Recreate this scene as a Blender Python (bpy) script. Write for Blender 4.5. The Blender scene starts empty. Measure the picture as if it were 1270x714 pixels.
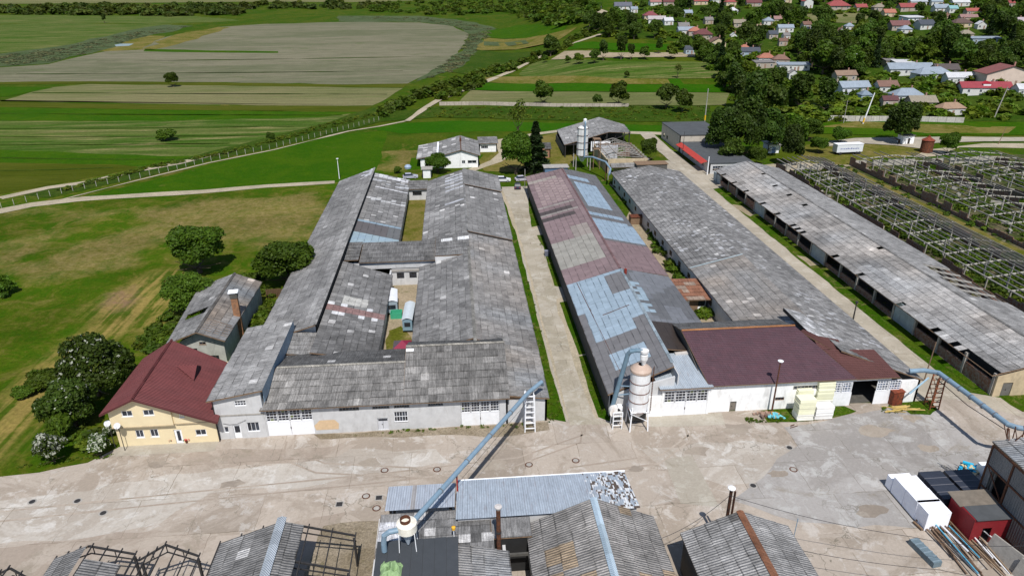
import bpy, math, random
import numpy as np
from mathutils import Vector, Matrix
from mathutils.geometry import delaunay_2d_cdt
random.seed(7)
R = math.radians
sc = bpy.context.scene
col = sc.collection
# ---------------------------------------------------------------- camera
CAMZ, PITCH, ROLL, YAW, FPX = 55.0, R(24.38), R(-.312), R(4.63), 860.37
fw = Vector((math.sin(YAW)*math.cos(PITCH), math.cos(YAW)*math.cos(PITCH), -math.sin(PITCH)))
rt = Vector((math.cos(YAW), -math.sin(YAW), 0)); up = rt.cross(fw)
rt, up = (rt*math.cos(ROLL)+up*math.sin(ROLL)), (-rt*math.sin(ROLL)+up*math.cos(ROLL))
cd = bpy.data.cameras.new('camera'); cam = bpy.data.objects.new('camera', cd); col.objects.link(cam)
cd.sensor_width = 36; cd.lens = FPX/1270*36; cd.clip_start = .5; cd.clip_end = 9000
cam.matrix_world = Matrix(((rt.x, up.x, -fw.x, 0), (rt.y, up.y, -fw.y, 0), (rt.z, up.z, -fw.z, CAMZ), (0, 0, 0, 1)))
sc.camera = cam
# ---------------------------------------------------------------- light
SUN_EL, SUN_AZ = R(57), R(177)      # azimuth clockwise from +Y (the far side)
w = bpy.data.worlds.new('World'); sc.world = w; w.use_nodes = True
nt = w.node_tree; bg = nt.nodes['Background']
sky = nt.nodes.new('ShaderNodeTexSky'); sky.sky_type = 'NISHITA'; sky.sun_disc = False
sky.sun_elevation = SUN_EL; sky.sun_rotation = SUN_AZ; sky.altitude = 200; sky.dust_density = .6
nt.links.new(sky.outputs[0], bg.inputs[0]); bg.inputs[1].default_value = .095
sd = bpy.data.lights.new('sun', 'SUN'); sd.energy = 4.4; sd.angle = R(.5); sd.color = (1, .965, .92)
so = bpy.data.objects.new('sun', sd); col.objects.link(so)
sv_ = Vector((math.sin(SUN_AZ)*math.cos(SUN_EL), math.cos(SUN_AZ)*math.cos(SUN_EL), math.sin(SUN_EL)))
so.rotation_euler = sv_.to_track_quat('Z', 'Y').to_euler(); so.location = (0, 0, 300)
sc.view_settings.view_transform = 'Standard'; sc.view_settings.look = 'None'
sc.view_settings.exposure = .12; sc.view_settings.gamma = 1

# ---------------------------------------------------------------- helpers
def sst(a, b, x):
    t = min(1, max(0, (x-a)/(b-a))); return t*t*(3-2*t)
def terrain(x, y):
    if y < 100: return 0.
    d = math.hypot(x, y)
    if d < 300: return 0.
    k = sst(.07, .24, x/y)
    t = d-335; s = .5*(t+math.sqrt(t*t+70*70))
    return max(0., .09*s*k*sst(300, 420, d)) if d < 1400 else .09*1065*k
def ray(px, py):
    return (rt*(px-635)+up*(357-py)+fw*FPX)
def W(px, py, z=0.):                 # point of height z seen at a photo pixel
    d = ray(px, py); t = (z-CAMZ)/d.z
    return Vector((d.x*t, d.y*t, z))
def G(px, py):                       # point on the terrain
    d = ray(px, py); d = d/math.hypot(d.x, d.y)
    if d.z > -.012: d.z = -.012
    t = 30.; step = 8.
    while t < 4500:
        p = d*t
        if CAMZ+p.z <= terrain(p.x, p.y): break
        t += step
    lo, hi = t-step, t
    for _ in range(14):
        m = (lo+hi)/2; p = d*m
        if CAMZ+p.z <= terrain(p.x, p.y): hi = m
        else: lo = m
    p = d*hi; return Vector((p.x, p.y, terrain(p.x, p.y)))
def ppm(p):                          # pixels per metre at a point
    return FPX/max(1, (Vector(p)-Vector((0, 0, CAMZ))).dot(fw))
def h2(i, j, s=0):
    n = (int(i)*374761393+int(j)*668265263+s*974711) & 0xffffffff
    n = ((n ^ (n >> 13))*1274126177) & 0xffffffff
    return ((n ^ (n >> 16)) & 0xffff)/65535.
def vn(x, y, s=0):
    i, j = math.floor(x), math.floor(y); fx, fy = x-i, y-j
    fx = fx*fx*(3-2*fx); fy = fy*fy*(3-2*fy)
    a = h2(i, j, s)*(1-fx)+h2(i+1, j, s)*fx; b = h2(i, j+1, s)*(1-fx)+h2(i+1, j+1, s)*fx
    return a*(1-fy)+b*fy

def tag(o, label=None, cat=None, group=None, kind=None):
    if label: o['label'] = label
    if cat: o['category'] = cat
    if group: o['group'] = group
    if kind: o['kind'] = kind
    return o
def thing(name, label, cat, loc=(0, 0, 0), rz=0., group=None):
    o = bpy.data.objects.new(name, None); col.objects.link(o); o.location = loc; o.rotation_euler = (0, 0, rz)
    o.empty_display_size = .5
    return tag(o, label, cat, group)

class MB:
    def __init__(s): s.v = []; s.f = []; s.c = []; s.uv = []; s.k = 0; s.g = []
    def face(s, pts, c=(1, 1, 1), uv=None):
        n = len(s.v); s.v.extend([tuple(p) for p in pts]); s.f.append(tuple(range(n, n+len(pts)))); s.c.append(c); s.g.append(s.k)
        if uv is None: uv = [(p[0]+p[1], p[2]) for p in pts]
        s.uv.extend(uv)
    def box(s, x0, x1, y0, y1, z0, z1, c=(1, 1, 1)):
        s.hexa([(x0, y0, z0), (x1, y0, z0), (x1, y1, z0), (x0, y1, z0), (x0, y0, z1), (x1, y0, z1), (x1, y1, z1), (x0, y1, z1)], c)
    def hexa(s, p, c=(1, 1, 1)):
        s.k += 1
        for q in ((3, 2, 1, 0), (4, 5, 6, 7), (0, 1, 5, 4), (1, 2, 6, 5), (2, 3, 7, 6), (3, 0, 4, 7)):
            a = [p[i] for i in q]
            s.face(a, c, [(p_[0]+p_[1]*.37, p_[2]+p_[1]*.6) for p_ in a])
    def obox(s, cx, cy, z0, z1, lx, ly, rz=0., c=(1, 1, 1)):
        ca, sa = math.cos(rz), math.sin(rz); P = []
        for z in (z0, z1):
            for a, b in ((-1, -1), (1, -1), (1, 1), (-1, 1)):
                u, v = a*lx/2, b*ly/2; P.append((cx+u*ca-v*sa, cy+u*sa+v*ca, z))
        s.hexa(P, c)
    def beam(s, a, b, w_=.1, h=.1, c=(1, 1, 1)):
        a, b = Vector(a), Vector(b); d = (b-a)
        if d.length < 1e-4: return
        d.normalize(); k = Vector((0, 0, 1)) if abs(d.z) < .95 else Vector((0, 1, 0))
        x = d.cross(k).normalized()*w_/2; y = x.cross(d).normalized()*h/2
        s.hexa([a-x-y, a+x-y, a+x+y, a-x+y, b-x-y, b+x-y, b+x+y, b-x+y], c)
    def tube(s, pts, r, n=8, c=(1, 1, 1), cap=True):
        pts = [Vector(p) for p in pts]; rs = r if isinstance(r, (list, tuple)) else [r]*len(pts)
        rings = []; px = None
        for i, p in enumerate(pts):
            d = (pts[min(i+1, len(pts)-1)]-pts[max(i-1, 0)]).normalized()
            if px is None: px = d.orthogonal().normalized()
            x = (px-d*px.dot(d)).normalized(); px = x; y = d.cross(x)
            rings.append([p+(x*math.cos(t)+y*math.sin(t))*rs[i] for t in [2*math.pi*k/n for k in range(n)]])
        for i in range(len(rings)-1):
            for k in range(n):
                k2 = (k+1) % n; s.face([rings[i][k], rings[i][k2], rings[i+1][k2], rings[i+1][k]], c)
        if cap: s.face(rings[0][::-1], c); s.face(rings[-1], c)
    def lathe(s, cx, cy, prof, n=24, c=(1, 1, 1), cols=None):
        for i in range(len(prof)-1):
            (r0, z0), (r1, z1) = prof[i], prof[i+1]; cc = cols[i] if cols else c
            for k in range(n):
                a, b = 2*math.pi*k/n, 2*math.pi*(k+1)/n
                q = [(cx+r0*math.cos(a), cy+r0*math.sin(a), z0), (cx+r0*math.cos(b), cy+r0*math.sin(b), z0),
                     (cx+r1*math.cos(b), cy+r1*math.sin(b), z1), (cx+r1*math.cos(a), cy+r1*math.sin(a), z1)]
                if r0 < 1e-4: q = q[1:]
                elif r1 < 1e-4: q = q[:3]
                s.face(q, cc)
    def wall(s, A, B, z0, z1, t=.3, ops=(), c=(1, 1, 1)):
        # wall from A to B; thickness grows to the LEFT of A->B; ops = (s0,s1,z0,z1) holes
        A, B = Vector(A[:2]), Vector(B[:2]); L = (B-A).length; d = (B-A)/L; n = Vector((-d.y, d.x))*t
        xs = sorted(set([0, L]+[min(L, max(0, q)) for o in ops for q in o[:2]]))
        for a, b in zip(xs[:-1], xs[1:]):
            if b-a < 1e-4: continue
            hs = sorted([(max(z0, o[2]), min(z1, o[3])) for o in ops if o[0] < (a+b)/2 < o[1]]); z = z0; seg = []
            for q0, q1 in hs:
                if q0 > z+1e-4: seg.append((z, q0))
                z = max(z, q1)
            if z < z1-1e-4: seg.append((z, z1))
            for q0, q1 in seg:
                P = [A+d*a, A+d*b, A+d*b+n, A+d*a+n]
                s.hexa([(p.x, p.y, q0) for p in P]+[(p.x, p.y, q1) for p in P], c)
    def prism(s, poly, off, c=(1, 1, 1)):
        # poly of 3d points, extruded by vector off
        s.k += 1; off = Vector(off); q = [Vector(p) for p in poly]; r = [p+off for p in q]
        s.face(q, c); s.face(r[::-1], c)
        for i in range(len(q)):
            j = (i+1) % len(q); s.face([q[j], q[i], r[i], r[j]], c)
    def clusters(s):
        B = {}
        for f, g in zip(s.f, s.g):
            for i in f:
                p = s.v[i]; b = B.setdefault(g, [p[0], p[0], p[1], p[1], p[2], p[2]])
                b[0] = min(b[0], p[0]); b[1] = max(b[1], p[0]); b[2] = min(b[2], p[1]); b[3] = max(b[3], p[1]); b[4] = min(b[4], p[2]); b[5] = max(b[5], p[2])
        ks = list(B); par = {k: k for k in ks}
        def fd(a):
            while par[a] != a: a = par[a]
            return a
        for i, a in enumerate(ks):
            for b in ks[i+1:]:
                if fd(a) != fd(b) and all(B[a][2*q] <= B[b][2*q+1]+.12 and B[b][2*q] <= B[a][2*q+1]+.12 for q in range(3)): par[fd(a)] = fd(b)
        return {k: fd(k) for k in ks}
    def build(s, name, mat, parent=None, local=False, smooth=False):
        if parent is not None and name in SPLIT and 1 < len(set(s.g)) < 400:
            cl = s.clusters(); ids = sorted(set(cl.values()))
            if 1 < len(ids) < 60:
                out = None
                for q in ids:
                    m = MB(); n = 0
                    for f, c, g in zip(s.f, s.c, s.g):
                        if cl[g] == q: m.face([s.v[i] for i in f], c, s.uv[n:n+len(f)])
                        n += len(f)
                    o = m.build(name, mat, parent, local); out = out or o
                return out
        me = bpy.data.meshes.new(name); off = Vector((0, 0, 0))
        if parent is not None and not local: off = Vector(parent.location) if parent.type == 'EMPTY' else (Vector(parent['_o']) if '_o' in parent else off)
        me.from_pydata([(p[0]-off.x, p[1]-off.y, p[2]-off.z) for p in s.v], [], s.f)
        uvl = me.uv_layers.new(name='UVMap'); uvl.data.foreach_set('uv', [q for p in s.uv for q in p])
        at = me.color_attributes.new('tone', 'FLOAT_COLOR', 'CORNER'); cc = []
        for f, c in zip(s.f, s.c): cc.extend([c[0], c[1], c[2], 1.]*len(f))
        at.data.foreach_set('color', cc)
        if smooth: me.polygons.foreach_set('use_smooth', [True]*len(s.f))
        for m in (mat if isinstance(mat, (list, tuple)) else [mat]): me.materials.append(m)
        me.update()
        o = bpy.data.objects.new(name, me); col.objects.link(o)
        if parent is not None:
            o.parent = parent
            if parent.type == 'EMPTY': PO[o.name] = off
            else: PO[o.name] = PO.get(parent.name, Vector((0, 0, 0)))
        return o
PO = {}
SPLIT = {'rubble', 'ladder_rung', 'column', 'post', 'side_wall', 'wall_panel', 'wall', 'beam', 'purlin', 'step_board', 'interior_wall', 'rafter', 'cladding', 'frame', 'gutter_pipe', 'steel_frame', 'brace', 'rusty_ridge', 'string_course', 'gable_wall', 'duct_bracket', 'band'}
def sub(mb, name, mat, parent, local=False):      # sub-part under a mesh part (world coordinates)
    off = PO.get(parent.name, Vector((0, 0, 0)))
    if not local: mb.v = [(p[0]-off.x, p[1]-off.y, p[2]-off.z) for p in mb.v]
    return mb.build(name, mat, parent, local=True)
def struct(mb, name, mat): return tag(mb.build(name, mat), kind='structure')

# ---------------------------------------------------------------- materials
MT = {}
def newmat(name):
    m = bpy.data.materials.new(name); m.use_nodes = True; MT[name] = m
    return m, m.node_tree, m.node_tree.nodes['Principled BSDF'], m.node_tree.nodes, m.node_tree.links
def nz(nt, vec, scale, detail=4, rough=.6, dist=0.):
    n = nt.nodes.new('ShaderNodeTexNoise'); n.inputs['Scale'].default_value = scale; n.inputs['Detail'].default_value = detail
    n.inputs['Roughness'].default_value = rough; n.inputs['Distortion'].default_value = dist
    if vec is not None: nt.links.new(vec, n.inputs['Vector'])
    return n.outputs['Fac']
def mr(nt, v, a, b, c, d):
    n = nt.nodes.new('ShaderNodeMapRange'); nt.links.new(v, n.inputs[0])
    for i, q in enumerate((a, b, c, d)): n.inputs[i+1].default_value = q
    return n.outputs[0]
def mth(nt, op, a, b=None):
    n = nt.nodes.new('ShaderNodeMath'); n.operation = op
    for i, q in enumerate((a, b)):
        if q is None: continue
        if isinstance(q, (int, float)): n.inputs[i].default_value = q
        else: nt.links.new(q, n.inputs[i])
    return n.outputs[0]
def mix(nt, fac, a, b, mode='MIX'):
    n = nt.nodes.new('ShaderNodeMix'); n.data_type = 'RGBA'; n.blend_type = mode; n.clamp_factor = True
    for i, q in ((0, fac), (6, a), (7, b)):
        if isinstance(q, (int, float)): n.inputs[i].default_value = q
        elif isinstance(q, tuple): n.inputs[i].default_value = (*q[:3], 1)
        else: nt.links.new(q, n.inputs[i])
    return n.outputs[2]
def gray(nt, v):
    n = nt.nodes.new('ShaderNodeCombineColor'); [nt.links.new(v, n.inputs[i]) for i in range(3)]; return n.outputs[0]
def mapping(nt, src, scale, rot=0.):
    n = nt.nodes.new('ShaderNodeMapping'); nt.links.new(src, n.inputs[0]); n.inputs['Scale'].default_value = scale; n.inputs['Rotation'].default_value = (0, 0, rot)
    return n.outputs[0]
def bump(nt, b, h, strength, dist):
    n = nt.nodes.new('ShaderNodeBump'); n.inputs['Strength'].default_value = strength; n.inputs['Distance'].default_value = dist
    nt.links.new(h, n.inputs['Height']); nt.links.new(n.outputs[0], b.inputs['Normal']); return n
def sheet_mat(name, period=.177, depth=.045, rough=.85, metal=0., stain=.5, spec=.3, streak=.35, lichen=.35, rust=0., fine=.1):
    m, nt, b, N, L = newmat(name)
    tc = N.new('ShaderNodeTexCoord'); geo = N.new('ShaderNodeNewGeometry'); at = N.new('ShaderNodeAttribute'); at.attribute_name = 'tone'
    pos = geo.outputs['Position']; uv = tc.outputs['UV']
    n1 = nz(nt, pos, .55, 6, .7); n2 = nz(nt, mapping(nt, uv, (5., .45, 1)), 1., 5, .7); n3 = nz(nt, pos, 4., 5, .7)
    c = mix(nt, 1., at.outputs['Color'], gray(nt, mr(nt, n1, .3, .7, 1-stain*.5, 1+stain*.5)), 'MULTIPLY')
    c = mix(nt, 1., c, gray(nt, mr(nt, n2, .3, .7, 1-streak, 1+streak)), 'MULTIPLY')
    c = mix(nt, 1., c, gray(nt, mr(nt, nz(nt, pos, 7., 5, .8), .3, .7, 1-fine, 1+fine)), 'MULTIPLY')
    c = mix(nt, mr(nt, n3, .55, .72, 0, lichen), c, (.05, .048, .042))
    if rust: c = mix(nt, mr(nt, nz(nt, mapping(nt, uv, (2., .35, 1)), 1.3, 6, .7), .55, .7, 0, rust), c, (.16, .06, .025))
    L.new(c, b.inputs['Base Color']); b.inputs['Roughness'].default_value = rough; b.inputs['Metallic'].default_value = metal
    b.inputs['Specular IOR Level'].default_value = spec
    sx = N.new('ShaderNodeSeparateXYZ'); L.new(uv, sx.inputs[0])
    s = mth(nt, 'SINE', mth(nt, 'MULTIPLY', sx.outputs[0], 2*math.pi/period))
    bump(nt, b, s, 1., depth)
    return m
def nm(name, c, var=.25, scale=2., rough=.8, metal=0., c2=None, spec=.3, attr=False, bmp=0., stain=0., sc_=(.05, .045, .04)):
    m, nt, b, N, L = newmat(name)
    geo = N.new('ShaderNodeNewGeometry'); pos = geo.outputs['Position']
    n = nz(nt, pos, scale, 6, .65)
    if c2: cc = mix(nt, mr(nt, n, .42, .6, 0, 1), c, c2)
    else: cc = mix(nt, 1., c, gray(nt, mr(nt, n, .25, .75, 1-var, 1+var)), 'MULTIPLY')
    if attr:
        at = N.new('ShaderNodeAttribute'); at.attribute_name = 'tone'; cc = mix(nt, 1., cc, at.outputs['Color'], 'MULTIPLY')
    if stain:
        q = nz(nt, mapping(nt, pos, (.9, .9, .25)), 1.1, 7, .75); cc = mix(nt, mr(nt, q, .52, .7, 0, stain), cc, sc_)
    L.new(cc, b.inputs['Base Color']); b.inputs['Roughness'].default_value = rough; b.inputs['Metallic'].default_value = metal
    b.inputs['Specular IOR Level'].default_value = spec
    if bmp: bump(nt, b, nz(nt, pos, scale*6, 4), .6, bmp)
    return m
def ground_mat(name, c1, c2, c3=None, s1=.03, s2=.25, s3=2.5, rows=None, thr=(.45, .58), rough=.95, fine=.3, rot=0., stretch=(1, 1, 1), c3t=(.58, .68)):
    m, nt, b, N, L = newmat(name)
    geo = N.new('ShaderNodeNewGeometry'); pos = mapping(nt, geo.outputs['Position'], stretch, rot); P = geo.outputs['Position']
    a = nz(nt, pos, s1, 6, .65, .6); f = nz(nt, pos, s2, 6, .7); g = nz(nt, P, s3, 5, .7)
    k = mth(nt, 'ADD', mth(nt, 'MULTIPLY', a, .6), mth(nt, 'MULTIPLY', f, .4))
    c = mix(nt, mr(nt, k, thr[0], thr[1], 0, 1), c1, c2)
    if c3: c = mix(nt, mr(nt, nz(nt, pos, s2*.7, 7, .75, .4), c3t[0], c3t[1], 0, 1), c, c3)
    c = mix(nt, 1., c, gray(nt, mr(nt, g, .3, .7, 1-fine, 1+fine)), 'MULTIPLY')
    c = mix(nt, 1., c, gray(nt, mr(nt, nz(nt, pos, s2*3.5, 5, .75), .3, .7, .8, 1.2)), 'MULTIPLY')
    if rows:
        per, ang, amt = rows
        rp = mapping(nt, P, (1, 1, 1), ang); sx = N.new('ShaderNodeSeparateXYZ'); L.new(rp, sx.inputs[0])
        s = mth(nt, 'SINE', mth(nt, 'ADD', mth(nt, 'MULTIPLY', sx.outputs[1], 2*math.pi/per), mth(nt, 'MULTIPLY', f, 5)))
        c = mix(nt, 1., c, gray(nt, mr(nt, s, -1, 1, 1-amt, 1+amt)), 'MULTIPLY')
    L.new(c, b.inputs['Base Color']); b.inputs['Roughness'].default_value = rough; b.inputs['Specular IOR Level'].default_value = .03
    bump(nt, b, g, .8, .15)
    return m
def leaf_mat(name, c, trans=.25):
    m, nt, b, N, L = newmat(name)
    at = N.new('ShaderNodeAttribute'); at.attribute_name = 'tone'; oi = N.new('ShaderNodeObjectInfo')
    cc = mix(nt, 1., c, at.outputs['Color'], 'MULTIPLY')
    hs = N.new('ShaderNodeHueSaturation'); L.new(cc, hs.inputs['Color'])
    L.new(mr(nt, oi.outputs['Random'], 0, 1, .49, .515), hs.inputs['Hue']); L.new(mr(nt, oi.outputs['Random'], 0, 1, .75, 1.25), hs.inputs['Value'])
    L.new(hs.outputs[0], b.inputs['Base Color']); b.inputs['Roughness'].default_value = .6; b.inputs['Specular IOR Level'].default_value = .25
    tr = N.new('ShaderNodeBsdfTranslucent'); L.new(hs.outputs[0], tr.inputs[0])
    ms = N.new('ShaderNodeMixShader'); ms.inputs[0].default_value = trans
    L.new(b.outputs[0], ms.inputs[1]); L.new(tr.outputs[0], ms.inputs[2]); L.new(ms.outputs[0], N['Material Output'].inputs[0])
    return m
M_asb = sheet_mat('asbestos_sheet', period=.3, depth=.045, streak=.5, stain=.7, lichen=.45, fine=.4)
M_asbg = sheet_mat('ribbed_asbestos', period=.36, depth=.06, streak=.5, stain=.7, lichen=.45, fine=.4)
M_metal = sheet_mat('metal_sheet', period=.25, depth=.035, rough=.5, metal=.25, stain=.2, lichen=.06, streak=.15, spec=.4, fine=.12)
M_canopy = sheet_mat('canopy_sheet', period=.5, depth=.07, rough=.6, metal=.0, stain=.2, lichen=.06, streak=.18, spec=.4, rust=.35)
M_rustroof = sheet_mat('rusty_sheet', period=.2, depth=.04, rough=.8, stain=.6, rust=.8)
M_tile = sheet_mat('tile_sheet', period=.3, depth=.05, rough=.8, stain=.2, lichen=.08, streak=.18, spec=.15, fine=.15)
M_vroof = sheet_mat('village_roof', period=.4, depth=.03, rough=.7, stain=.25, lichen=.1, streak=.15)
M_plaster = nm('grey_plaster', (.54, .54, .54), .12, 1., c2=None, stain=.35, sc_=(.2, .18, .16), attr=True, bmp=.01)
M_white = nm('white_wall', (.86, .86, .85), .1, 1.5, stain=.4, sc_=(.25, .23, .2), attr=True, bmp=.01)
M_cream = nm('cream_render', (.74, .62, .40), .07, .8, stain=.12, sc_=(.5, .38, .24), attr=True)
M_oldcream = nm('old_cream_plaster', (.5, .4, .26), .2, 1., stain=.5, sc_=(.2, .17, .13))
M_brick = nm('old_brick', (.2, .09, .055), .35, 3., c2=(.24, .2, .17), bmp=.02)
M_conc = nm('concrete', (.34, .32, .29), .25, 1.5, stain=.5, sc_=(.12, .11, .09), attr=True, bmp=.01)
M_dark = nm('dark_steel', (.035, .033, .033), .3, 3., rough=.6)
M_blackconc = nm('dark_concrete', (.09, .085, .075), .3, 1.5)  # dark finish, also used to put shade into open interiors
M_rust = nm('rusty_steel', (.13, .05, .025), .4, 3., c2=(.06, .03, .02), attr=True)
M_wpaint = nm('white_paint', (.82, .83, .85), .08, 2., rough=.5, stain=.15, sc_=(.35, .2, .12), attr=True)
M_silo = nm('silo_paint', (.78, .78, .78), .1, 1., rough=.5, stain=.45, sc_=(.34, .2, .12), attr=True)
M_bpipe = nm('blue_pipe', (.19, .28, .36), .15, 1.2, rough=.45, stain=.2, sc_=(.2, .12, .08), attr=True)
M_glass = nm('window_glass', (.02, .025, .035), .3, 1., rough=.12, spec=.6, attr=True)
M_wood = nm('old_wood', (.2, .13, .08), .3, 3., attr=True)
M_black = nm('dark_interior', (.02, .02, .02), .2, 1.)
M_tar = nm('tar_roof', (.075, .08, .085), .25, .6, stain=.3)
M_paint = nm('coloured_paint', (1, 1, 1), .12, 3., rough=.6, attr=True, stain=.12)
M_car = nm('car_paint', (1, 1, 1), .03, 1., rough=.25, attr=True, spec=.6)
M_tyre = nm('tyre_rubber', (.02, .02, .02), .1, 1.)
M_foam = nm('foam_boards', (.8, .79, .68), .06, 2., attr=True)
M_bark = nm('bark', (.09, .065, .045), .3, 3.)
M_leaf = leaf_mat('foliage', (.064, .12, .008), .4)
M_leafd = leaf_mat('dark_foliage', (.05, .092, .010), .4)
M_needle = leaf_mat('needles', (.018, .04, .008), .15)
M_bloom = leaf_mat('blossom', (.6, .6, .45), .2)
M_reed = leaf_mat('reed_leaf', (.10, .13, .055))
M_wire = nm('cable', (.03, .03, .035), .1, 1.)
# ---------------------------------------------------------------- ground
def ground_sheet():
    xs = [-4500, -2500, -1400, -700, -300, -100]+list(range(0, 620, 12))+[700, 900, 1400, 2500, 4500]
    ys = [-800, -200, 0, 100, 180]+list(range(240, 1300, 12))+[1400, 1700, 2300, 3200, 5200]
    m = MB(); nx = len(xs); V = [(x, y, terrain(x, y)) for y in ys for x in xs]
    me = bpy.data.meshes.new('ground')
    F = [(j*nx+i, j*nx+i+1, (j+1)*nx+i+1, (j+1)*nx+i) for j in range(len(ys)-1) for i in range(nx-1)]
    me.from_pydata(V, [], F); o = bpy.data.objects.new('ground', me); col.objects.link(o); me.materials.append(G_meadow)
    me.polygons.foreach_set('use_smooth', [True]*len(F)); return tag(o, kind='structure')
GR1, GR2, TAN = (.035, .085, .012), (.075, .11, .022), (.21, .17, .075)
G_meadow = ground_mat('meadow', (.03, .07, .002), (.06, .082, .006), (.14, .11, .025), s1=.022, s2=.12, s3=1.6, thr=(.44, .56), fine=.35, rot=R(25), stretch=(1, .55, 1))
G_mown = ground_mat('mown_meadow', (.20, .16, .065), (.10, .115, .03), (.27, .21, .10), s1=.035, s2=.2, s3=1.6, rows=(7, R(-35), .10), fine=.3, rot=R(-35), stretch=(.4, 1.4, 1))
G_green = ground_mat('lush_grass', (.026, .078, .001), (.042, .09, .002), (.10, .10, .02), s1=.05, s2=.3, fine=.28, c3t=(.62, .72))
G_strip = ground_mat('verge_grass', (.028, .074, .002), (.058, .09, .006), (.15, .125, .045), s1=.1, s2=.6, s3=4, fine=.5, c3t=(.54, .66))
G_dry = ground_mat('dry_grass', (.165, .135, .04), (.085, .095, .01), (.24, .185, .08), s1=.06, s2=.4, fine=.3)
G_pale = ground_mat('pale_field', (.17, .158, .105), (.115, .12, .068), (.085, .105, .04), s1=.008, s2=.05, s3=.9, rows=(14, R(8), .035), fine=.16, stretch=(.5, 1.6, 1), rot=R(6))
G_pale2 = ground_mat('pale_green_field', (.16, .15, .07), (.105, .12, .04), (.21, .175, .085), s1=.012, s2=.08, s3=.9, rows=(8, R(4), .04), fine=.18, stretch=(.3, 2, 1))
G_crop = ground_mat('streaky_crop', (.04, .085, .008), (.085, .11, .025), (.19, .17, .07), s1=.03, s2=.16, s3=1., rows=(9, R(3), .08), fine=.3, c3t=(.5, .66), stretch=(.22, 2.2, 1))
G_olive = ground_mat('olive_crop', (.05, .065, .004), (.07, .08, .008), None, s1=.02, s2=.1, fine=.2, stretch=(.3, 2, 1))
G_deep = ground_mat('deep_green_crop', (.02, .082, .001), (.03, .09, .002), None, s1=.03, s2=.2, fine=.2)
G_dgreen = ground_mat('dark_herbage', (.026, .058, .004), (.045, .072, .008), (.09, .085, .02), s1=.04, s2=.3, s3=1.3, fine=.45)
G_reed = ground_mat('reed_bed', (.075, .098, .045), (.05, .075, .028), (.11, .12, .06), s1=.03, s2=.2, fine=.4)
G_path = ground_mat('dirt_track', (.40, .34, .25), (.32, .28, .20), (.22, .20, .11), s1=.1, s2=.6, s3=3, fine=.2, c3t=(.62, .7))
G_dirt = ground_mat('sandy_dirt', (.34, .275, .19), (.26, .215, .14), (.13, .13, .05), s1=.1, s2=.5, s3=3, fine=.25)
G_soil = ground_mat('trodden_soil', (.27, .225, .165), (.19, .155, .105), (.12, .11, .05), s1=.15, s2=.7, s3=4, fine=.35)
G_ruin = ground_mat('ruin_ground', (.04, .06, .012), (.13, .105, .065), (.22, .19, .15), s1=.1, s2=.5, fine=.5)
G_water = nm('pond_water', (.08, .11, .14), .1, 1., rough=.15)
def yard_mat(name, base=(.39, .335, .28), alt=(.315, .265, .215), lite=(.48, .44, .395), slab=(7., 6.), crack=.8, off=.0):
    m, nt, b, N, L = newmat(name)
    geo = N.new('ShaderNodeNewGeometry'); P = geo.outputs['Position']
    a = nz(nt, P, .07, 7, .72, .8); f = nz(nt, P, .35, 7, .75, .5); g = nz(nt, P, 3., 6, .75)
    c = mix(nt, mr(nt, a, .47, .53, 0, 1), base, alt)
    c = mix(nt, mr(nt, f, .53, .6, 0, .75), c, lite)
    # slabs of slightly different concrete, with open joints
    wv = mth(nt, 'MULTIPLY', mth(nt, 'SUBTRACT', nz(nt, P, .5, 4), .5), .5)
    ad = N.new('ShaderNodeVectorMath'); ad.operation = 'ADD'; L.new(P, ad.inputs[0]); cv = N.new('ShaderNodeCombineXYZ'); L.new(wv, cv.inputs[0]); L.new(wv, cv.inputs[1]); L.new(cv.outputs[0], ad.inputs[1])
    br = N.new('ShaderNodeTexBrick'); L.new(mapping(nt, ad.outputs[0], (1, 1, 0)), br.inputs['Vector'])
    br.offset = .35; br.inputs['Scale'].default_value = 1; br.inputs['Brick Width'].default_value = slab[0]; br.inputs['Row Height'].default_value = slab[1]
    br.inputs['Mortar Size'].default_value = .035; br.inputs['Mortar Smooth'].default_value = .3
    br.inputs['Color1'].default_value = (.86, .86, .86, 1); br.inputs['Color2'].default_value = (1.1, 1.1, 1.1, 1); br.inputs['Mortar'].default_value = (.45, .42, .36, 1)
    jf = mr(nt, nz(nt, P, .12, 4, .7), .42, .6, .15, 1)
    c = mix(nt, jf, c, mix(nt, 1., c, br.outputs['Color'], 'MULTIPLY'))
    vo = N.new('ShaderNodeTexVoronoi'); vo.feature = 'DISTANCE_TO_EDGE'; vo.inputs['Scale'].default_value = .13
    dn = N.new('ShaderNodeVectorMath'); dn.operation = 'ADD'; L.new(P, dn.inputs[0])
    tn = N.new('ShaderNodeTexNoise'); tn.inputs['Scale'].default_value = .5; tn.inputs['Detail'].default_value = 6; L.new(P, tn.inputs['Vector'])
    sc3 = N.new('ShaderNodeVectorMath'); sc3.operation = 'SCALE'; sc3.inputs['Scale'].default_value = 5; L.new(tn.outputs['Color'], sc3.inputs[0]); L.new(sc3.outputs[0], dn.inputs[1])
    L.new(dn.outputs[0], vo.inputs['Vector'])
    ck = mth(nt, 'MULTIPLY', mr(nt, vo.outputs['Distance'], 0, .012, crack, 0), mr(nt, nz(nt, P, .09, 3), .45, .6, 0, 1))
    c = mix(nt, ck, c, (.12, .11, .08))
    c = mix(nt, mr(nt, nz(nt, P, .16, 8, .8, 1.),   .56, .68, 0, .6), c, (.20, .165, .115))   # dirt stains
    c = mix(nt, 1., c, gray(nt, mr(nt, g, .3, .7, .88, 1.1)), 'MULTIPLY')
    L.new(c, b.inputs['Base Color']); b.inputs['Roughness'].default_value = .9; b.inputs['Specular IOR Level'].default_value = .2
    bump(nt, b, g, .5, .03); return m
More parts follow.
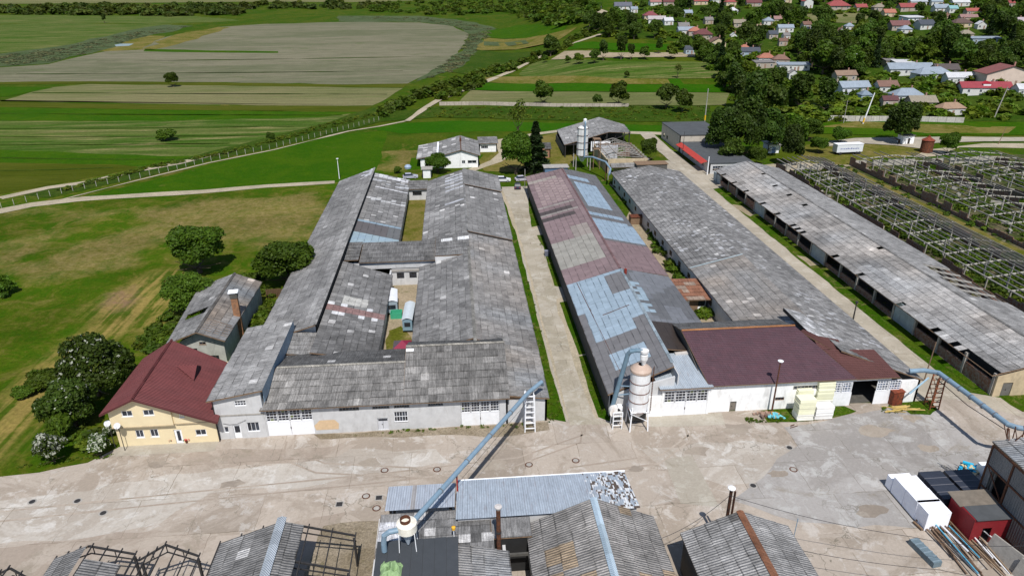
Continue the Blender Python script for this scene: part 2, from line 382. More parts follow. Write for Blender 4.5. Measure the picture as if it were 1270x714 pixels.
G_yard = yard_mat('yard_concrete')
G_lite = yard_mat('pale_concrete', base=(.44, .40, .35), alt=(.37, .325, .275), lite=(.54, .515, .475), slab=(7., 6.), crack=.7)
G_brown = yard_mat('brown_concrete', base=(.32, .265, .215), alt=(.38, .325, .27), lite=(.27, .23, .18), slab=(7., 6.), crack=.7)
G_alley = yard_mat('alley_concrete', base=(.38, .34, .275), alt=(.32, .285, .22), lite=(.45, .42, .36), slab=(6., 3.))
G_road = yard_mat('road_concrete', base=(.38, .335, .265), alt=(.34, .30, .235), lite=(.44, .40, .33), slab=(4., 6.), crack=.3)
G_patch = yard_mat('new_concrete', base=(.38, .345, .285), alt=(.34, .305, .25), lite=(.42, .39, .33), slab=(30., 30.), crack=.2)
G_grayyard = yard_mat('grey_concrete', base=(.34, .32, .30), alt=(.28, .26, .24), lite=(.42, .41, .39), slab=(6., 6.))
ground_sheet()

def overlay(name, mat, pts, z=.012, jit=.35, world=False, step=4., kind='structure'):
    P = [Vector((p[0], p[1], 0)) if world else G(*p) for p in pts]
    Q = []; n = len(P)
    for i in range(n):
        a, b = P[i], P[(i+1) % n]; L = (b-a).length; dist = max(1, (a+b).length/2/120)
        st = step*dist; k = max(1, int(L/st)); d = (b-a)/max(L, 1e-6); nn = Vector((-d.y, d.x, 0))
        for j in range(k):
            q = a+(b-a)*j/k
            if jit and L > st*1.5:
                e = min(1, min(j, k-j)/1.5)
                q = q+nn*(vn(q.x/3/dist, q.y/3/dist, 5)-.5)*2*jit*dist*e
            Q.append(Vector((q.x, q.y)))
    far = max(terrain(q.x, q.y) for q in Q) > .01
    if not far:
        me = bpy.data.meshes.new(name); me.from_pydata([(q.x, q.y, z) for q in Q], [], [tuple(range(len(Q)))])
        if me.polygons[0].normal.z < 0: me.flip_normals()
    else:
        x0, x1 = min(q.x for q in Q), max(q.x for q in Q); y0, y1 = min(q.y for q in Q), max(q.y for q in Q)
        s = 12.; ex = []
        def inside(x, y):
            c = False; m_ = len(Q)
            for i in range(m_):
                a, b = Q[i], Q[i-1]
                if (a.y > y) != (b.y > y) and x < (b.x-a.x)*(y-a.y)/(b.y-a.y)+a.x: c = not c
            return c
        y = y0+s/2
        while y < y1:
            x = x0+s/2
            while x < x1:
                if inside(x, y): ex.append(Vector((x, y)))
                x += s
            y += s
        V, E_, F, *_ = delaunay_2d_cdt(Q+ex, [], [list(range(len(Q)))], 1, 1e-3)
        me = bpy.data.meshes.new(name); me.from_pydata([(v.x, v.y, terrain(v.x, v.y)+z+.12) for v in V], [], [f for f in F])
        me.update()
        if me.polygons and me.polygons[0].normal.z < 0: me.flip_normals()
    o = bpy.data.objects.new(name, me); col.objects.link(o); me.materials.append(mat); return tag(o, kind=kind)
def strip(name, mat, pts, width, z=.02, world=False, jit=.3):
    P = [Vector((p[0], p[1], 0)) if world else Vector((*G(*p)[:2], 0)) for p in pts]; A = []; B = []
    for i, p in enumerate(P):
        d = (P[min(i+1, len(P)-1)]-P[max(i-1, 0)]).normalized(); n = Vector((-d.y, d.x, 0))
        wd = width[i] if isinstance(width, (list, tuple)) else width
        A.append(p+n*wd/2); B.append(p-n*wd/2)
    return overlay(name, mat, [(q.x, q.y) for q in A+B[::-1]], z, jit, True)
def sdist(x, y, P):
    c = False; dmin = 1e9
    for i in range(len(P)):
        a, b = P[i], P[i-1]
        if (a[1] > y) != (b[1] > y) and x < (b[0]-a[0])*(y-a[1])/(b[1]-a[1])+a[0]: c = not c
        ex, ey = b[0]-a[0], b[1]-a[1]; q = max(0, min(1, ((x-a[0])*ex+(y-a[1])*ey)/(ex*ex+ey*ey+1e-9))); dmin = min(dmin, math.hypot(x-a[0]-ex*q, y-a[1]-ey*q))
    return dmin if c else -dmin
def meadow_mat():
    m, nt, b, N, L = newmat('mixed_meadow'); geo = N.new('ShaderNodeNewGeometry'); P = geo.outputs['Position']; at = N.new('ShaderNodeAttribute'); at.attribute_name = 'tone'
    sp = N.new('ShaderNodeSeparateColor'); L.new(at.outputs['Color'], sp.inputs[0])
    f = nz(nt, P, .16, 8, .78, .5); g = nz(nt, P, 1.6, 6, .75); g2 = nz(nt, P, .5, 6, .75)
    c = mix(nt, mr(nt, f, .42, .6, 0, 1), (.034, .078, .002), (.075, .088, .006))
    w1 = mr(nt, mth(nt, 'ADD', mth(nt, 'MULTIPLY', sp.outputs[0], .62), mth(nt, 'MULTIPLY', mth(nt, 'SUBTRACT', f, .5), 1.9)), .0, .62, 0, .9)
    c = mix(nt, w1, c, mix(nt, mr(nt, g2, .35, .65, 0, 1), (.105, .10, .016), (.225, .17, .07)))
    w = N.new('ShaderNodeTexNoise'); L.new(mapping(nt, P, (.9, .055, 1), R(-52)), w.inputs['Vector']); w.inputs['Scale'].default_value = .9; w.inputs['Detail'].default_value = 5; w.inputs['Distortion'].default_value = .5
    st = mr(nt, w.outputs['Fac'], .38, .62, 0, 1)
    w2 = mth(nt, 'MULTIPLY', sp.outputs[1], mr(nt, mth(nt, 'ADD', st, mth(nt, 'MULTIPLY', mth(nt, 'SUBTRACT', f, .5), 2.2)), .1, .8, .1, .95))
    c = mix(nt, w2, c, (.25, .185, .055))
    c = mix(nt, mth(nt, 'MULTIPLY', sp.outputs[2], mr(nt, g2, .4, .6, .2, .9)), c, (.2, .12, .075))
    c = mix(nt, 1., c, gray(nt, mr(nt, g, .3, .7, .68, 1.32)), 'MULTIPLY'); c = mix(nt, 1., c, gray(nt, mr(nt, nz(nt, P, .05, 4), .35, .65, .85, 1.15)), 'MULTIPLY')
    L.new(c, b.inputs['Base Color']); b.inputs['Roughness'].default_value = .95; b.inputs['Specular IOR Level'].default_value = .03; bump(nt, b, g, .8, .15); return m
def meadow():
    px2 = lambda L_: [tuple(G(*q)[:2]) for q in L_]
    T = [px2([(10, 262), (120, 264), (240, 252), (380, 242), (408, 252), (385, 292), (330, 300), (290, 290), (240, 300), (200, 300), (150, 330), (40, 345), (20, 335), (110, 300), (190, 275), (170, 262), (80, 270)]), px2([(478, 166), (520, 163), (530, 172), (520, 200), (510, 214), (470, 215), (474, 185)]), px2([(0, 300), (60, 290), (70, 310), (0, 330)])]
    M = px2([(-60, 560), (0, 510), (30, 480), (75, 430), (130, 380), (180, 345), (214, 330), (222, 360), (190, 400), (150, 425), (110, 450), (60, 500), (40, 560), (10, 577), (-80, 600)]); B = px2([(138, 364), (160, 357), (166, 372), (150, 383), (134, 378)])
    xs = np.arange(-150, -2, 1.6); ys = np.arange(68, 238, 1.6); V = []; C = []
    for y in ys:
        for x in xs:
            V.append((x, y, .006)); j = (vn(x/7, y/7, 2)-.5)*9
            a = max(sst(-5, 6, sdist(x, y, t)+j) for t in T); b_ = sst(-4, 5, sdist(x, y, M)+j); d = sst(-2, 1.5, sdist(x, y, B)+j*.2); C += [a, b_, d, 1.]
    nx = len(xs); F = [(j*nx+i, j*nx+i+1, (j+1)*nx+i+1, (j+1)*nx+i) for j in range(len(ys)-1) for i in range(nx-1)]
    me = bpy.data.meshes.new('meadow'); me.from_pydata(V, [], F); at = me.color_attributes.new('tone', 'FLOAT_COLOR', 'POINT'); at.data.foreach_set('color', C); me.materials.append(meadow_mat()); o = bpy.data.objects.new('meadow', me); col.objects.link(o); tag(o, kind='structure')
meadow()
# far and middle fields (photo-pixel outlines dropped onto the terrain)
overlay('pale_field', G_pale, [(-200, 92), (0, 84), (60, 80), (125, 65), (165, 58), (215, 44), (270, 34), (330, 30), (430, 27.5), (520, 28), (562, 33), (582, 43), (574, 60), (555, 78), (530, 92), (505, 104), (430, 105), (250, 102), (110, 101), (0, 102), (-200, 105)], .05, 1.)
overlay('field_margin', G_dry, [(175, 62), (215, 44), (270, 34), (286, 34), (262, 42), (230, 52), (190, 62)], .09, 1.)
overlay('green_strip', G_green, [(180, 61), (260, 63), (345, 64), (345, 66), (260, 65.5), (178, 64)], .09, .5)
overlay('olive_strip', G_olive, [(-200, 103), (0, 102), (110, 101.2), (250, 102.4), (430, 105.3), (506, 104), (500, 109), (300, 106.6), (110, 104), (0, 105), (-200, 106)], .09, .5)
overlay('pale_field', G_pale2, [(-200, 122), (0, 126), (60, 109), (110, 104.5), (300, 107), (500, 109.5), (482, 121), (462, 131), (430, 131.5), (250, 130), (0, 125.5)], .05, .6)
overlay('green_corner', G_green, [(-200, 108), (0, 108), (66, 109), (0, 121), (-200, 125)], .10, .6)
overlay('olive_field', G_olive, [(-250, 126), (0, 126.5), (250, 131), (462, 132), (448, 139), (250, 137), (0, 133), (-250, 134)], .05, .4)
overlay('crop_field', G_green, [(-250, 134), (0, 133), (250, 137), (448, 139.5), (400, 146), (200, 151), (0, 150), (-250, 152)], .05, .5)
overlay('crop_field', G_crop, [(-250, 150), (0, 150), (200, 150.5), (400, 145.5), (436, 141), (410, 152), (330, 172), (240, 194), (200, 196), (0, 188), (-250, 190)], .06, .6)
overlay('crop_field', G_green, [(-250, 188), (0, 186), (200, 194), (240, 194), (175, 207), (140, 204), (0, 202), (-250, 205)], .07, .6)
overlay('olive_field', G_olive, [(-250, 203), (0, 201), (140, 203), (172, 208), (130, 217), (60, 230), (0, 241), (-250, 275)], .06, .5)
overlay('far_meadow', G_crop, [(-200, 34), (0, 31), (60, 28), (180, 31), (215, 30), (180, 38), (100, 56), (0, 66), (-200, 78)], .05, 1.)
overlay('far_meadow', G_dry, [(120, 52), (200, 36), (235, 30), (180, 40), (150, 50)], .08, 1.)
overlay('far_field', G_crop, [(-200, 21), (0, 19), (240, 20), (300, 26), (190, 30), (60, 28), (0, 30), (-200, 33)], .05, 1.)
overlay('far_field', G_pale2, [(-200, -8), (100, -5), (640, -6), (460, 3), (300, 2.5), (0, 5), (-200, 7)], .05, 1.)
overlay('mud_flat', G_dry, [(108, 60), (130, 54), (180, 44), (205, 45), (175, 62), (130, 64)], .09, 1.)
overlay('pond', G_water, [(142, 56), (150, 54.6), (166, 54.6), (160, 57.3), (144, 58)], .14, .3)
overlay('reed_bed', G_reed, [(-200, 88), (-200, 70), (0, 67), (90, 55), (160, 38), (205, 31), (240, 32.5), (180, 46), (125, 63), (60, 79), (0, 83)], .10, 1.2)
overlay('reed_bed', G_reed, [(420, 20), (520, 20), (590, 28), (616, 36), (606, 42), (596, 62), (575, 82), (545, 92), (505, 106), (530, 92), (556, 78), (575, 60), (584, 43), (563, 32.5), (520, 27.5), (420, 27)], .10, 1.)
overlay('reed_bed', G_dgreen, [(590, 62), (660, 64), (652, 76), (620, 88), (575, 92), (560, 90), (580, 80)], .09, .8)
overlay('green_field', G_green, [(596, 40), (640, 32), (705, 26), (700, 38), (650, 48), (600, 46)], .10, .8)
overlay('dry_field', G_dry, [(600, 47), (650, 48), (700, 38), (716, 34), (690, 52), (640, 62), (590, 63)], .09, .8)
overlay('reed_bed', G_reed, [(600, 52), (655, 50), (658, 54), (600, 57)], .14, .4)
overlay('green_field', G_crop, [(643, 93), (655, 83), (664, 76), (700, 75), (760, 76.5), (860, 77), (895, 79), (890, 97), (760, 98), (650, 96)], .10, .5)
overlay('brown_plot', G_dirt, [(683, 74.5), (700, 64), (760, 66), (862, 66), (862, 71), (760, 72), (700, 74)], .12, .4)
overlay('deep_green_plot', G_deep, [(703, 62), (712, 53), (760, 54), (840, 56), (838, 63), (760, 63)], .12, .4)
overlay('tan_plot', G_dry, [(602, 96), (645, 95.5), (760, 98), (828, 98.5), (832, 105), (760, 104.6), (596, 102)], .11, .4)
overlay('deep_green_plot', G_deep, [(596, 102.5), (760, 105), (832, 105.6), (828, 98.5), (842, 98), (848, 105), (905, 106), (910, 115), (760, 114.5), (586, 112)], .12, .3)
overlay('tan_plot', G_pale2, [(584, 112.5), (760, 115), (905, 116), (900, 131), (760, 131), (640, 130), (568, 129)], .11, .4)
overlay('low_embankment', G_dgreen, [(530, 133), (700, 131.5), (880, 132), (880, 152), (700, 150), (540, 146), (470, 152), (420, 165), (400, 168), (440, 152)], .06, .6)
overlay('bright_grass', G_deep, [(458, 160), (500, 153), (560, 150), (700, 153), (830, 156), (900, 160), (900, 170), (760, 166), (690, 163), (600, 163), (500, 166)], .05, .5)
overlay('bright_grass', G_green, [(60, 250), (110, 243), (250, 207), (420, 167), (480, 162), (476, 180), (466, 212), (436, 227), (410, 226), (250, 235), (120, 246)], .03, .6)
overlay('factory_lawn', G_dry, [(590, 185), (690, 165), (730, 178), (705, 205), (690, 218), (640, 214), (600, 212)], .04, .5)
overlay('factory_lawn', G_green, [(510, 196), (600, 192), (590, 203), (560, 206), (505, 212)], .045, .4)
overlay('village_ground', G_dgreen, [(722, 40), (760, 12), (780, -8), (1500, -12), (1500, 150), (1270, 152), (1130, 150), (1000, 150), (915, 150), (905, 105), (870, 75), (845, 62), (838, 52), (760, 45)], .02, 1.)
overlay('ploughed_plot', G_pale2, [(1000, 20), (1003, 14), (1070, 17), (1078, 22), (1075, 30), (1010, 28)], .25, .4)
overlay('vineyard_plot', G_crop, [(1077, 50), (1085, 44), (1155, 47), (1160, 56), (1120, 58), (1080, 58)], .25, .4)
overlay('verge', G_green, [(1000, 166), (1010, 153), (1130, 150), (1270, 152), (1500, 156), (1500, 175), (1270, 168), (1080, 168)], .06, .4)
overlay('verge', G_dry, [(1015, 158), (1060, 151), (1130, 154), (1260, 158), (1250, 166), (1150, 166), (1090, 160)], .08, .5)
overlay('dry_yard', G_dry, [(985, 200), (1000, 180), (1060, 178), (1150, 180), (1160, 192), (1120, 196), (1090, 196), (1060, 205), (1010, 203)], .05, .5)
overlay('village_road', G_road, [(1010, 178), (1060, 172), (1180, 170), (1270, 171), (1500, 176), (1500, 182), (1270, 176), (1220, 176), (1160, 178), (1150, 186), (1110, 181), (1060, 178), (1020, 183)], .10, .3)
overlay('gravel_pad', G_path, [(1130, 196), (1150, 186), (1220, 178), (1270, 178), (1270, 184), (1190, 183), (1160, 194)], .07, .5)
overlay('track_herbage', G_dgreen, [(30, 242), (100, 227), (165, 212), (240, 194), (330, 171), (410, 151), (445, 139), (500, 124), (506, 138), (440, 160), (340, 183), (260, 199), (170, 222), (60, 246)], .065, .8)
for k_, (a_, b_) in enumerate([((0, 141), (425, 143)), ((0, 160), (365, 157)), ((0, 170), (320, 168)), ((0, 180), (285, 178)), ((0, 196), (215, 198)), ((0, 212), (140, 208)), ((20, 92), (500, 88)), ((120, 76), (545, 70)), ((40, 115), (480, 117))]):
    for o_ in (0, 1.7): strip('tractor_rut', G_dgreen, [(a_[0], a_[1]+o_*.25), ((a_[0]+b_[0])/2, (a_[1]+b_[1])/2+.6+o_*.25), (b_[0], b_[1]+o_*.25)], .5, .13)
strip('dirt_track', G_path, [(0, 246), (60, 233), (110, 226), (165, 213), (220, 203), (272, 190)], 3.4, .09)
strip('dirt_track', G_path, [(-60, 272), (0, 262), (40, 254), (100, 247), (180, 242), (250, 238), (330, 231), (415, 226)], [5, 5, 4.5, 4.4, 4, 3.6, 3.2, 3], .06)
strip('dirt_track', G_path, [(505, 151), (530, 133), (545, 124), (600, 103), (648, 82), (676, 68), (700, 58), (745, 43)], [2.5, 3, 3.5, 4, 4, 4.5, 5, 5], .2)
strip('dirt_track', G_path, [(60, 252), (170, 224), (260, 202), (340, 186), (432, 163), (470, 157), (505, 150)], [.7, .8, .9, .9, 1.2, 1.5, 1.8], .1)
strip('dirt_track', G_path, [(766, 28), (757, 24), (752, 17), (740, 13)], 6, .3)
strip('farm_road', G_path, [(545, 190), (600, 178), (660, 167), (690, 163), (760, 164), (830, 166)], [2, 3, 3, 4, 4, 5], .06)
strip('farm_road', G_path, [(580, 213), (615, 200), (628, 190), (618, 176)], [3, 4, 5, 4], .07)
strip('farm_road', G_road, [(800, 164), (822, 185), (850, 207), (880, 228)], [5, 5, 5, 5.5], .07)
overlay('farm_road', G_road, [(838, 208), (866, 205), (884, 212), (900, 232), (876, 236), (852, 216)], .08, .2)
# factory floor plan (world metres)
overlay('concrete_yard', G_yard, [(-120, 10), (170, 10), (170, 71.5), (84, 72), (76, 73.5), (75, 77.3), (-31, 77.3), (-44, 77), (-47, 73.6), (-52, 72.2), (-60, 71.8), (-66, 71.4), (-120, 70)], .012, .35, True, 2.5)
overlay('pale_yard_band', G_lite, [(-70, 66), (-48, 68), (-36, 70.5), (-24, 71), (-14, 73.5), (-4, 72.5), (-2, 69.5), (-12, 68.5), (-20, 66.5), (-30, 66.5), (-34, 62), (-46, 60.5), (-70, 59)], .017, .9, True, 1.6)
overlay('brown_yard_patch', G_brown, [(-34, 75), (-20, 74.2), (-14, 74.4), (-16, 72.2), (-24, 71.4), (-34, 71.0), (-37, 73)], .0185, .7, True, 1.6)
overlay('brown_yard_patch', G_brown, [(-70, 58.6), (-46, 60.2), (-34, 61), (-22, 60), (-14, 62), (-10, 58), (-18, 50), (-60, 50), (-80, 54)], .0165, .9, True, 1.6)
overlay('pale_yard_band', G_lite, [(22, 70), (30, 71), (38, 70), (44, 66), (40, 62), (30, 62.5), (24, 66)], .017, .9, True, 1.6)
overlay('grey_yard_slab', G_grayyard, [(30, 60), (42, 69), (42, 73), (52, 75), (64, 76), (66, 66), (60, 58), (48, 54), (36, 56)], .022, .5, True, 2.)
overlay('verge', G_strip, [(40.5, 77), (40.3, 74.2), (45, 74.0), (51, 74.8), (53.5, 75.6), (52.5, 77)], .03, .25, True, 1.)
overlay('verge', G_strip, [(59.5, 77.2), (60.5, 74.3), (63, 73.9), (64.8, 75), (65.4, 77.4)], .03, .25, True, 1.)
overlay('verge', G_strip, [(76, 77.4), (76, 73.8), (84, 72.6), (110, 72.4), (170, 72), (170, 84), (92, 84), (76, 79)], .03, .3, True, 2.)
overlay('alley_dirt', G_path, [(10.9, 77.3), (19.6, 77.2), (19.4, 188), (11, 188)], .016, 0, True)
overlay('alley_verge', G_strip, [(11, 77.8), tuple(G(702, 523)[:2]), tuple(G(686, 468)[:2]), tuple(G(668, 400)[:2]), tuple(G(655, 345)[:2]), tuple(G(643, 300)[:2]), tuple(G(630, 262)[:2]), tuple(G(620, 237)[:2]), (11.1, 184)], .022, .15, True, 1.5)
overlay('alley', G_alley, [(707, 527), (687, 447), (671, 390), (657, 335), (637, 268), (622, 232), (655, 231), (656, 262), (660, 285), (673, 281), (676, 291), (664, 292), (674, 306), (685, 354), (699, 357), (703, 367), (690, 371), (692, 390), (699, 402), (709, 440), (713, 455), (725, 488), (738, 518), (759, 526)], .036, .07, False, 1.2)
overlay('alley_verge', G_strip, [(649, 228), (656, 229), (673, 279), (658, 282), (653, 255)], .03, .1, False, 1.5)
overlay('alley_verge', G_strip, [(665.5, 291), (675, 291), (699, 357), (688, 356), (672, 305)], .03, .1, False, 1.5)
overlay('alley_verge', G_strip, [(694, 375), (705, 373), (726, 428), (731, 438), (718, 440), (712, 424)], .03, .1, False, 1.5)
overlay('alley_verge', G_strip, [(718, 442), (731, 439), (760, 524), (742, 517), (733, 492)], .03, .1, False, 1.5)
strip('kerb_line', G_patch, [(704, 523), (688, 470), (670, 400), (645, 305)], .22, .04)
overlay('side_verge', G_dirt, [(38.6, 98), (44, 98), (44, 190), (38.8, 190)], .014, .2, True, 2.)
overlay('side_verge', G_strip, [(38.8, 165), (41.3, 160), (43.8, 166), (43.8, 195), (38.8, 195)], .024, .4, True, 2.)
overlay('shed_road', G_road, [(60, 77.25), (69.3, 77.2), (75.5, 72), (75.5, 77), (71.3, 79), (71.2, 195), (68, 215), (62, 215)], .02, .12, True, 2.)
overlay('shed_verge', G_strip, [(71.1, 79.3), (75.6, 77.4), (75.2, 190), (71.0, 190)], .026, .2, True, 2.)
overlay('bare_patch', G_dirt, [(71.2, 168), (73.5, 166), (74.5, 160), (72, 158), (71.3, 162)], .03, .3, True, 1.)
overlay('bare_patch', G_dirt, [(71.5, 132), (73, 131), (74, 126.5), (71.6, 126)], .03, .3, True, 1.)
overlay('shed_dirt', G_dirt, [(74.4, 79), (75.8, 79), (75.4, 190), (74.6, 190)], .034, .2, True, 1.5)
overlay('courtyard_floor', G_dirt, [(-14, 90), (-7, 90), (-7, 124.5), (-14, 124.5)], .02, 0, True)
overlay('courtyard_grass', G_dry, [(-12.6, 94), (-8.2, 94), (-8.6, 103), (-10.5, 107), (-12.4, 105.5)], .03, .3, True, 1.)
overlay('courtyard_grass', G_dry, [(-13.5, 133), (-7, 133), (-7, 183), (-13.5, 183)], .02, 0, True)
overlay('ruin_floor', G_ruin, [(92, 84), (170, 84), (200, 120), (200, 212), (92, 205)], .02, .5, True, 4.)
overlay('lane', G_dry, [(113.5, 84), (121, 84), (121, 200), (113.5, 204)], .035, .4, True, 3.)
overlay('lane', G_green, [(143, 84), (149, 84), (149, 200), (143, 200)], .035, .5, True, 3.)
overlay('gravel_lane', G_path, [(95, 196), (113, 204), (124, 202), (124, 208), (112, 210), (95, 206)], .04, .4, True, 2.)
overlay('apron', G_patch, [(24.5, 77), (24.5, 74.6), (34.5, 74.2), (35, 77)], .03, .1, True, 1.5)
overlay('apron', G_patch, [(-44.5, 76.5), (-44.8, 74.6), (-32, 74.6), (-32, 77)], .03, .08, True, 1.5)
overlay('pale_patch', G_patch, [(24, 60), (24.3, 68), (28, 68.3), (28.2, 59)], .024, .05, True, 1.5)
overlay('dirt_edge', G_soil, [(-20, 77), (-19, 75.9), (-5, 75.4), (4, 74.3), (11, 75.2), (11, 77)], .022, .35, True, 1.5)
overlay('dirt_patch', G_soil, [(-16, 60), (-9, 60), (-9, 50), (-8.8, 40), (-18, 40), (-17, 52)], .022, .6, True, 1.5)
G_oil = yard_mat('stained_concrete', base=(.26, .22, .18), alt=(.31, .265, .215), lite=(.35, .31, .26), slab=(30., 30.), crack=.2)
for k_, (x_, y_, r_) in enumerate([(-12, 70.6, .9), (3, 68.5, 1.3), (29, 69, 1.1), (37, 64, .8), (54, 71, 1.5), (58, 67, .9), (-28, 68, 1.), (20.5, 66.5, .7), (45, 57, 1.2), (36, 73.4, 1.4), (60, 73.5, 1.1), (-38, 72.6, .8)]):
    overlay('oil_stain', G_oil, [(x_+r_*(.6+.7*h2(q, k_, 3))*math.cos(q*.57)*1.5, y_+r_*(.5+.6*h2(q, k_, 3))*math.sin(q*.57)) for q in range(11)], .028+.0005*k_, 0, True)
for k_, P_ in enumerate([[(16.6, 79), (15, 73), (6, 69), (-10, 67.5), (-34, 66), (-62, 64)], [(29.6, 76), (29, 72), (24, 68), (12, 66.5)], [(-22.8, 76.6), (-22.6, 73), (-18, 70), (-6, 68)]]):
    for o_ in (-.85, .85): strip('tyre_track', G_brown, [(a + o_*.5, b + o_) for a, b in P_], .28, .0245+.0006*k_, True, .1)
def manhole(px, py, r, square=False):
    p = G(px, py); m = MB(); rim = MB()
    if square: m.box(p.x-r, p.x+r, p.y-r, p.y+r, .03, .05); rim.box(p.x-r-.12, p.x+r+.12, p.y-r-.12, p.y+r+.12, .02, .038)
    else: m.lathe(p.x, p.y, [(r, .02), (r, .05), (0, .05)], 16); rim.lathe(p.x, p.y, [(r+.15, .02), (r+.15, .038), (0, .038)], 16)
    return p, m, rim
MH = [(40, 622, 1, 0, 'dark round manhole cover farthest left on the concrete yard'), (96, 621, 1, 0, 'dark round manhole cover at left, second along from the yard edge'), (128, 636, 1, 0, 'dark round manhole cover nearest the leftmost truss ruin'),
 (477, 583, 0, 0, 'ringed manhole left above the narrow blue canopy roof'), (542, 582, 0, 0, 'ringed manhole just left of the long sloping pipe'), (656, 576, 0, 0, 'ringed manhole above the wide blue canopy roof, left one'), (714, 571, 0, 0, 'ringed manhole near the mouth of the concrete alley'),
 (454, 615, 0, 0, 'ringed manhole at the left end of the narrow canopy roof'), (467, 630, 0, 0, 'ringed manhole beside the grey shed roof with the cyclone'), (470, 617, 1, 1, 'small square grate at the left end of the canopy roof'), (421, 625, 1, 1, 'dark square grate right of the ruined truss roof'),
 (979, 555, 1, 0, 'small dark hole cover in the grey yard slab'), (984, 582, 0, 0, 'ringed manhole in the open yard right of the canopy roof'), (934, 602, 1, 0, 'dark oval drain cover beyond the twin black stove pipes')]
for px, py, dk, sq, lb in MH:
    p, m, rim = manhole(px, py, .34, sq); t = thing('manhole_cover', lb, 'manhole', (p.x, p.y, 0), group='covers and grates in the yard')
    rim.build('rim', M_conc if dk else M_rust, t); m.build('lid', M_dark if dk else M_conc, t)
# ---------------------------------------------------------------- roofs
def gtone(base=.2, white=.02, var=.16, seed=0, warm=0.):
    def f(u, v, i, j):
        r = h2(i, j, seed+11); lo = vn(u/9, v/5, seed)*.6+vn(u/3, v/2, seed+1)*.4
        g = base*(1+(r-.5)*1.9*var)*(.65+.7*lo)
        if h2(i, j, seed+12) < white: g = .42+.15*r
        w_ = 1+warm*(vn(u/5, v/5, seed+4)-.3)
        return (g*1.025*w_, g, g*(.975/w_))
    return f
def roof(name, root, E0, E1, R1, R0, tone, mat=None, su=1.1, sv=1.35, skip=None, jit=1., edge=True, bands=(.38, .9)):
    """E0,E1 eave ends, R1,R0 ridge ends: overlapping corrugated sheets laid row by row"""
    E0, E1, R1, R0 = [Vector(p) for p in (E0, E1, R1, R0)]; m = MB(); rnd = random.Random(hash_s(name)+int(E0.x*7+E0.y*13))
    L = max((E1-E0).length, (R1-R0).length); S = max((R0-E0).length, (R1-E1).length)
    nu, nv = max(1, round(L/su)), max(1, round(S/sv))
    nn = (E1-E0).cross(R0-E0).normalized()
    if nn.z < 0: nn = -nn
    def P(a, b): return (E0*(1-a)+E1*a)*(1-b)+(R0*(1-a)+R1*a)*b
    for j in range(nv):
        for i in range(nu):
            a0, a1 = i/nu, (i+1)/nu+.04/nu; b0, b1 = j/nv, min(1.0, (j+1.13)/nv)
            if skip and skip(a0, b0): continue
            dx = rnd.uniform(-.02, .02)*jit; l0 = .05+rnd.uniform(0, .03)*jit; l1 = .006+rnd.uniform(0, .01)*jit
            b0 -= rnd.uniform(0, .045)*jit/S*1.2
            q = [P(a0+dx/L, b0)+nn*l0, P(a1+dx/L, b0)+nn*l0, P(a1, b1)+nn*l1, P(a0, b1)+nn*l1]
            c = tone(a0*L+E0.x, b0*S+E0.y, i, j)
            uv = [(a0*L, b0*S), (a1*L, b0*S), (a1*L, b1*S), (a0*L, b1*S)]
            if bands and su > .5:      # gap shade and grime painted as darker bands at lower lip and side lap
                lp = lambda k, h: (q[0]*(1-k)+q[1]*k)*(1-h)+(q[3]*(1-k)+q[2]*k)*h
                lu = lambda k, h: (uv[0][0]*(1-k)+uv[1][0]*k, uv[0][1]*(1-h)+uv[3][1]*h)
                kb, hb_ = .06, .09*min(1, 1.2/sv); d1 = rnd.uniform(*bands) if rnd.random() < .7 else .95; d2 = rnd.uniform(bands[0]+.25, 1.) if rnd.random() < .5 else 1.
                for (u0, u1, v0, v1, f_) in ((kb, 1, hb_, 1, 1.), (0, 1, 0, hb_, d1), (0, kb, hb_, 1, d2)):
                    m.face([lp(u0, v0), lp(u1, v0), lp(u1, v1), lp(u0, v1)], tuple(x*f_ for x in c), [lu(u0, v0), lu(u1, v0), lu(u1, v1), lu(u0, v1)])
            else: m.face(q, c, uv)
            d = nn*.045; m.face([q[1], q[0], q[0]-d, q[1]-d], (c[0]*.6, c[1]*.6, c[2]*.6), [uv[1], uv[0], uv[0], uv[1]])  # front edge face toned darker: shading of the lip put into colour
    o = m.build(name, mat or M_asb, root)
    if edge:
        e = MB(); e.beam(E0-nn*.06, E1-nn*.06, .08, .1); e.beam(E0-nn*.07, R0-nn*.07, .08, .12); e.beam(E1-nn*.07, R1-nn*.07, .08, .12)
        sub(e, 'edge_board', M_wood, o)
    return o
def hash_s(s): return sum(ord(ch)*(k+3) for k, ch in enumerate(s)) % 9973
def ridge_cap(root, a, b, col_=(.24, .235, .23), r=.16, mat=None, name='ridge_cap'):
    a, b = Vector(a), Vector(b); n = max(1, int((b-a).length/1.8)); m = MB(); d = (b-a).normalized(); s_ = d.cross(Vector((0, 0, 1))).normalized()
    for i in range(n):
        p, q = a+(b-a)*(i/n), a+(b-a)*((i+1.06)/n); k = .8+.4*h2(i, int(a.x+50), 3); c = tuple(x*k for x in col_); z = Vector((0, 0, .05+.02*(i % 2)))
        m.face([p+s_*r*1.5+z*0, q+s_*r*1.5, q+z+Vector((0, 0, .08)), p+z+Vector((0, 0, .08))], c); m.face([p+z+Vector((0, 0, .08)), q+z+Vector((0, 0, .08)), q-s_*r*1.5, p-s_*r*1.5], c)
    return m.build(name, mat or M_asb, root)
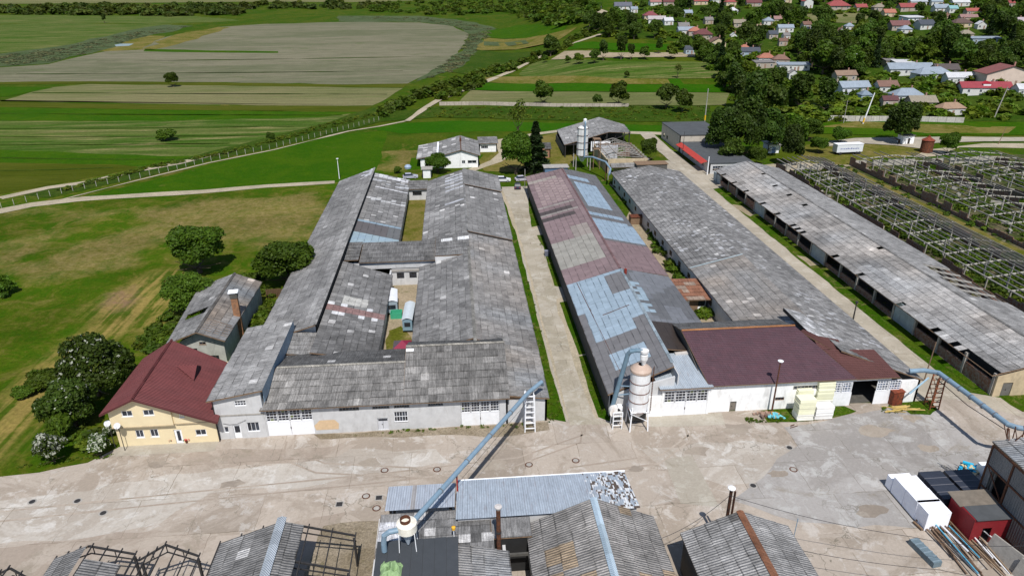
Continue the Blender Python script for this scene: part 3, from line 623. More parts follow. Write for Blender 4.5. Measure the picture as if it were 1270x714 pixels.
# a framed window set into a wall that faces -Y (or along direction d)
def window(root, x, y, z, w_, h, nx=2, ny=2, frame=.07, name='window', fm=None, d=(1, 0), bars=.045, pane=(1, 1, 1), sill=True):
    d = Vector((d[0], d[1], 0)); n = Vector((d.y, -d.x, 0)); o = Vector((x, y, z)); m = MB()
    def bx(u0, u1, v0, v1, t0, t1, mb, c=(1, 1, 1)):
        P = []
        for v in (v0, v1):
            for u, t in ((u0, t0), (u1, t0), (u1, t1), (u0, t1)): P.append(o+d*u+n*(-t)+Vector((0, 0, v)))
        # order: t increases inward
        mb.hexa(P, c)
    bx(0, w_, 0, frame, -.02, .06, m); bx(0, w_, h-frame, h, -.02, .06, m); bx(0, frame, frame, h-frame, -.02, .06, m); bx(w_-frame, w_, frame, h-frame, -.02, .06, m)
    for i in range(1, nx): u = w_*i/nx; bx(u-bars/2, u+bars/2, frame, h-frame, -.01, .05, m)
    for i in range(1, ny): v = h*i/ny; bx(frame, w_-frame, v-bars/2, v+bars/2, -.005, .045, m)
    f = m.build(name, fm or M_wpaint, root)
    g = MB()
    for i in range(nx):
        for j in range(ny):
            k = .4+1.6*h2(i+int(x*3), j+int(z*5), 2); bx(w_*i/nx+.01, w_*(i+1)/nx-.01, h*j/ny+.01, h*(j+1)/ny-.01, .055, .07, g, (pane[0]*k, pane[1]*k, pane[2]*k))
    sub(g, 'pane', M_glass, f)
    if sill: s = MB(); bx(-.08, w_+.08, -.07, -.005, -.1, .1, s); sub(s, 'sill', fm or M_wpaint, f)
    return f
def door(root, x, y, w_, h, c=(1, 1, 1), name='door', glass=None, panels=1, d=(1, 0), mat=None, z=.02):
    d = Vector((d[0], d[1], 0)); n = Vector((d.y, -d.x, 0)); o = Vector((x, y, z)); m = MB()
    def bx(u0, u1, v0, v1, t0, t1, mb, c):
        mb.hexa([o+d*u+n*(-t)+Vector((0, 0, v)) for v in (v0, v1) for u, t in ((u0, t0), (u1, t0), (u1, t1), (u0, t1))], c)
    for i in range(panels): bx(w_*i/panels+.02, w_*(i+1)/panels-.02, .0, h, .0, .07, m, c)
    f = m.build(name, mat or M_wpaint, root)
    if glass: g = MB(); bx(*glass, -.02, .0, g, (1, 1, 1)); sub(g, 'pane', M_glass, f)
    hd = MB(); bx(w_*.5-.16, w_*.5-.08, h*.42, h*.5, -.06, 0, hd, (.3, .3, .3)); sub(hd, 'handle', M_dark, f)
    return f
def gate(root, x, y, w_, h, split, npan=4, nx=3, ny=4, c=(1, 1, 1), z=.03, lab=None):
    """double workshop gate: boarded lower leaves, glazed upper grids"""
    m = MB(); k = w_/2
    for i in range(2): m.box(x+k*i+.02, x+k*(i+1)-.02, y-.06, y, z, z+split, c)
    m.box(x, x+w_, y-.09, y-.062, z+split-.08, z+split+.04, c)
    g = m.build('gate', M_wpaint, root)
    pw = w_/npan
    for i in range(npan):
        f = MB(); x0 = x+pw*i+.04; x1 = x+pw*(i+1)-.04; z0, z1 = z+split+.05, z+h
        for a, b, cc, dd in ((x0, x1, z0, z0+.07), (x0, x1, z1-.07, z1), (x0, x0+.07, z0, z1), (x1-.07, x1, z0, z1)): f.box(a, b, y-.07, y+.0, cc, dd)
        for q in range(1, nx): u = x0+(x1-x0)*q/nx; f.box(u-.016, u+.016, y-.06, y-.005, z0+.07, z1-.07)
        for q in range(1, ny): v = z0+(z1-z0)*q/ny; f.box(x0+.07, x1-.07, y-.055, y-.01, v-.016, v+.016)
        gr = sub(f, 'glazing_grid', M_wpaint, g)
    p = MB()
    for i in range(npan*nx):
        for j in range(ny):
            kk = .2+1.2*h2(i+int(x), j, 4); a = x+w_*i/(npan*nx); cc = (kk, kk, kk*1.1)
            if h2(i, j+int(x), 9) < .1: cc = (6, 6, 1.5)
            p.box(a+.01, a+w_/(npan*nx)-.01, y-.003, y+.012, z+split+.05+(h-split-.05)*j/ny+.01, z+split+.05+(h-split-.05)*(j+1)/ny-.01, cc)
    sub(p, 'pane', M_glass, g)
    h_ = MB(); h_.box(x+k-.05, x+k+.05, y-.12, y-.062, z+split*.45, z+split*.6, (.3, .25, .2)); sub(h_, 'latch', M_rust, g)
    return g
def gable_poly(x0, x1, xr, y, z0, ze0, ze1, zr): return [(x0, y, z0), (x1, y, z0), (x1, y, ze1), (xr, y, zr), (x0, y, ze0)]

# ================= E : long grey building left of the alley
t = thing('factory_hall', 'very long grey sheet roofed hall along the left side of the concrete alley', 'building', (1.8, 130, 0), group='long factory halls')
m = MB(); m.wall((10.9, 77.4), (10.9, 185), 0, 3.6, .3); m.wall((-7.4, 185), (-7.4, 92), 0, 3.3, .3); m.wall((10.9, 185), (-7.4, 185), 0, 3.6, .3)
m.prism(gable_poly(5.6, 10.9, 5.9, 77.4, 0, 4.3, 3.65, 4.32), (0, .3, 0)); m.prism([(10.9, 185, 3.6), (-7.4, 185, 3.6), (1.8, 185, 6.1)], (0, -.3, 0))
m.build('wall', M_plaster, t)
g0 = gtone(.185, .02, .2, 1)
def toneE(u, v, i, j):
    c = g0(u, v, i, j)
    return c
RZ = 6.1
roof('roof', t, (11.1, 77.0, 3.75), (11.2, 90, 3.7), (5.85, 90, 5.05), (5.85, 77.0, 4.45), gtone(.23, .005, .2, 2, .12), su=1.2, sv=1.1)
roof('roof', t, (11.2, 90, 3.7), (11.2, 136, 3.7), (1.8, 136, RZ), (1.8, 90, RZ), gtone(.23, .005, .2, 2, .12), su=1.2, sv=1.1)
m = MB(); m.box(1.8, 11.1, 135.9, 136.05, 3.5, 4.1)
roof('roof', t, (11.25, 136.1, 4.15), (11.25, 170, 4.15), (1.8, 170, RZ+.4), (1.8, 136.1, RZ+.4), gtone(.21, .01, .12, 3), su=1.2, sv=1.2)
roof('roof', t, (11.3, 170.1, 4.6), (11.3, 185.3, 4.6), (1.8, 185.3, RZ+.8), (1.8, 170.1, RZ+.8), gtone(.21, .01, .14, 4), su=1.2)
for yy, dz in ((136.05, .0), (170.05, .45)):
    m = MB()
    for k in range(16): x = 2+k*.6; m.box(x, x+.12, yy-.02, yy+.05, 3.75+dz+(11.25-x)*.255, 4.15+dz+(11.25-x)*.255)
    m.build('vent_slat', M_wood, t)
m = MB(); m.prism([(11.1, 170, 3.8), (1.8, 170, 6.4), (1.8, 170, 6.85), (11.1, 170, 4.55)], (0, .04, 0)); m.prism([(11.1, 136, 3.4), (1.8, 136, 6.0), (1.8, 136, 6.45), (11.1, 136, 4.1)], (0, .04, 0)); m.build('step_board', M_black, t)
def toneEb(u, v, i, j):
    c = gtone(.215, .03, .22, 5)(u, v, i, j)
    yy = u-(-7.7)+134   # distance along
    if j > 3 and 20 < i < 45 and h2(i, 0, 6) < .22: return (.48, .49, .52)
    if 10 < i < 26 and vn(i/3, j/2, 8) > .45: return tuple(x*1.35 for x in c)
    return c
roof('roof', t, (-7.8, 134, 3.6), (-7.8, 185.3, 3.6), (1.8, 185.3, RZ+.5), (1.8, 134, RZ+.5), toneEb, su=1.1, sv=1.2)
roof('roof', t, (-7.8, 90.4, 3.5), (-7.8, 124.6, 3.5), (1.75, 124.6, RZ), (1.75, 90.4, RZ), gtone(.21, .015, .26, 6), su=1.1, sv=1.05)
ridge_cap(t, (1.8, 87, RZ+.05), (1.8, 134, RZ+.05), (.22, .21, .19)); ridge_cap(t, (1.8, 136, RZ+.55), (1.8, 185, RZ+.55))
m = MB(); m.box(-3.2, -.9, 134.3, 135.1, 6.15, 6.2); m.box(-.7, 1.4, 134.3, 135.1, 6.35, 6.4)

# ================= D : long hall at far left with clerestory step
t = thing('factory_hall', 'long grey hall beside the meadow, left roof slope stepped above the patched right one', 'building', (-22, 140, 0), group='long factory halls')
m = MB(); m.wall((-31.4, 188), (-31.4, 97), 0, 3.6, .3); m.wall((-13.1, 92), (-13.1, 124.5), 0, 3.2, .3); m.wall((-13.1, 133), (-13.1, 187), 0, 3.2, .3); m.wall((-13.1, 187), (-31.4, 187), 0, 3.3, .3)
m.prism([(-31.4, 187, 3.3), (-22.3, 187, 6.9), (-22, 187, 3.3)], (0, -.3, 0)); m.prism([(-31.4, 96.2, 0), (-22.3, 96.2, 0), (-22.3, 96.2, 6.6), (-31.4, 96.2, 3.4)], (0, .3, 0)); m.prism([(-22, 187, 3.3), (-13.1, 187, 3.3), (-22, 187, 5.6)], (0, -.3, 0))
m.build('wall', M_plaster, t)
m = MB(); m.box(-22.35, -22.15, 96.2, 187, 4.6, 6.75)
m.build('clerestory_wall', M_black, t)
def toneDl(u, v, i, j):
    c = gtone(.22, .004, .13, 9)(u, v, i, j); k = .75+.5*vn(u/14+v/4, v/14-u/6, 13)
    if i > 78 and j > 5 and h2(i, j, 3) < .6: return (.5, .51, .53)
    return tuple(x*k*(1.25 if j > 6 else 1) for x in c)
roof('roof', t, (-31.9, 96, 3.5), (-31.9, 188, 3.5), (-22.15, 188.5, 6.85), (-22.15, 95.2, 6.85), toneDl, su=1.1, sv=1.2)
def toneDf(u, v, i, j):
    c = gtone(.2, .03, .22, 21)(u, v, i, j)
    if i > 44: return (.62, .62, .64) if h2(i, j, 1) < .9-(.25 if i > 47 else 0) else c
    if i in (33,) and j < 7: return (.55, .55, .57)
    if 36 < i <= 41 and vn(i/2, j/2, 4) > .5: return (.45, .46, .48)
    if 18 < i < 23 and h2(i, j, 8) < .55: return (.5, .5, .5)
    return c
roof('roof', t, (-12.7, 148.5, 3.3), (-12.7, 187.6, 3.3), (-22.1, 187.6, 5.7), (-22.1, 148.5, 5.7), toneDf, su=.8, sv=1.2)
def toneDm(u, v, i, j): return (.2, .21, .23) if (j == 1) else ((.155, .135, .125) if i > 3 else (.3, .4, .47))
roof('roof', t, (-12.7, 140.5, 3.3), (-12.7, 148.4, 3.3), (-22.1, 148.4, 5.7), (-22.1, 140.5, 5.7), lambda u, v, i, j: (.13, .115, .115) if j > 1 and i < 6 else (.28, .37, .44) if i >= 6 else (.15, .15, .15), mat=M_metal, su=1.1, sv=1.3, jit=.3)
roof('roof', t, (-12.7, 133.6, 3.3), (-12.7, 140.4, 3.3), (-22.1, 140.4, 5.7), (-22.1, 133.6, 5.7), lambda u, v, i, j: (.30+.04*h2(i, j, 5), .40+.04*h2(i, j, 5), .48), mat=M_metal, su=1.1, sv=1.3, jit=.3)
def toneDn(u, v, i, j):
    c = gtone(.19, .02, .24, 31)(u, v, i, j)
    if i == 13 or i == 14: return (.26, .16, .15) if h2(i, j, 2) < .8 else (.62, .62, .62)
    if i in (12, 15) and h2(i, j, 4) < .35: return (.65, .65, .66)
    if 16 <= i <= 18 and 3 <= j <= 6: return (.46, .45, .42)
    if i < 8: return tuple(x*.85 for x in c)
    return c
roof('roof', t, (-12.7, 90, 3.3), (-12.7, 121.5, 3.3), (-22, 123.8, 5.6), (-22, 89, 5.6), toneDn, su=1.1, sv=1.1)
ridge_cap(t, (-22.2, 95.2, 6.9), (-22.2, 188.4, 6.9), (.3, .29, .28))
m = MB(); m.wall((-25.9, 90), (-21.9, 90), 0, 4.6, .3); m.build('wall', M_plaster, t)
roof('roof', t, (-25.8, 90, 5.0), (-22, 90, 4.6), (-22, 95.8, 5.2), (-25.8, 95.8, 5.6), gtone(.25, 0, .12, 33), su=1., sv=1.2)

# ================= F : cross link over the courtyard
t = thing('link_building', 'low cross building bridging the two left halls, two barred windows facing the small courtyard', 'building', (-12, 125, 0))
m = MB(); m.wall((-13.1, 124.3), (-7.6, 124.3), 0, 3.3, .3, ops=[(.9, 2.3, 1.4, 2.6), (3.3, 4.7, 1.4, 2.6)]); m.wall((-22, 125.7), (-4.7, 125.7), 3.0, 4.4, .25); m.wall((-7.6, 132.8), (-13.1, 132.8), 0, 4, .3)
m.wall((-4.7, 124.6), (1.8, 124.6), 4.3, 5.5, .25)
m.build('wall', M_cream_old if 'M_cream_old' in globals() else M_plaster, t)
window(t, -12.2, 124.42, 1.4, 1.4, 1.2, 5, 3, fm=M_dark); window(t, -9.8, 124.42, 1.4, 1.4, 1.2, 5, 3, fm=M_dark)
m = MB(); m.box(-13.2, -7.6, 124.1, 124.29, 2.9, 3.35); m.build('lintel_band', M_conc, t)
roof('roof', t, (-23, 125.2, 5.2), (-19.4, 125.2, 5.2), (-19.4, 133.6, 5.75), (-23, 133.6, 5.75), gtone(.15, 0, .14, 41), su=1.2)
roof('roof', t, (-19.3, 125.3, 4.55), (-4.7, 125.3, 4.55), (-4.7, 133.8, 5.5), (-19.3, 133.8, 5.5), gtone(.155, .01, .14, 42), su=1.15, sv=1.7)
def toneFl(u, v, i, j): return (.7, .7, .7) if (j == 4 and i in (1, 2, 4, 5)) else gtone(.16, 0, .14, 43)(u, v, i, j)
roof('roof', t, (-4.7, 124.7, 5.6), (1.95, 124.7, 5.9), (1.95, 134.2, 6.9), (-4.7, 134.2, 6.1), toneFl, su=1.1, sv=1.7)

# ================= C : tall narrow block with mono-pitch roof
t = thing('workshop_block', 'narrow two storey grey block with mono-pitch sheet roof, right of the cream house', 'building', (-29, 77, 0))
m = MB(); X0, X1 = -31.9, -25.9
m.wall((X0, 77), (X1, 77), 0, 5.9, .3, ops=[(.7, 1.25, .98, 1.9), (1.85, 2.8, 0, 2.1), (3.6, 5.2, .93, 2.4), (2.6, 4.05, 4.95, 5.75)])
m.prism([(X0, 77, 5.9), (X1, 77, 5.9), (X1, 77, 7.15), (X0, 77, 6.05)], (0, .3, 0)); m.wall((X1, 77.3), (X1, 96.3), 0, 7.1, .25); m.wall((X0, 96.3), (X0, 77.3), 0, 6, .25); m.wall((X1, 96.3), (X0, 96.3), 0, 6.1, .25)
m.build('wall', M_plaster, t)
m = MB(); m.box(X0-.02, X1, 76.93, 76.998, 3.55, 3.75); m.build('string_course', M_conc, t)
window(t, -31.2, 77.12, .98, .55, .92, 1, 1, bars=.04); window(t, -28.3, 77.12, .93, 1.6, 1.47, 3, 1, frame=.09); window(t, -29.3, 77.12, 4.95, 1.45, .8, 4, 2)
door(t, -30.05, 77.1, .95, 2.1, glass=(.15, .8, .9, 1.9))
roof('roof', t, (-32.5, 76.5, 6.15), (-32.5, 96.4, 6.15), (-25.45, 96.6, 7.35), (-25.45, 76.6, 7.35), gtone(.26, .01, .14, 51), su=1.1, sv=1.3)
m = MB(); m.box(-25.62, -25.56, 77.2, 96.4, 5.2, 7.2); m.build('side_cladding', M_bpipe, t)
m = MB(); m.tube([(-31.2, 76.93, 2.5), (-30.4, 76.9, 2.3), (-29.4, 76.9, 2.35), (-28.2, 76.9, 2.9)], .02, 5); m.build('cable', M_wire, t)
m = MB(); m.tube([(-31.95, 76.9, 0), (-31.95, 76.9, 5.9)], .06, 6); m.build('downpipe', M_dark, t)

# ================= G : front workshop, left of the alley
t = thing('front_workshop', 'wide grey workshop under an old grey sheet roof, left of the alley mouth', 'building', (-10, 77, 0))
m = MB()
m.wall((-25.9, 77.1), (5.6, 77.1), 0, 4.35, .35, ops=[(.15, 6.1, 0, 3.9), (9.5, 12.1, 3.3, 3.85), (13.8, 16.0, 3.35, 3.8), (16.6, 18.6, 3.35, 3.8), (21, 23, 3.4, 3.8), (14.3, 15.7, .1, 1.95), (16.5, 18.3, 1.2, 2.8), (25.3, 30.4, 0, 3.7)])
m.wall((5.6, 77.1), (5.6, 92), 0, 4, .25); m.wall((-25.6, 77.3), (-25.6, 91), 0, 4, .2)
m.build('wall', M_plaster, t)
gate(t, -25.75, 77.2, 5.95, 3.9, 2.2); gate(t, -.6, 77.2, 5.1, 3.7, 2.05)
for x, w_, z, h in ((-16.4, 2.6, 3.3, .55), (-12.1, 2.2, 3.35, .45), (-9.3, 2., 3.35, .45), (-4.9, 2, 3.4, .4)): window(t, x, 77.25, z, w_, h, 6, 1, fm=M_conc, sill=False)
window(t, -9.4, 77.2, 1.2, 1.8, 1.6, 5, 2, fm=M_wpaint); door(t, -11.6, 77.2, 1.4, 1.95, panels=2, c=(.7, .7, .72), glass=(.1, 1.3, 1.45, 1.75))
m = MB(); m.face([(-19.6, 77.085, .6), (-16.7, 77.085, .6), (-16.6, 77.085, 1.5), (-17.1, 77.085, 2.1), (-19, 77.085, 2.1), (-19.8, 77.085, 1.3)]); m.build('peach_patch', nm('peach_plaster', (.62, .45, .28), .1, 3.), t)
def toneG(u, v, i, j):
    c = gtone(.195, .004, .2, 61)(u, v, i, j)
    if h2(i, j, 17) < .07: c = tuple(x*1.5 for x in c)
    if h2(i//3, j, 5) < .1: c = tuple(x*1.3 for x in c)
    return (c[0]*1.02, c[1], c[2]*.97)
roof('roof', t, (-26.2, 76.55, 4.38), (-8.05, 76.55, 4.38), (-8.05, 83.7, 6.4), (-25.4, 83.7, 6.4), toneG, mat=M_asbg, su=1.05, sv=1.25)
roof('roof', t, (-8.0, 76.5, 4.38), (5.8, 76.5, 4.38), (5.8, 86.4, 7.3), (-8.0, 86.4, 7.3), toneG, mat=M_asbg, su=1.05, sv=1.25)
roof('roof', t, (-8.1, 90.6, 4.6), (-25.2, 90.6, 4.6), (-25.3, 83.8, 6.42), (-8.1, 83.8, 6.42), gtone(.10, .015, .14, 63), su=1.05, sv=1.25)  # both back slopes toned darker: shade of facing away put into the sheets
roof('roof', t, (5.8, 91.5, 5.2), (-8.0, 91.5, 5.2), (-8.0, 86.5, 7.32), (5.8, 86.5, 7.32), gtone(.10, .01, .14, 64), su=1.05, sv=1.25)
ridge_cap(t, (-25.3, 83.75, 6.45), (-8.1, 83.75, 6.45), (.33, .31, .27)); ridge_cap(t, (-8, 86.45, 7.36), (5.8, 86.45, 7.36), (.33, .31, .27))
m = MB(); m.prism([(-8.03, 83.7, 5.9), (-8.03, 86.4, 7.2), (-8.03, 91, 5.2), (-8.03, 90.6, 4.5)], (.04, 0, 0)); m.build('gable_cheek', M_plaster, t)
m = MB(); m.box(-7.95, -6.9, 85.3, 86.2, 7.12, 7.2, (1.2, 1.2, 1.2)); m.build('white_sheet', M_wpaint, t)
m = MB(); m.box(5.8, 8.2, 77.3, 77.39, 3.7, 4.2); m.build('wood_fascia', M_wood, t)

# ================= I : tiled and blue hall right of the alley
t = thing('factory_hall', 'very long hall right of the alley, half red brown tiles, half pale blue sheets', 'building', (29, 130, 0), group='long factory halls')
m = MB(); m.wall((19.4, 185), (19.4, 77.2), 0, 3.9, .3); m.wall((38, 98), (38, 185), 0, 3.6, .3); m.wall((38, 185), (19.4, 185), 0, 3.8, .3)
m.wall((19.4, 77.2), (26.6, 77.2), 0, 3.7, .3); m.prism([(19.4, 185, 3.8), (38, 185, 3.8), (28.8, 185, 6.1)], (0, -.3, 0)); m.prism([(19.4, 77.2, 3.7), (28, 77.2, 3.7), (28, 77.2, 6.0)], (0, .3, 0))
m.build('wall', M_plaster, t)
m = MB(); m.box(19.3, 19.398, 78, 184, 0.0, 3.6); m.build('wall_shade', nm('shaded_wall_tone', (.06, .062, .065), .3, 1.), t)  # dark sheet over the alley face: the wall's shade put into colour
def toneI(u, v, i, j):   # i along Y from front (112) to back, j from eave up
    r = h2(i, j, 71)*.2+.9
    if 57 <= i <= 58 and j < 6: return (.34*r, .30*r, .27*r)
    if i in (33, 38) and j < 7: return (.30*r, .27*r, .25*r)
    if i in (30, 31, 34, 35) and j < 6: return (.09, .075, .075)
    if 40 <= i < 57 and 0 < j < 7: return (.34*r, .265*r, .25*r) if (i+j) % 2 else (.29*r, .215*r, .22*r)
    if 6 <= i < 18 and j < 7: return (.335*r, .32*r, .285*r)
    if 18 <= i < 24 and 3 < j < 7: return (.31*r, .27*r, .245*r)
    k = .205*r*(.85+.3*vn(i/4, j/3, 75)); return (k*1.2, k*.88, k*.9)
roof('roof', t, (18.9, 112.2, 4.05), (18.9, 185.3, 4.05), (28.85, 185.3, 6.35), (28.85, 113.6, 6.35), toneI, mat=M_tile, su=1.15, sv=1.25, jit=.5, bands=(.55, .85))
def toneIr(u, v, i, j):
    r = h2(i, j, 81)*.16+.92
    if j >= 8 or i >= 62 or i < 8 or True:
        pass
    if i < 13: return (.23*r, .165*r, .17*r)
    if 13 < i <= 24 or 26 < i < 29: 
        return (.29*r, .375*r, .46*r) if 1 <= j < 8 or i < 24 else (.14, .14, .145)
    if 33 <= i <= 50 and 2 <= j < 7: return (.29*r, .375*r, .46*r)
    if 53 <= i <= 55 and 3 <= j < 8: return (.29*r, .375*r, .46*r)
    return (.15*r, .15*r, .155*r)
roof('roof', t, (38.35, 115, 3.9), (38.35, 185.3, 3.9), (28.85, 185.3, 6.35), (28.85, 113.6, 6.35), toneIr, mat=M_tile, su=1.15, sv=1.2, jit=.5)
def toneB(u, v, i, j):   # blue front-left slope: i from Y=77
    r = h2(i, j, 91)*.14+.93; b = (.30*r, .385*r, .46*r); g = (.165*r, .16*r, .165*r)
    if i < 3: return g
    if i < 9: return b if (4 <= i <= 7 and 2 <= j <= 6) and j > 1 else g
    if i < 15: return b if (i >= 11 and j <= 6 and j > 0 and h2(i//2, 1, 3) > .15) else g
    if i < 24: return b if j > 0 or i > 20 else g
    return b if j < 6 or i > 30 else g
def toneB2(u, v, i, j):
    r = h2(i, j, 92)*.16+.92; b = (.30*r, .385*r, .46*r); g = (.165*r, .16*r, .165*r)
    if i < 20: b_ = (i < 16 and i > 3 and j > 1 and j < 7)
    else: b_ = (j > 0)
    if i > 24 and j > 5: b_ = i > 27
    return b if b_ else g
roof('roof', t, (18.9, 76.6, 4.1), (18.9, 112.1, 4.1), (28.9, 113.4, 6.42), (28.4, 79.2, 6.42), toneB, mat=M_metal, su=1.1, sv=1.15, jit=.5)
def toneBr(u, v, i, j):
    r = h2(i, j, 93)*.16+.92
    if i < 8: return (.06, .045, .038)
    if j > 6 and 10 < i < 22 and h2(i, j, 6) < .5: return (.36*r, .46*r, .53*r)
    return (.22*r, .225*r, .24*r) if vn(i/4, j/3, 8) > .5 else (.16*r, .16*r, .165*r)
roof('roof', t, (38.3, 86.5, 3.8), (38.3, 114.9, 3.8), (28.9, 113.4, 6.42), (28.5, 84, 6.42), toneBr, mat=M_metal, su=1.1, sv=1.15, jit=.5)
ridge_cap(t, (28.85, 113.6, 6.42), (28.85, 185.2, 6.42), (.20, .12, .12)); ridge_cap(t, (28.45, 80, 6.47), (28.9, 113, 6.47), (.3, .36, .4))
m = MB(); m.tube([(21.6, 79, 4.75), (20.7, 112, 4.55)], .06, 6); m.tube([(22.5, 98, 5.05), (27, 99.2, 6.1)], .05, 6); m.build('gutter_pipe', M_rust, t)
m = MB(); m.box(29.0, 29.4, 111, 111.4, 6.3, 7.2, (2, .6, .6)); m.lathe(29.2, 111.2, [(.3, 7.2), (0, 7.45)], 8, (1.6, .5, .5)); m.build('roof_vent', M_rust, t)
m = MB(); m.box(24.2, 30.4, 184.5, 187.5, 4.4, 6.6, (.5, .6, .7)); r_ = m.build('ventilator_box', M_bpipe, t)
m = MB(); m.box(23.8, 30.8, 184.2, 187.8, 6.6, 6.75); sub(m, 'lid', M_conc, r_)
m = MB(); m.wall((28.4, 84.5), (28.4, 77.3), 3.9, 6.25, .15); m.build('cheek_wall', M_plaster, t)
# annex with glazed gate and ribbed roof
t = thing('gate_annex', 'small annex with light blue ribbed roof and white glazed gate right of the front silo', 'building', (29.5, 77, 0))
m = MB(); m.wall((26.4, 76.9), (33.0, 76.9), 0, 4.35, .3, ops=[(.25, 6.3, 0, 3.95)]); m.wall((26.4, 86), (26.4, 77.2), 0, 4.1, .25); m.build('wall', M_white, t)
gate(t, 26.65, 77.0, 6.05, 3.9, 2.1)
roof('roof', t, (25.9, 76.5, 4.5), (33.2, 76.5, 4.5), (32.6, 84.6, 5.2), (25.5, 85.0, 5.2), lambda u, v, i, j: (.38, .43, .48), mat=M_canopy, su=1., sv=9, jit=.2, bands=(.6, .8))
m = MB(); m.box(30.2, 32.8, 84.2, 84.9, 5.1, 5.4, (1.5, 1.5, 1.55)); m.build('flashing_box', M_conc, t)
m = MB(); m.wall((24.0, 76.9), (26.4, 76.9), 0, 3.2, .25); m.build('side_wall', M_white, t)

# ================= K : maroon roofed front workshop
t = thing('front_workshop', 'white workshop with big maroon roof and open gateway facing the yard', 'building', (45, 77, 0))
m = MB()
m.wall((33.1, 77.2), (58.6, 77.2), 0, 4.4, .35, ops=[(3.0, 3.9, 0, 1.6), (11.6, 16, 2.9, 3.6), (9.3, 10.6, 1.35, 1.9), (13.6, 15.2, 0, 1.9), (15.8, 16.5, .9, 1.9), (17.0, 25.5, 0, 3.85)])
m.wall((58.6, 77.2), (62.9, 77.2), 0, 3.5, .35, ops=[(-.1, 1.6, 0, 3.49)]); m.wall((62.9, 77.2), (62.9, 89.9), 0, 3.5, .3)
m.build('wall', M_white, t)
window(t, 44.8, 77.32, 2.95, 4.2, .6, 8, 1, fm=M_conc, sill=False); window(t, 42.4, 77.3, 1.35, 1.3, .55, 3, 1, fm=M_wood); window(t, 48.95, 77.3, .95, .6, .9, 2, 2)
door(t, 36.15, 77.4, .85, 1.55, c=(.6, .55, .5), mat=M_conc); door(t, 46.8, 77.35, 1.5, 1.85, c=(.9, .9, .9), glass=(.1, 1.4, 1.2, 1.6))
# open gateway: two half-glazed leaves each side
for x0 in (50.1, 56.6):
    m = MB(); m.box(x0, x0+3.55 if x0 > 55 else x0+3.1, 77.1, 77.18, .03, 2.15); g = m.build('gate_leaf', M_wpaint, t)
    for k in range(2):
        st_ = 1.75 if x0 > 55 else 1.52; f = MB(); a = x0+.04+k*st_; b = a+st_-.1
        for q in ((a, b, 2.2, 2.3), (a, b, 3.72, 3.82), (a, a+.1, 2.3, 3.72), (b-.1, b, 2.3, 3.72)): f.box(q[0], q[1], 77.08, 77.19, q[2], q[3])
        for i in (1, 2, 3): f.box(a+i*.4-.03, a+i*.4+.03, 77.1, 77.17, 2.3, 3.72)
        for j in (1, 2, 3): f.box(a+.1, b-.1, 77.11, 77.16, 2.2+j*.4-.03, 2.2+j*.4+.03)
        gg = sub(f, 'glazing_grid', M_wpaint, g); p = MB()
        for i in range(4):
            for j in range(4): kk = 2+7*h2(i+int(x0), j+k*7, 6); p.box(a+.01+i*(b-a)/4, a-.01+(i+1)*(b-a)/4, 77.18, 77.2, 2.25+j*.39, 2.23+(j+1)*.39, (kk, kk, kk))
        sub(p, 'pane', M_glass, g)
m = MB(); m.box(50, 60.4, 77.6, 89, .02, .05); m.box(49.8, 50, 77.6, 89, 0, 3.8); m.box(60.4, 60.5, 77.6, 89, 0, 3.6); m.box(50, 60.5, 89, 89.2, 0, 3.8); m.build('interior_wall', M_blackconc, t)  # darkness inside the gateway put into the floor and wall colour
mar = lambda u, v, i, j: (.118+.012*h2(i, j, 3), .070, .084)
def tiler(root, E0, E1, R1, R0, tone=mar): return roof('roof', root, E0, E1, R1, R0, tone, mat=M_tile, su=1.1, sv=.38, jit=.25, bands=(.72, .9))
tiler(t, (32.7, 76.75, 4.5), (53.2, 76.75, 4.5), (48.9, 87.4, 7.35), (31.9, 87.4, 7.35))
tiler(t, (53.3, 76.7, 4.47), (59.4, 76.7, 4.47), (59.0, 82.9, 5.35), (51.4, 82.9, 5.7), lambda u, v, i, j: (.145, .066, .06))
tiler(t, (53.2, 82.9, 5.35), (55.4, 82.9, 5.35), (50.3, 87.2, 6.8), (49.6, 86.8, 6.7), lambda u, v, i, j: (.145, .066, .06))
roof('roof', t, (49.5, 93.5, 5.3), (32.4, 93.5, 5.3), (31.9, 87.5, 7.37), (48.9, 87.5, 7.37), gtone(.11, .02, .16, 95), su=1.05, sv=1.2)
ridge_cap(t, (31.9, 87.45, 7.42), (48.9, 87.45, 7.42), (.35, .16, .07), mat=M_tile)
m = MB(); m.prism([(32.3, 77.4, 3.9), (31.95, 87.4, 7.3), (32.4, 93.4, 5.2), (32.4, 93.4, 4.0)], (.1, 0, 0)); m.prism([(49.2, 87.3, 5.3), (48.95, 87.35, 7.3), (49.6, 93.4, 5.2)], (.1, 0, 0)); m.build('gable_wall', M_blackconc, t)
fa_, fb_, fc_, fd_ = W(971.5, 381.6, 7.5), W(1006, 415, 6.2), W(1039, 421, 5.75), W(992, 387, 6.75)
roof('raised_flap', t, fb_, fc_, fd_, fa_, lambda u, v, i, j: (.52, .52, .53) if h2(i, j, 3) < .45 else (.33, .33, .33), su=.8, sv=.8, edge=False)
fe_, ff_ = W(1016, 434, 5.55), W(1045, 431, 5.35)
roof('raised_flap', t, fe_, ff_, fc_, fb_, lambda u, v, i, j: (.145, .066, .06), mat=M_tile, su=.9, sv=.5, edge=False)
m = MB(); dz_ = Vector((0, 0, -.55)); m.prism([fa_, fb_, fb_+dz_, fa_+dz_], (.05, .04, 0)); m.prism([fb_, fe_, fe_+dz_*.7, fb_+dz_], (.05, .04, 0)); m.build('flap_cheek', M_black, t)

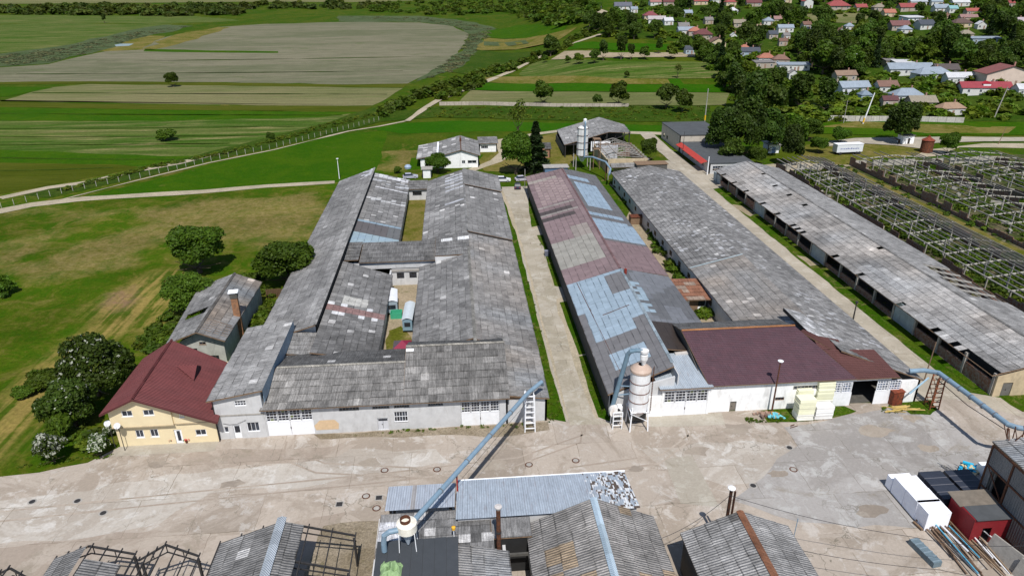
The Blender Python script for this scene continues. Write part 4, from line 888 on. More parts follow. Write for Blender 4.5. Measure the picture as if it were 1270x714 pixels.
# ================= J : grey hall behind the maroon workshop
t = thing('factory_hall', 'long grey hall with speckled sheet roof behind the maroon workshop, second from the right', 'building', (53.6, 135, 0), group='long factory halls')
m = MB(); m.wall((43.9, 188), (43.9, 98), 0, 3.4, .3, ops=[(k*6+1.5, k*6+3.2, 1.2, 2.3) for k in range(14)]); m.wall((62.6, 90), (62.6, 188), 0, 3.5, .3); m.wall((62.6, 188), (43.9, 188), 0, 3.5, .3)
m.prism([(43.9, 188, 3.5), (62.6, 188, 3.5), (53.6, 188, 5.7)], (0, -.3, 0)); m.wall((44.2, 98), (44.2, 93), 0, 3.4, .3)
m.build('wall', M_plaster, t)
for k in range(14): y = 188-(k*6+3.2); window(t, 43.95, y+1.7, 1.2, 1.7, 1.1, 3, 2, d=(0, -1), fm=M_wood, sill=False)
XE = 63.2
def toneJ(u, v, i, j):
    c = gtone(.21, .012, .3, 101)(u, v, i, j)
    if vn(i/9, j/5, 103) > .6 and h2(i, j, 9) < .12: return (.42, .42, .43)
    return c
roof('roof', t, (43.4, 118.5, 3.7), (43.4, 188.5, 3.7), (53.6, 188.5, 5.9), (53.6, 118.5, 5.9), toneJ, su=.62, sv=.9, bands=(.5, .97))
roof('roof', t, (43.6, 93, 3.7), (43.6, 118.4, 3.7), (53.6, 118.4, 6.2), (53.6, 88, 6.2), gtone(.26, .015, .1, 105, .2), su=1.1, sv=1.3, bands=(.6, .97))
roof('roof', t, (XE, 77, 3.6), (XE, 188.5, 3.6), (53.6, 188.5, 5.9), (53.6, 82, 5.9), toneJ, su=.62, sv=.9, bands=(.5, .97))

m = MB(); m.tube([(43.5, 118.5, 3.85), (53.5, 118.5, 6.3)], .1, 6, (1.3, 1.15, 1.)); m.build('valley_pipe', M_bpipe, t)
m = MB(); m.box(50.5, 59, 187, 190.5, 3.8, 6.1, (.35, .3, .3)); r_ = m.build('ventilator_box', M_blackconc, t); m = MB(); m.box(50.2, 59.3, 186.8, 190.8, 6.1, 6.25); sub(m, 'lid', M_wood, r_)

# ================= L : derelict open shed
t = thing('open_shed', 'long derelict grey roofed shed with open broken side, grass strip and road on its left', 'shed', (83, 130, 0))
m = MB(); rnd = random.Random(5); yy = 78.; k = 0; pn = []; post = []
while yy < 189:
    h = rnd.choice((.9, 1.3, 1.6, 1.2, 2.1)); 
    if k % 5 == 3: pn.append((yy, h))
    else: m.box(74.5, 74.8, yy+.3, yy+5.7, 0, h)
    post.append(yy); yy += 6; k += 1
m.wall((92, 78), (92, 189), 0, 3.3, .3, ops=[(k_*6+2, k_*6+4.5, 1.6, 2.6) for k_ in range(18)]); m.wall((74.5, 189), (92, 189), 0, 3.4, .3)
m.build('wall', M_brick, t)
m = MB()
for y, h in pn: m.box(74.5, 74.78, y+.3, y+5.7, 0, h+1.5)
m.build('wall_panel', nm('blue_grey_plaster', (.34, .40, .42), .2, 1., stain=.4), t)
for y in post:
    m = MB(); m.box(74.4, 74.8, y-.2, y+.2, 0, 3.45); m.build('column', M_conc, t)
m = MB(); m.wall((74.5, 77.4), (92, 77.4), 0, 3.3, .3, ops=[(1.1, 2.6, 0, 2.2)]); m.prism([(74.5, 77.4, 3.3), (92, 77.4, 3.3), (82.8, 77.4, 5.5)], (0, .3, 0)); m.build('end_wall', M_oldcream, t)
door(t, 75.7, 77.5, 1.4, 2.15, c=(.4, .4, .4), mat=M_conc)
m = MB(); m.box(74.9, 92, 78, 189, .01, .05); m.box(78, 78.2, 78, 189, 0, 2.8); m.build('floor', M_blackconc, t)  # dark floor colour carries the shade inside the shed
holes = [(.585, .62), (.64, .7), (.53, .8), (.71, .72), (.78, .74), (.38, .83), (.88, .86), (.92, .9)]
def skl(a, b):
    for x, y in holes:
        if abs(a-x) < .0048 and abs(b-y) < .04: return True
    return b < .05 and h2(int(a*101), 7, 7) < .08 or (a < .06 and b < .09)
def toneL(u, v, i, j):
    c = gtone(.325, .004, .10, 111, .12)(u, v, i, j); k = 1
    if vn(u/6, v/6, 113) > .72: k = .72
    if 16 < i < 23 and j > 4: k = 1.12
    return tuple(x*k for x in c)
roof('roof', t, (73.3, 77.2, 3.65), (73.3, 189.3, 3.65), (82.8, 189.3, 5.8), (82.8, 77.2, 5.8), toneL, su=1.15, sv=1.3, skip=skl, bands=(.68, .97))
def skr(a, b):
    Y = 77+a*112
    return (98 < Y < 113 and b < .75 and not (b > .5 and Y > 106)) or (78 < Y < 84 and .1 < b < .9 and h2(int(a*100), int(b*9), 2) < .9)
roof('roof', t, (92.6, 77.2, 3.5), (92.6, 189.3, 3.5), (82.8, 189.3, 5.8), (82.8, 77.2, 5.8), lambda u, v, i, j: tuple(x*.95 for x in gtone(.28, .008, .12, 115)(u, v, i, j)), su=1.15, sv=1.3, skip=skr, bands=(.68, .97))
for y in [78+3*k for k in range(37)]:
    if not (96 < y < 115 or y < 86): continue
    m = MB(); m.beam((82.8, y, 5.65), (92.5, y, 3.4), .3, .25); m.build('rafter', M_conc, t)
m = MB()
for k in range(5): x = 84.5+k*1.9; m.beam((x, 97, 5.55-(x-82.8)*.23), (x, 114, 5.55-(x-82.8)*.23), .12, .12)
m.build('purlin', M_conc, t)
ridge_cap(t, (82.8, 77.5, 5.85), (82.8, 189, 5.85), (.23, .22, .21))
m = MB(); m.box(84.5, 85.4, 94, 95.2, 5.45, 5.5); 
# ================= A : cream house
t = thing('cream_house', 'cream two storey house with maroon metal roof at left end of the yard', 'house', (-37.5, 76.5, 0))
A0, A1 = -44.3, -31.95; yF, yU = 76.6, 76.15
m = MB(); m.wall((A0, yF), (A1, yF), 0, 3.2, .3, ops=[(2.3, 3.3, 1.2, 2.4), (4.1, 5.1, 1.2, 2.4), (7.0, 7.95, 0, 2.15), (9.65, 11.0, 1.05, 2.0)])
m.wall((A1, yF+.3), (A1, 90), 0, 3.6, .3); m.wall((A0, 90), (A0, yF+.3), 0, 4.6, .3); m.wall((A1, 90), (A0, 90), 0, 4.2, .3)
m.build('wall', M_cream, t)
m = MB(); zL, zR, zr, xr = 5.75, 4.0, 7.45, -40.75
m.wall((A0-.1, yU), (-36.9, yU), 3.2, 5.7, .3, ops=[(1.6, 2.9, 4.78, 5.64), (4.2, 5.5, 4.78, 5.64)])
m.prism([(A0-.1, yU, 5.7), (-36.9, yU, 5.7), (-36.9, yU, 5.8), (xr, yU, zr), (A0-.1, yU, zL+.0)], (0, .3, 0))
m.wall((-36.9, yU+.25), (A1, yU+.25), 3.2, 3.85, .3); m.prism([(-36.9, yU+.25, 3.85), (A1, yU+.25, 3.85), (A1, yU+.25, 3.9), (-36.9, yU+.25, 5.75)], (0, .3, 0))
m.build('upper_wall', M_cream, t)
m = MB(); m.box(A0-.15, -36.85, yU-.05, yU-.003, 3.12, 3.26); m.box(-36.8, A1, yU+.2, yU+.247, 3.12, 3.26); m.build('string_course', M_oldcream, t)
for x, z, w_, h in ((-42.05, 1.2, 1.05, 1.2), (-40.25, 1.2, 1.05, 1.2), (-34.7, 1.05, 1.4, .95)): window(t, x, yF+.08, z, w_, h, 2, 1, frame=.1)
window(t, -42.8, yU+.08, 4.78, 1.3, .86, 2, 1); window(t, -40.2, yU+.08, 4.78, 1.3, .86, 2, 1); window(t, -36.0, yU+.22, 4.15, .5, .55, 2, 1, frame=.05)
door(t, -37.3, yF+.08, .95, 2.1, glass=(.3, .7, .4, 1.9))
mr_ = lambda u, v, i, j: (.17+.015*h2(i, j, 3), .056, .055)
def mroof(root, E0, E1, R1, R0): return roof('roof', root, E0, E1, R1, R0, mr_, mat=M_tile, su=.85, sv=30, jit=.12, bands=(.5, .7))
mroof(t, (-45.3, 89.6, 5.5), (-45.1, 75.5, 5.6), (xr, 75.5, 7.65), (-41.6, 91.2, 7.4))
mroof(t, (-31.2, 75.5, 3.6), (-32.8, 88.6, 4.4), (-41.6, 91.2, 7.4), (xr, 75.5, 7.65))
ridge_cap(t, (xr, 75.5, 7.7), (-41.6, 91.2, 7.45), (.11, .03, .03), r=.12, mat=M_tile)
m = MB(); c = (.5, .45, .45); a = (-38.8, 84.6, 7.0); P = [(-37.6, 82.6, 6.15), (-36.0, 82.6, 5.75), (-36.2, 86.2, 5.8), (-36.0, 84.5, 6.95)]
dm = (.18, .056, .056); m.face([a, P[1], P[3]], dm); m.face([a, P[3], P[2]], dm); dr = m.build('dormer', M_tile, t)
m = MB(); m.face([P[1], P[2], P[3]], (.3, .25, .25)); sub(m, 'dormer_face', M_dark, dr)
m = MB(); m.beam((-45.1, 75.5, 5.5), (xr, 75.5, 7.55), .12, .2); m.beam((xr, 75.5, 7.55), (-31.25, 75.5, 3.52), .12, .2); m.build('verge_board', nm('maroon_trim', (.09, .025, .025), .1, 2.), t)
m = MB(); m.tube([(A1+.1, yF-.1, 0), (A1+.1, yF-.1, 3.4), (A1+.4, yF-.5, 3.6)], .06, 6); m.build('downpipe', M_dark, t)
m = MB(); m.box(-33.6, -33.1, 82, 84.5, 4.4, 4.42)
for i, (px, py, lb) in enumerate([(146, 527, 'white satellite dish on a dark post before the cream house corner'), (134, 524, 'white satellite dish farther left, on the wall corner of the cream house')]):
    p = W(px, py, 3.9); d = thing('satellite_dish', lb, 'satellite dish', (p.x, p.y, 0), group='satellite dishes')
    m = MB(); m.tube([(p.x, p.y, 0), (p.x, p.y, 3.8)], .05, 6); m.build('post', M_dark, d)
    m = MB()
    n = Vector((.1, -.75, .65)).normalized(); x = Vector((1, 0, 0)); x = (x-n*x.dot(n)).normalized(); y = n.cross(x); c0 = Vector((p.x, p.y-.15, 3.9))
    rr = [(0, 0), (.2, .03), (.4, .1)]
    for a, b in zip(rr[:-1], rr[1:]):
        for k in range(16):
            t0, t1 = k*math.pi/8, (k+1)*math.pi/8
            f_ = lambda r, t_: c0+(x*math.cos(t_)+y*math.sin(t_))*r[0]+n*r[1]
            q = [f_(a, t0), f_(b, t0), f_(b, t1), f_(a, t1)]; m.face(q if a[0] > 0 else [q[0], q[1], q[2]], (.75, .75, .76))
    ds = m.build('dish', M_wpaint, d); m = MB(); m.tube([c0+n*.1-y*.4, c0+n*.5], .015, 4); sub(m, 'feed_arm', M_dark, ds)
for px, py, lb in ((213, 549, 'terracotta pot of red flowers left of the cream house door'), (232, 549, 'terracotta pot of red flowers right of the cream house door')):
    p = W(px, py, 0); d = thing('flower_pot', lb, 'flower pot', (p.x, p.y, 0), group='flower pots by the door'); m = MB(); m.lathe(p.x, p.y, [(.14, .02), (.2, .35), (0, .35)], 10); m.build('pot', M_rust, d)
    m = MB(); rnd = random.Random(px)
    for k in range(50):
        a = Vector((p.x+rnd.gauss(0, .16), p.y+rnd.gauss(0, .14), .38+rnd.random()*.28)); u = Vector((rnd.gauss(0, 1), rnd.gauss(0, 1), rnd.gauss(0, 1))).normalized()*.07; v = u.orthogonal().normalized()*.07
        m.face([a-u-v, a+u-v, a+u+v, a-u+v], (.5, .03, .03) if k % 2 else (.04, .1, .02))
    m.build('flowers', M_paint, d)

# ================= B : derelict barn behind the cream house (turned a little)
t = thing('derelict_barn', 'weathered grey roofed barn with holed roof between the trees, behind the cream house', 'barn', (-41, 96, 0))
zE, zT = 4.2, 6.0
EL0, EL1 = W(206, 427, zE-.2), W(247, 356, zE-.2); ER0, ER1 = W(279, 423, zE), W(325, 350, zE); R0, R1 = W(243, 412, zT), W(291, 339, zT)
def hb(a, b): return (.05 < a < .17 and .35 < b < .62 and h2(int(a*40), int(b*9), 3) < .8)
roof('roof', t, ER0, ER1, R1, R0, gtone(.19, .01, .16, 121, .3), su=1.1, sv=1.2, skip=hb)
def hl(a, b): return .33 < a < .40 and .1 < b < .75
roof('roof', t, EL0, EL1, R1, R0, gtone(.2, .015, .18, 122), su=1.1, sv=1.2, skip=hl)
f0 = W(221, 431, 0); fa = Vector((ER0.x-.6, ER0.y+.9, 0)); fb = Vector((EL0.x+1.6, EL0.y+1.0, 0)); dirr = (ER1-ER0).normalized(); dirr.z = 0
ba = fa+dirr*(ER1-ER0).length*.97; bb = fb+dirr*(ER1-ER0).length*.97
m = MB(); L_ = (fa-fb).length
m.wall(fb, fa, 0, 3.8, .25, ops=[(1.0, 2.4, 0, 2.6), (3.9, 5.5, .3, 1.3), (2.9, 3.9, 3.2, 3.7)]); m.wall(fa, ba, 0, 3.9, .25); m.wall(ba, bb, 0, 3.8, .25); m.wall(bb, fb, 0, 3.7, .25)
mid = R0.copy(); mid = Vector(((fa.x*.55+fb.x*.45), (fa.y*.55+fb.y*.45), 5.7)); m.prism([(fb.x, fb.y, 3.8), (fa.x, fa.y, 3.8), tuple(mid)], (0, .2, 0))
m.build('wall', M_white if False else nm('weathered_plaster', (.42, .42, .38), .2, 1., stain=.5), t)
dd = (fa-fb).normalized(); q = fb+dd*3.9; window(t, q.x, q.y+.08, .3, 1.6, 1.0, 3, 1, fm=M_wood, d=(dd.x, dd.y)); q = fb+dd*2.9; window(t, q.x, q.y+.08, 3.2, 1.0, .5, 2, 1, fm=M_wood, d=(dd.x, dd.y))
m = MB(); 
for k in range(6): s_ = .06+k*.03; m.beam(ER0+(ER1-ER0)*s_, R0+(R1-R0)*s_, .1, .12)
m.build('rafter', M_wood, t)
ridge_cap(t, R0+Vector((0, 0, .05)), R1+Vector((0, 0, .05)), (.12, .11, .1))
p = W(300, 420, 0); top = 7.6
d = thing('brick_chimney', 'free standing rusty brick chimney with white cap beside the derelict barn', 'chimney', (p.x, p.y, 0))
m = MB(); m.obox(p.x, p.y, 0, top, 1.0, 1.0, .15); m.build('stack', nm('orange_brick', (.33, .16, .08), .3, 2., c2=(.22, .12, .07), bmp=.02), d)
m = MB(); m.obox(p.x, p.y, top, top+.7, 1.15, 1.15, .15); m.build('sooty_neck', M_blackconc, d); m = MB(); m.obox(p.x, p.y, top+.95, top+1.1, 1.5, 1.3, .15, (1.2, 1.2, 1.2)); m.obox(p.x, p.y, top+.7, top+.95, .5, .5, .15); m.build('cap', M_wpaint, d)
d = thing('lean_to_fence', 'dark weathered board fence between derelict barn and the left hall', 'fence', (-34, 121, 0)); m = MB()
for k in range(16): m.box(-36.3+k*.3, -36.05+k*.3, 121, 121.06, 0, 1.6+.15*h2(k, 1, 1), (.6, .55, .5))
m.build('boards', M_wood, d)

# ================= small courtyard things
def wagon(px, py, L, Wd, H, rz, lb, body, roofc, low):
    p = W(px, py, 0); d = thing('site_wagon', lb, 'wagon', (p.x, p.y, 0), rz, 'site wagons in the courtyard')
    m = MB(); m.box(-Wd/2, Wd/2, -L/2, L/2, .5, H, body); b_ = m.build('body', M_paint, d, local=True)
    m = MB(); n = 8
    pr = [(-Wd/2-.1+(Wd+.2)*k/n, H+.35*math.sin(math.pi*k/n)) for k in range(n+1)]
    for (a, z0), (b, z1) in zip(pr[:-1], pr[1:]): m.hexa([(a, -L/2-.1, z0-.05), (b, -L/2-.1, z1-.05), (b, L/2+.1, z1-.05), (a, L/2+.1, z0-.05), (a, -L/2-.1, z0+.03), (b, -L/2-.1, z1+.03), (b, L/2+.1, z1+.03), (a, L/2+.1, z0+.03)], roofc)
    m.build('roof', M_paint, d, local=True)
    m = MB(); m.box(-Wd/2+.3, Wd/2-.3, -L/2-.02, -L/2, 1.2, 2., (1, 1, 1)); m.build('window', M_glass, d, local=True)
    for y in (-L/2+.8, L/2-.8):
        m = MB(); m.tube([(-Wd/2-.05, y, .35), (Wd/2+.05, y, .35)], .35, 12); m.build('wheel', M_tyre, d, local=True)
wagon(487, 383, 5.2, 1.9, 2.6, R(4), 'white roofed grey-blue site wagon at the left of the small courtyard', (.3, .36, .4), (.7, .72, .75), 0)
wagon(508, 402, 6.5, 1.6, 2.5, R(-2), 'long narrow blue-grey site wagon along the right wall of the courtyard', (.2, .3, .36), (.5, .55, .58), 0)
p = W(492, 393, 0); d = thing('green_skip', 'small green open skip in front of the white roofed wagon', 'skip', (p.x, p.y, 0)); m = MB()
for a, b, c_, e in ((-1, 1, -.8, -.7), (-1, 1, .7, .8), (-1, -.9, -.7, .7), (.9, 1, -.7, .7)): m.box(p.x+a, p.x+b, p.y+c_, p.y+e, .1, 1.1, (.05, .35, .2))
m.box(p.x-1, p.x+1, p.y-.8, p.y+.8, .02, .1, (.05, .35, .2)); m.build('tub', M_paint, d)
p = W(500, 441, 0); d = thing('kiosk_roof', 'small shelter with dark red pyramid roof at the near end of the courtyard', 'shelter', (p.x, p.y, 0)); m = MB()
for a, b in ((-1.1, -1.1), (1.1, -1.1), (1.1, 1.1), (-1.1, 1.1)): m.box(p.x+a-.06, p.x+a+.06, p.y+b-.06, p.y+b+.06, 0, 2)
m.build('post', M_wood, d); m = MB(); c4 = [(p.x-1.4, p.y-1.4, 2), (p.x+1.4, p.y-1.4, 2), (p.x+1.4, p.y+1.4, 2), (p.x-1.4, p.y+1.4, 2)]
for k in range(4): m.face([c4[k], c4[(k+1) % 4], (p.x, p.y, 2.8)], (.22, .02, .05) if k != 3 else (.1, .08, .09))
m.build('roof', M_paint, d)
# far closing annexe of the back courtyard
t = thing('link_building', 'small low grey roofed annexe closing the far end of the grassy courtyard', 'building', (-10.4, 181, 0))
m = MB(); m.wall((-13, 180), (-8, 180), 0, 2.9, .3, ops=[(1.2, 3.6, 1.3, 2.4)]); m.wall((-8, 184.5), (-13, 184.5), 0, 3, .3); m.build('wall', M_plaster, t); window(t, -11.8, 180.1, 1.3, 2.4, 1.1, 5, 2, fm=M_dark)
roof('roof', t, (-13, 179.5, 3.1), (-7.8, 179.5, 3.1), (-7.8, 185, 4), (-13, 185, 4), gtone(.14, 0, .1, 131), su=1.1)
# rust roofed shed between the two right halls
t = thing('tool_shed', 'small rusty roofed shed squeezed between the blue roofed hall and the speckled grey hall', 'shed', (40.5, 108, 0))
m = MB(); m.wall((38.6, 107.8), (43.4, 107.8), 0, 2.4, .2, ops=[(3.2, 4.5, 1.1, 2.1)], c=(1.1, 1.1, 1.1)); m.wall((43.4, 107.8), (43.4, 115), 0, 2.6, .2); m.build('wall', M_white, t)
m = MB(); m.box(40.2, 41.8, 107.7, 107.78, 0, 2.3); m.build('door', M_wood, t); window(t, 41.8, 107.85, 1.1, 1.3, 1., 2, 1, fm=M_dark)
roof('roof', t, (38.5, 106.9, 2.75), (43.8, 106.7, 2.75), (43.7, 114.8, 3.3), (38.7, 115, 3.3), lambda u, v, i, j: (.30, .14, .085) if h2(i, j, 4) > .3 else (.36, .27, .21), mat=M_rustroof, su=1., sv=1.3)
# little shed roof in the gap
p = W(789, 268, 1.8); d = thing('bin_shelter', 'tiny brown roofed shelter in the dirt gap between the right halls', 'shelter', (p.x, p.y, 0)); m = MB(); m.box(p.x-1.5, p.x+1.5, p.y-1.2, p.y+1.2, 1.8, 1.9, (1.2, .9, .8)); m.build('roof', M_rust, d)
m = MB(); m.box(p.x-1.5, p.x+1.5, p.y-1, p.y-.9, 0, 1.8); m.box(p.x+1.4, p.x+1.5, p.y-.9, p.y+1, 0, 1.8); m.box(p.x-1.5, p.x-1.4, p.y-.9, p.y+1, 0, 1.8); m.build('wall', M_wood, d)

# ================= ruined frames on the right
def ruin(lb, xs, y0, y1, purl, seed, hz=3.3, rise=.9):
    x0, x1 = xs[0], xs[-1]; xm = (x0+x1)/2
    t = thing('barn_skeleton', lb, 'ruined barn', (xm, (y0+y1)/2, 0), group='roofless barn skeletons'); rnd = random.Random(seed)
    zz = lambda x: hz+rise*(1-abs(x-xm)/(xm-x0))
    ny = int((y1-y0)/6); cnt = 0
    for k in range(ny+1):
        y = y0+k*6
        for x in xs:
            if rnd.random() < .12: continue
            m = MB(); lean = rnd.uniform(-.15, .15); m.beam((x, y, 0), (x+lean, y, zz(x)-.1), .24, .24, (1.3, 1.3, 1.22) if x not in (x0, x1) else (.8, .8, .75))
            if cnt < 100: m.build('column', M_conc, t)
            cnt += 1
        if rnd.random() < .1: continue
        m = MB(); a = x0-.6; pts = [a, xm, x1+.6]
        for u, v in zip(pts[:-1], pts[1:]):
            if rnd.random() < .07: continue
            n = 5
            for q in range(n):
                p0, p1 = u+(v-u)*q/n, u+(v-u)*(q+.86)/n; m.beam((p0, y, zz(min(max(p0, x0), x1))), (p1, y, zz(min(max(p1, x0), x1))), .26, .2, (1.2, 1.2, 1.13))
        if m.v: m.build('roof_beam', M_conc, t)
    for x, w_, dk in purl:
        m = MB(); y = y0-1
        while y < y1+1:
            e = min(y+6, y1+1)
            if rnd.random() > .05: m.beam((x+rnd.uniform(-.05, .05), y, zz(min(max(x, x0), x1))+.18), (x+rnd.uniform(-.05, .05), e, zz(min(max(x, x0), x1))+.18), w_, .16, (dk, dk, dk))
            y += 6
        m.build('purlin', M_conc, t)
    m = MB()
    for xw in (x0-.35, x1+.1):
        y = y0
        while y < y1:
            h = rnd.choice((.8, 1.6, 2.3, 2.6, 1.2)); m.box(xw, xw+.22, y, y+3, 0, h); y += 3
    m.build('side_wall', M_brick, t); m = MB(); m.wall((x0, y1), (x1, y1), 0, 1.8, .25, ops=[(4, 6, 0, 2), (9, 11, .8, 2)], c=(1.15, 1.15, 1.1)); m.build('end_wall', M_conc, t)
    m = MB()     # fallen white debris and inner partitions
    for k in range(34):
        x, y = rnd.uniform(x0+.8, x1-.8), rnd.uniform(y0, y1); m.obox(x, y, 0, rnd.uniform(.15, .9), rnd.uniform(.8, 2.8), rnd.uniform(.2, .6), rnd.uniform(0, 3), (1.05, 1.05, 1.))
    m.build('rubble', M_conc, t)
ruin('roofless skeleton barn nearest the derelict shed, white beams under long dark rails', [97.2, 101.5, 107, 111.5], 86, 199, [(96.9, .34, .6), (98.5, .2, .5), (100, .2, .5), (101.5, .2, .5), (103, .2, .5), (104.4, .2, .5)]+[(105.4+.85*k, .13, .7 if k % 2 else .3) for k in range(8)], 3)
ruin('roofless skeleton barn in the middle of the three, brick side walls full of weeds', [122.8, 129, 136, 142.4], 90, 202, [(122.4, .34, .5), (124.6, .2, .5), (127, .2, .5), (129, .2, .5), (131, .2, .5), (133, .2, .5), (139.6, .18, .4), (141.2, .18, .5), (142.7, .3, .4)], 4)
ruin('roofless skeleton barn farthest right, cut off by the picture edge', [148, 154, 162, 169], 110, 202, [(147.6, .34, .5), (150, .2, .5), (152, .2, .5), (154, .2, .5), (157, .2, .5), (160, .2, .5), (166.8, .18, .4), (169.2, .3, .5)], 5)

# ================= far part of the factory
t = thing('farm_house', 'white two part building with patched grey gable roof standing alone beyond the left halls', 'building', (-2, 215, 0))
m = MB(); X0, X1, Y0, Y1 = -5.4, 7.1, 212.5, 232; m.wall((X0, Y0), (X1, Y0), 0, 3.7, .3, ops=[(2.2, 3.4, 1.3, 2.3), (7.2, 8.3, 1.3, 2.3), (9, 11.8, 1.3, 2.3)]); m.wall((X1, Y0), (X1, Y1), 0, 3.7, .3); m.wall((X1, Y1), (X0, Y1), 0, 3.7, .3)
m.prism([(X0, Y0, 3.7), (X1, Y0, 3.7), (1.7, Y0, 5.3)], (0, .3, 0)); m.wall((-11.3, 214.5), (X0, 214.5), 0, 2.6, .3); m.wall((-11.3, 232), (-11.3, 214.5), 0, 2.6, .3); m.wall((X0, 232), (-11.3, 232), 0, 2.7, .3); m.build('wall', M_white, t)
for x, w_ in ((-3.2, 1.2), (1.8, 1.1), (3.6, 2.8)): window(t, x, Y0+.1, 1.3, w_, 1., max(2, int(w_)), 1)
roof('roof', t, (-5.6, 212, 3.8), (-5.6, 233, 3.8), (1.7, 233, 5.7), (1.7, 212, 5.7), gtone(.24, .03, .12, 141), su=1.6, sv=1.5); roof('roof', t, (7.6, 212, 3.8), (7.6, 233, 3.8), (1.7, 233, 5.7), (1.7, 212, 5.7), gtone(.25, .02, .12, 142), su=1.6, sv=1.5)
roof('roof', t, (-12.2, 214, 2.7), (-12.2, 232.5, 2.7), (-5.7, 232.5, 3.9), (-5.7, 214, 3.9), gtone(.26, .25, .16, 143), su=1.6, sv=1.5)
m = MB(); m.box(-5.9, -5.4, 213, 232, 3.85, 3.98, (1.2, 1.2, 1.3)); m.build('white_flashing', M_wpaint, t); m = MB(); m.box(1.55, 1.85, 212, 232, 5.7, 5.85); m.box(1.4, 2, 224, 225, 5.6, 6.7); m.build('rusty_ridge', M_rust, t)
t = thing('farm_annexe', 'small white flat gabled annexe joined behind the white far building, on its right', 'building', (10.5, 235, 0)); m = MB(); m.wall((8, 232.5), (14, 232.5), 0, 2.9, .3, ops=[(.6, 3, 1.2, 2.2)]); m.wall((14, 232.5), (14, 240), 0, 2.9, .3); m.wall((8, 240), (8, 232.5), 0, 2.9, .3); m.build('wall', M_white, t); window(t, 8.6, 232.6, 1.2, 2.4, 1, 4, 1)
roof('roof', t, (7.7, 232, 3), (14.4, 232, 3), (14.4, 240.5, 3.5), (7.7, 240.5, 3.5), gtone(.22, .02, .1, 145), su=1.5)
t = thing('small_outhouse', 'tiny white outhouse with flat grey roof left of the round bush', 'outhouse', (-9.2, 203, 0)); m = MB(); m.wall((-10, 201.5), (-7.4, 201.5), 0, 2.6, .2); m.wall((-7.4, 201.5), (-7.4, 204.5), 0, 2.6, .2); m.wall((-10, 204.5), (-10, 201.5), 0, 2.6, .2); m.build('wall', M_white, t); m = MB(); m.box(-10.3, -7, 201.2, 204.8, 2.6, 2.75); m.build('roof', M_conc, t)
t = thing('brick_ruin', 'small red brick hut with dark broken roof right of the big round tree', 'hut', (30.5, 218, 0)); p = W(675, 196, 0); m = MB(); m.wall((p.x-3, p.y), (p.x+2, p.y), 0, 3, .3, ops=[(1, 2, 0, 2)]); m.wall((p.x+2, p.y), (p.x+2, p.y+6), 0, 3, .3); m.wall((p.x-3, p.y+6), (p.x-3, p.y), 0, 3, .3); m.build('wall', nm('red_brick', (.32, .17, .11), .2, 2.), t)
roof('roof', t, (p.x-3.3, p.y-.3, 3), (p.x+2.3, p.y-.3, 3), (p.x+2.3, p.y+3, 4.4), (p.x-3.3, p.y+3, 4.4), gtone(.08, 0, .2, 146), su=1.2, skip=lambda a, b: h2(int(a*9), int(b*5), 4) < .12)
t = thing('open_barn', 'open fronted barn with wide pale grey gable roof behind the tall far silo', 'barn', (48, 232, 0))
x0, x1, xr, ya, yb = 35.3, 61.0, 49.5, 226, 246
roof('roof', t, (x0, ya-4, 4.2), (x0+1, yb, 4.2), (xr+3, yb+6, 7.2), (xr+1, ya, 7.2), gtone(.27, .03, .1, 147), su=1.6, sv=1.5); roof('roof', t, (x1, ya+12, 4.3), (x1+1, yb+6, 4.3), (xr+3, yb+6, 7.2), (xr+1, ya, 7.2), gtone(.25, .02, .1, 148), su=1.6, sv=1.5)
m = MB()
for x, y in ((35.7, 222.5), (38.5, 223), (42, 224), (46, 225), (50, 226), (54, 231), (58, 235), (60.6, 238), (36.2, 234), (36.4, 245), (61, 250)): m.box(x-.15, x+.15, y-.15, y+.15, 0, 4.1+max(0, (1-abs(x-50)/14))*2.6)
m.beam((35.5, 222.3, 4.1), (50.5, 226, 4.1), .2, .3); m.beam((50.5, 226, 4.1), (60.8, 238, 4.1), .2, .3)
for k in range(6): m.beam((38+2.2*k, 223+.6*k, 4.2), (39.5+2.2*k, 223.4+.6*k, 4.9+.4*k), .1, .1)
m.build('frame', M_dark, t); m = MB(); m.wall((x1, 250), (x0+1, 246), 0, 3.6, .3); m.wall((x0+.6, 246), (x0+.4, 226), 0, 2.6, .3); m.build('wall', M_blackconc, t)
m = MB(); m.box(44.2, 50.6, 222.8, 223, 1.8, 4.9, (1.1, 1.1, 1.1)); m.build('white_board', M_wpaint, t)
t = thing('ruined_brick_hall', 'roofless cream brick hall with white steel trusses, right of the tall far silo', 'ruin', (50, 205, 0))
X0, X1, Y0, Y1 = 45.0, 57.4, 201.5, 222; m = MB(); m.wall((X0, Y0), (X1, Y0), 0, 4.3, .35, ops=[(1.2, 2.2, 0, 2)]); m.wall((X0, Y1), (X0, Y0), 0, 4.2, .3); m.build('wall', M_oldcream, t)
m = MB(); m.wall((X1, Y1), (X0, Y1), 0, 4.4, .3, ops=[(2, 5, 1.4, 3.2)]); m.wall((X1, Y0), (X1, Y1), 0, 3.6, .3); m.build('brick_wall', M_brick, t)
m = MB(); m.wall((X0, Y1-4), (X0+7, Y1-4), 0, 4.6, .2, c=(.62, .62, .66)); m.build('white_panel_wall', M_wpaint, t)
for k in range(7):
    y = Y0+2+k*3.; m = MB(); m.beam((X0, y, 4.3), (X1+1, y, 3.4), .14, .16); m.beam((X0, y, 4.4), (51, y, 6.2), .14, .16); m.beam((51, y, 6.2), (X1+1, y, 3.6), .14, .16); m.beam((51, y, 6.1), (51, y, 3.9), .1, .1); m.beam((48, y, 5.3), (51, y, 3.9), .1, .1); m.build('truss', M_conc, t)
m = MB()
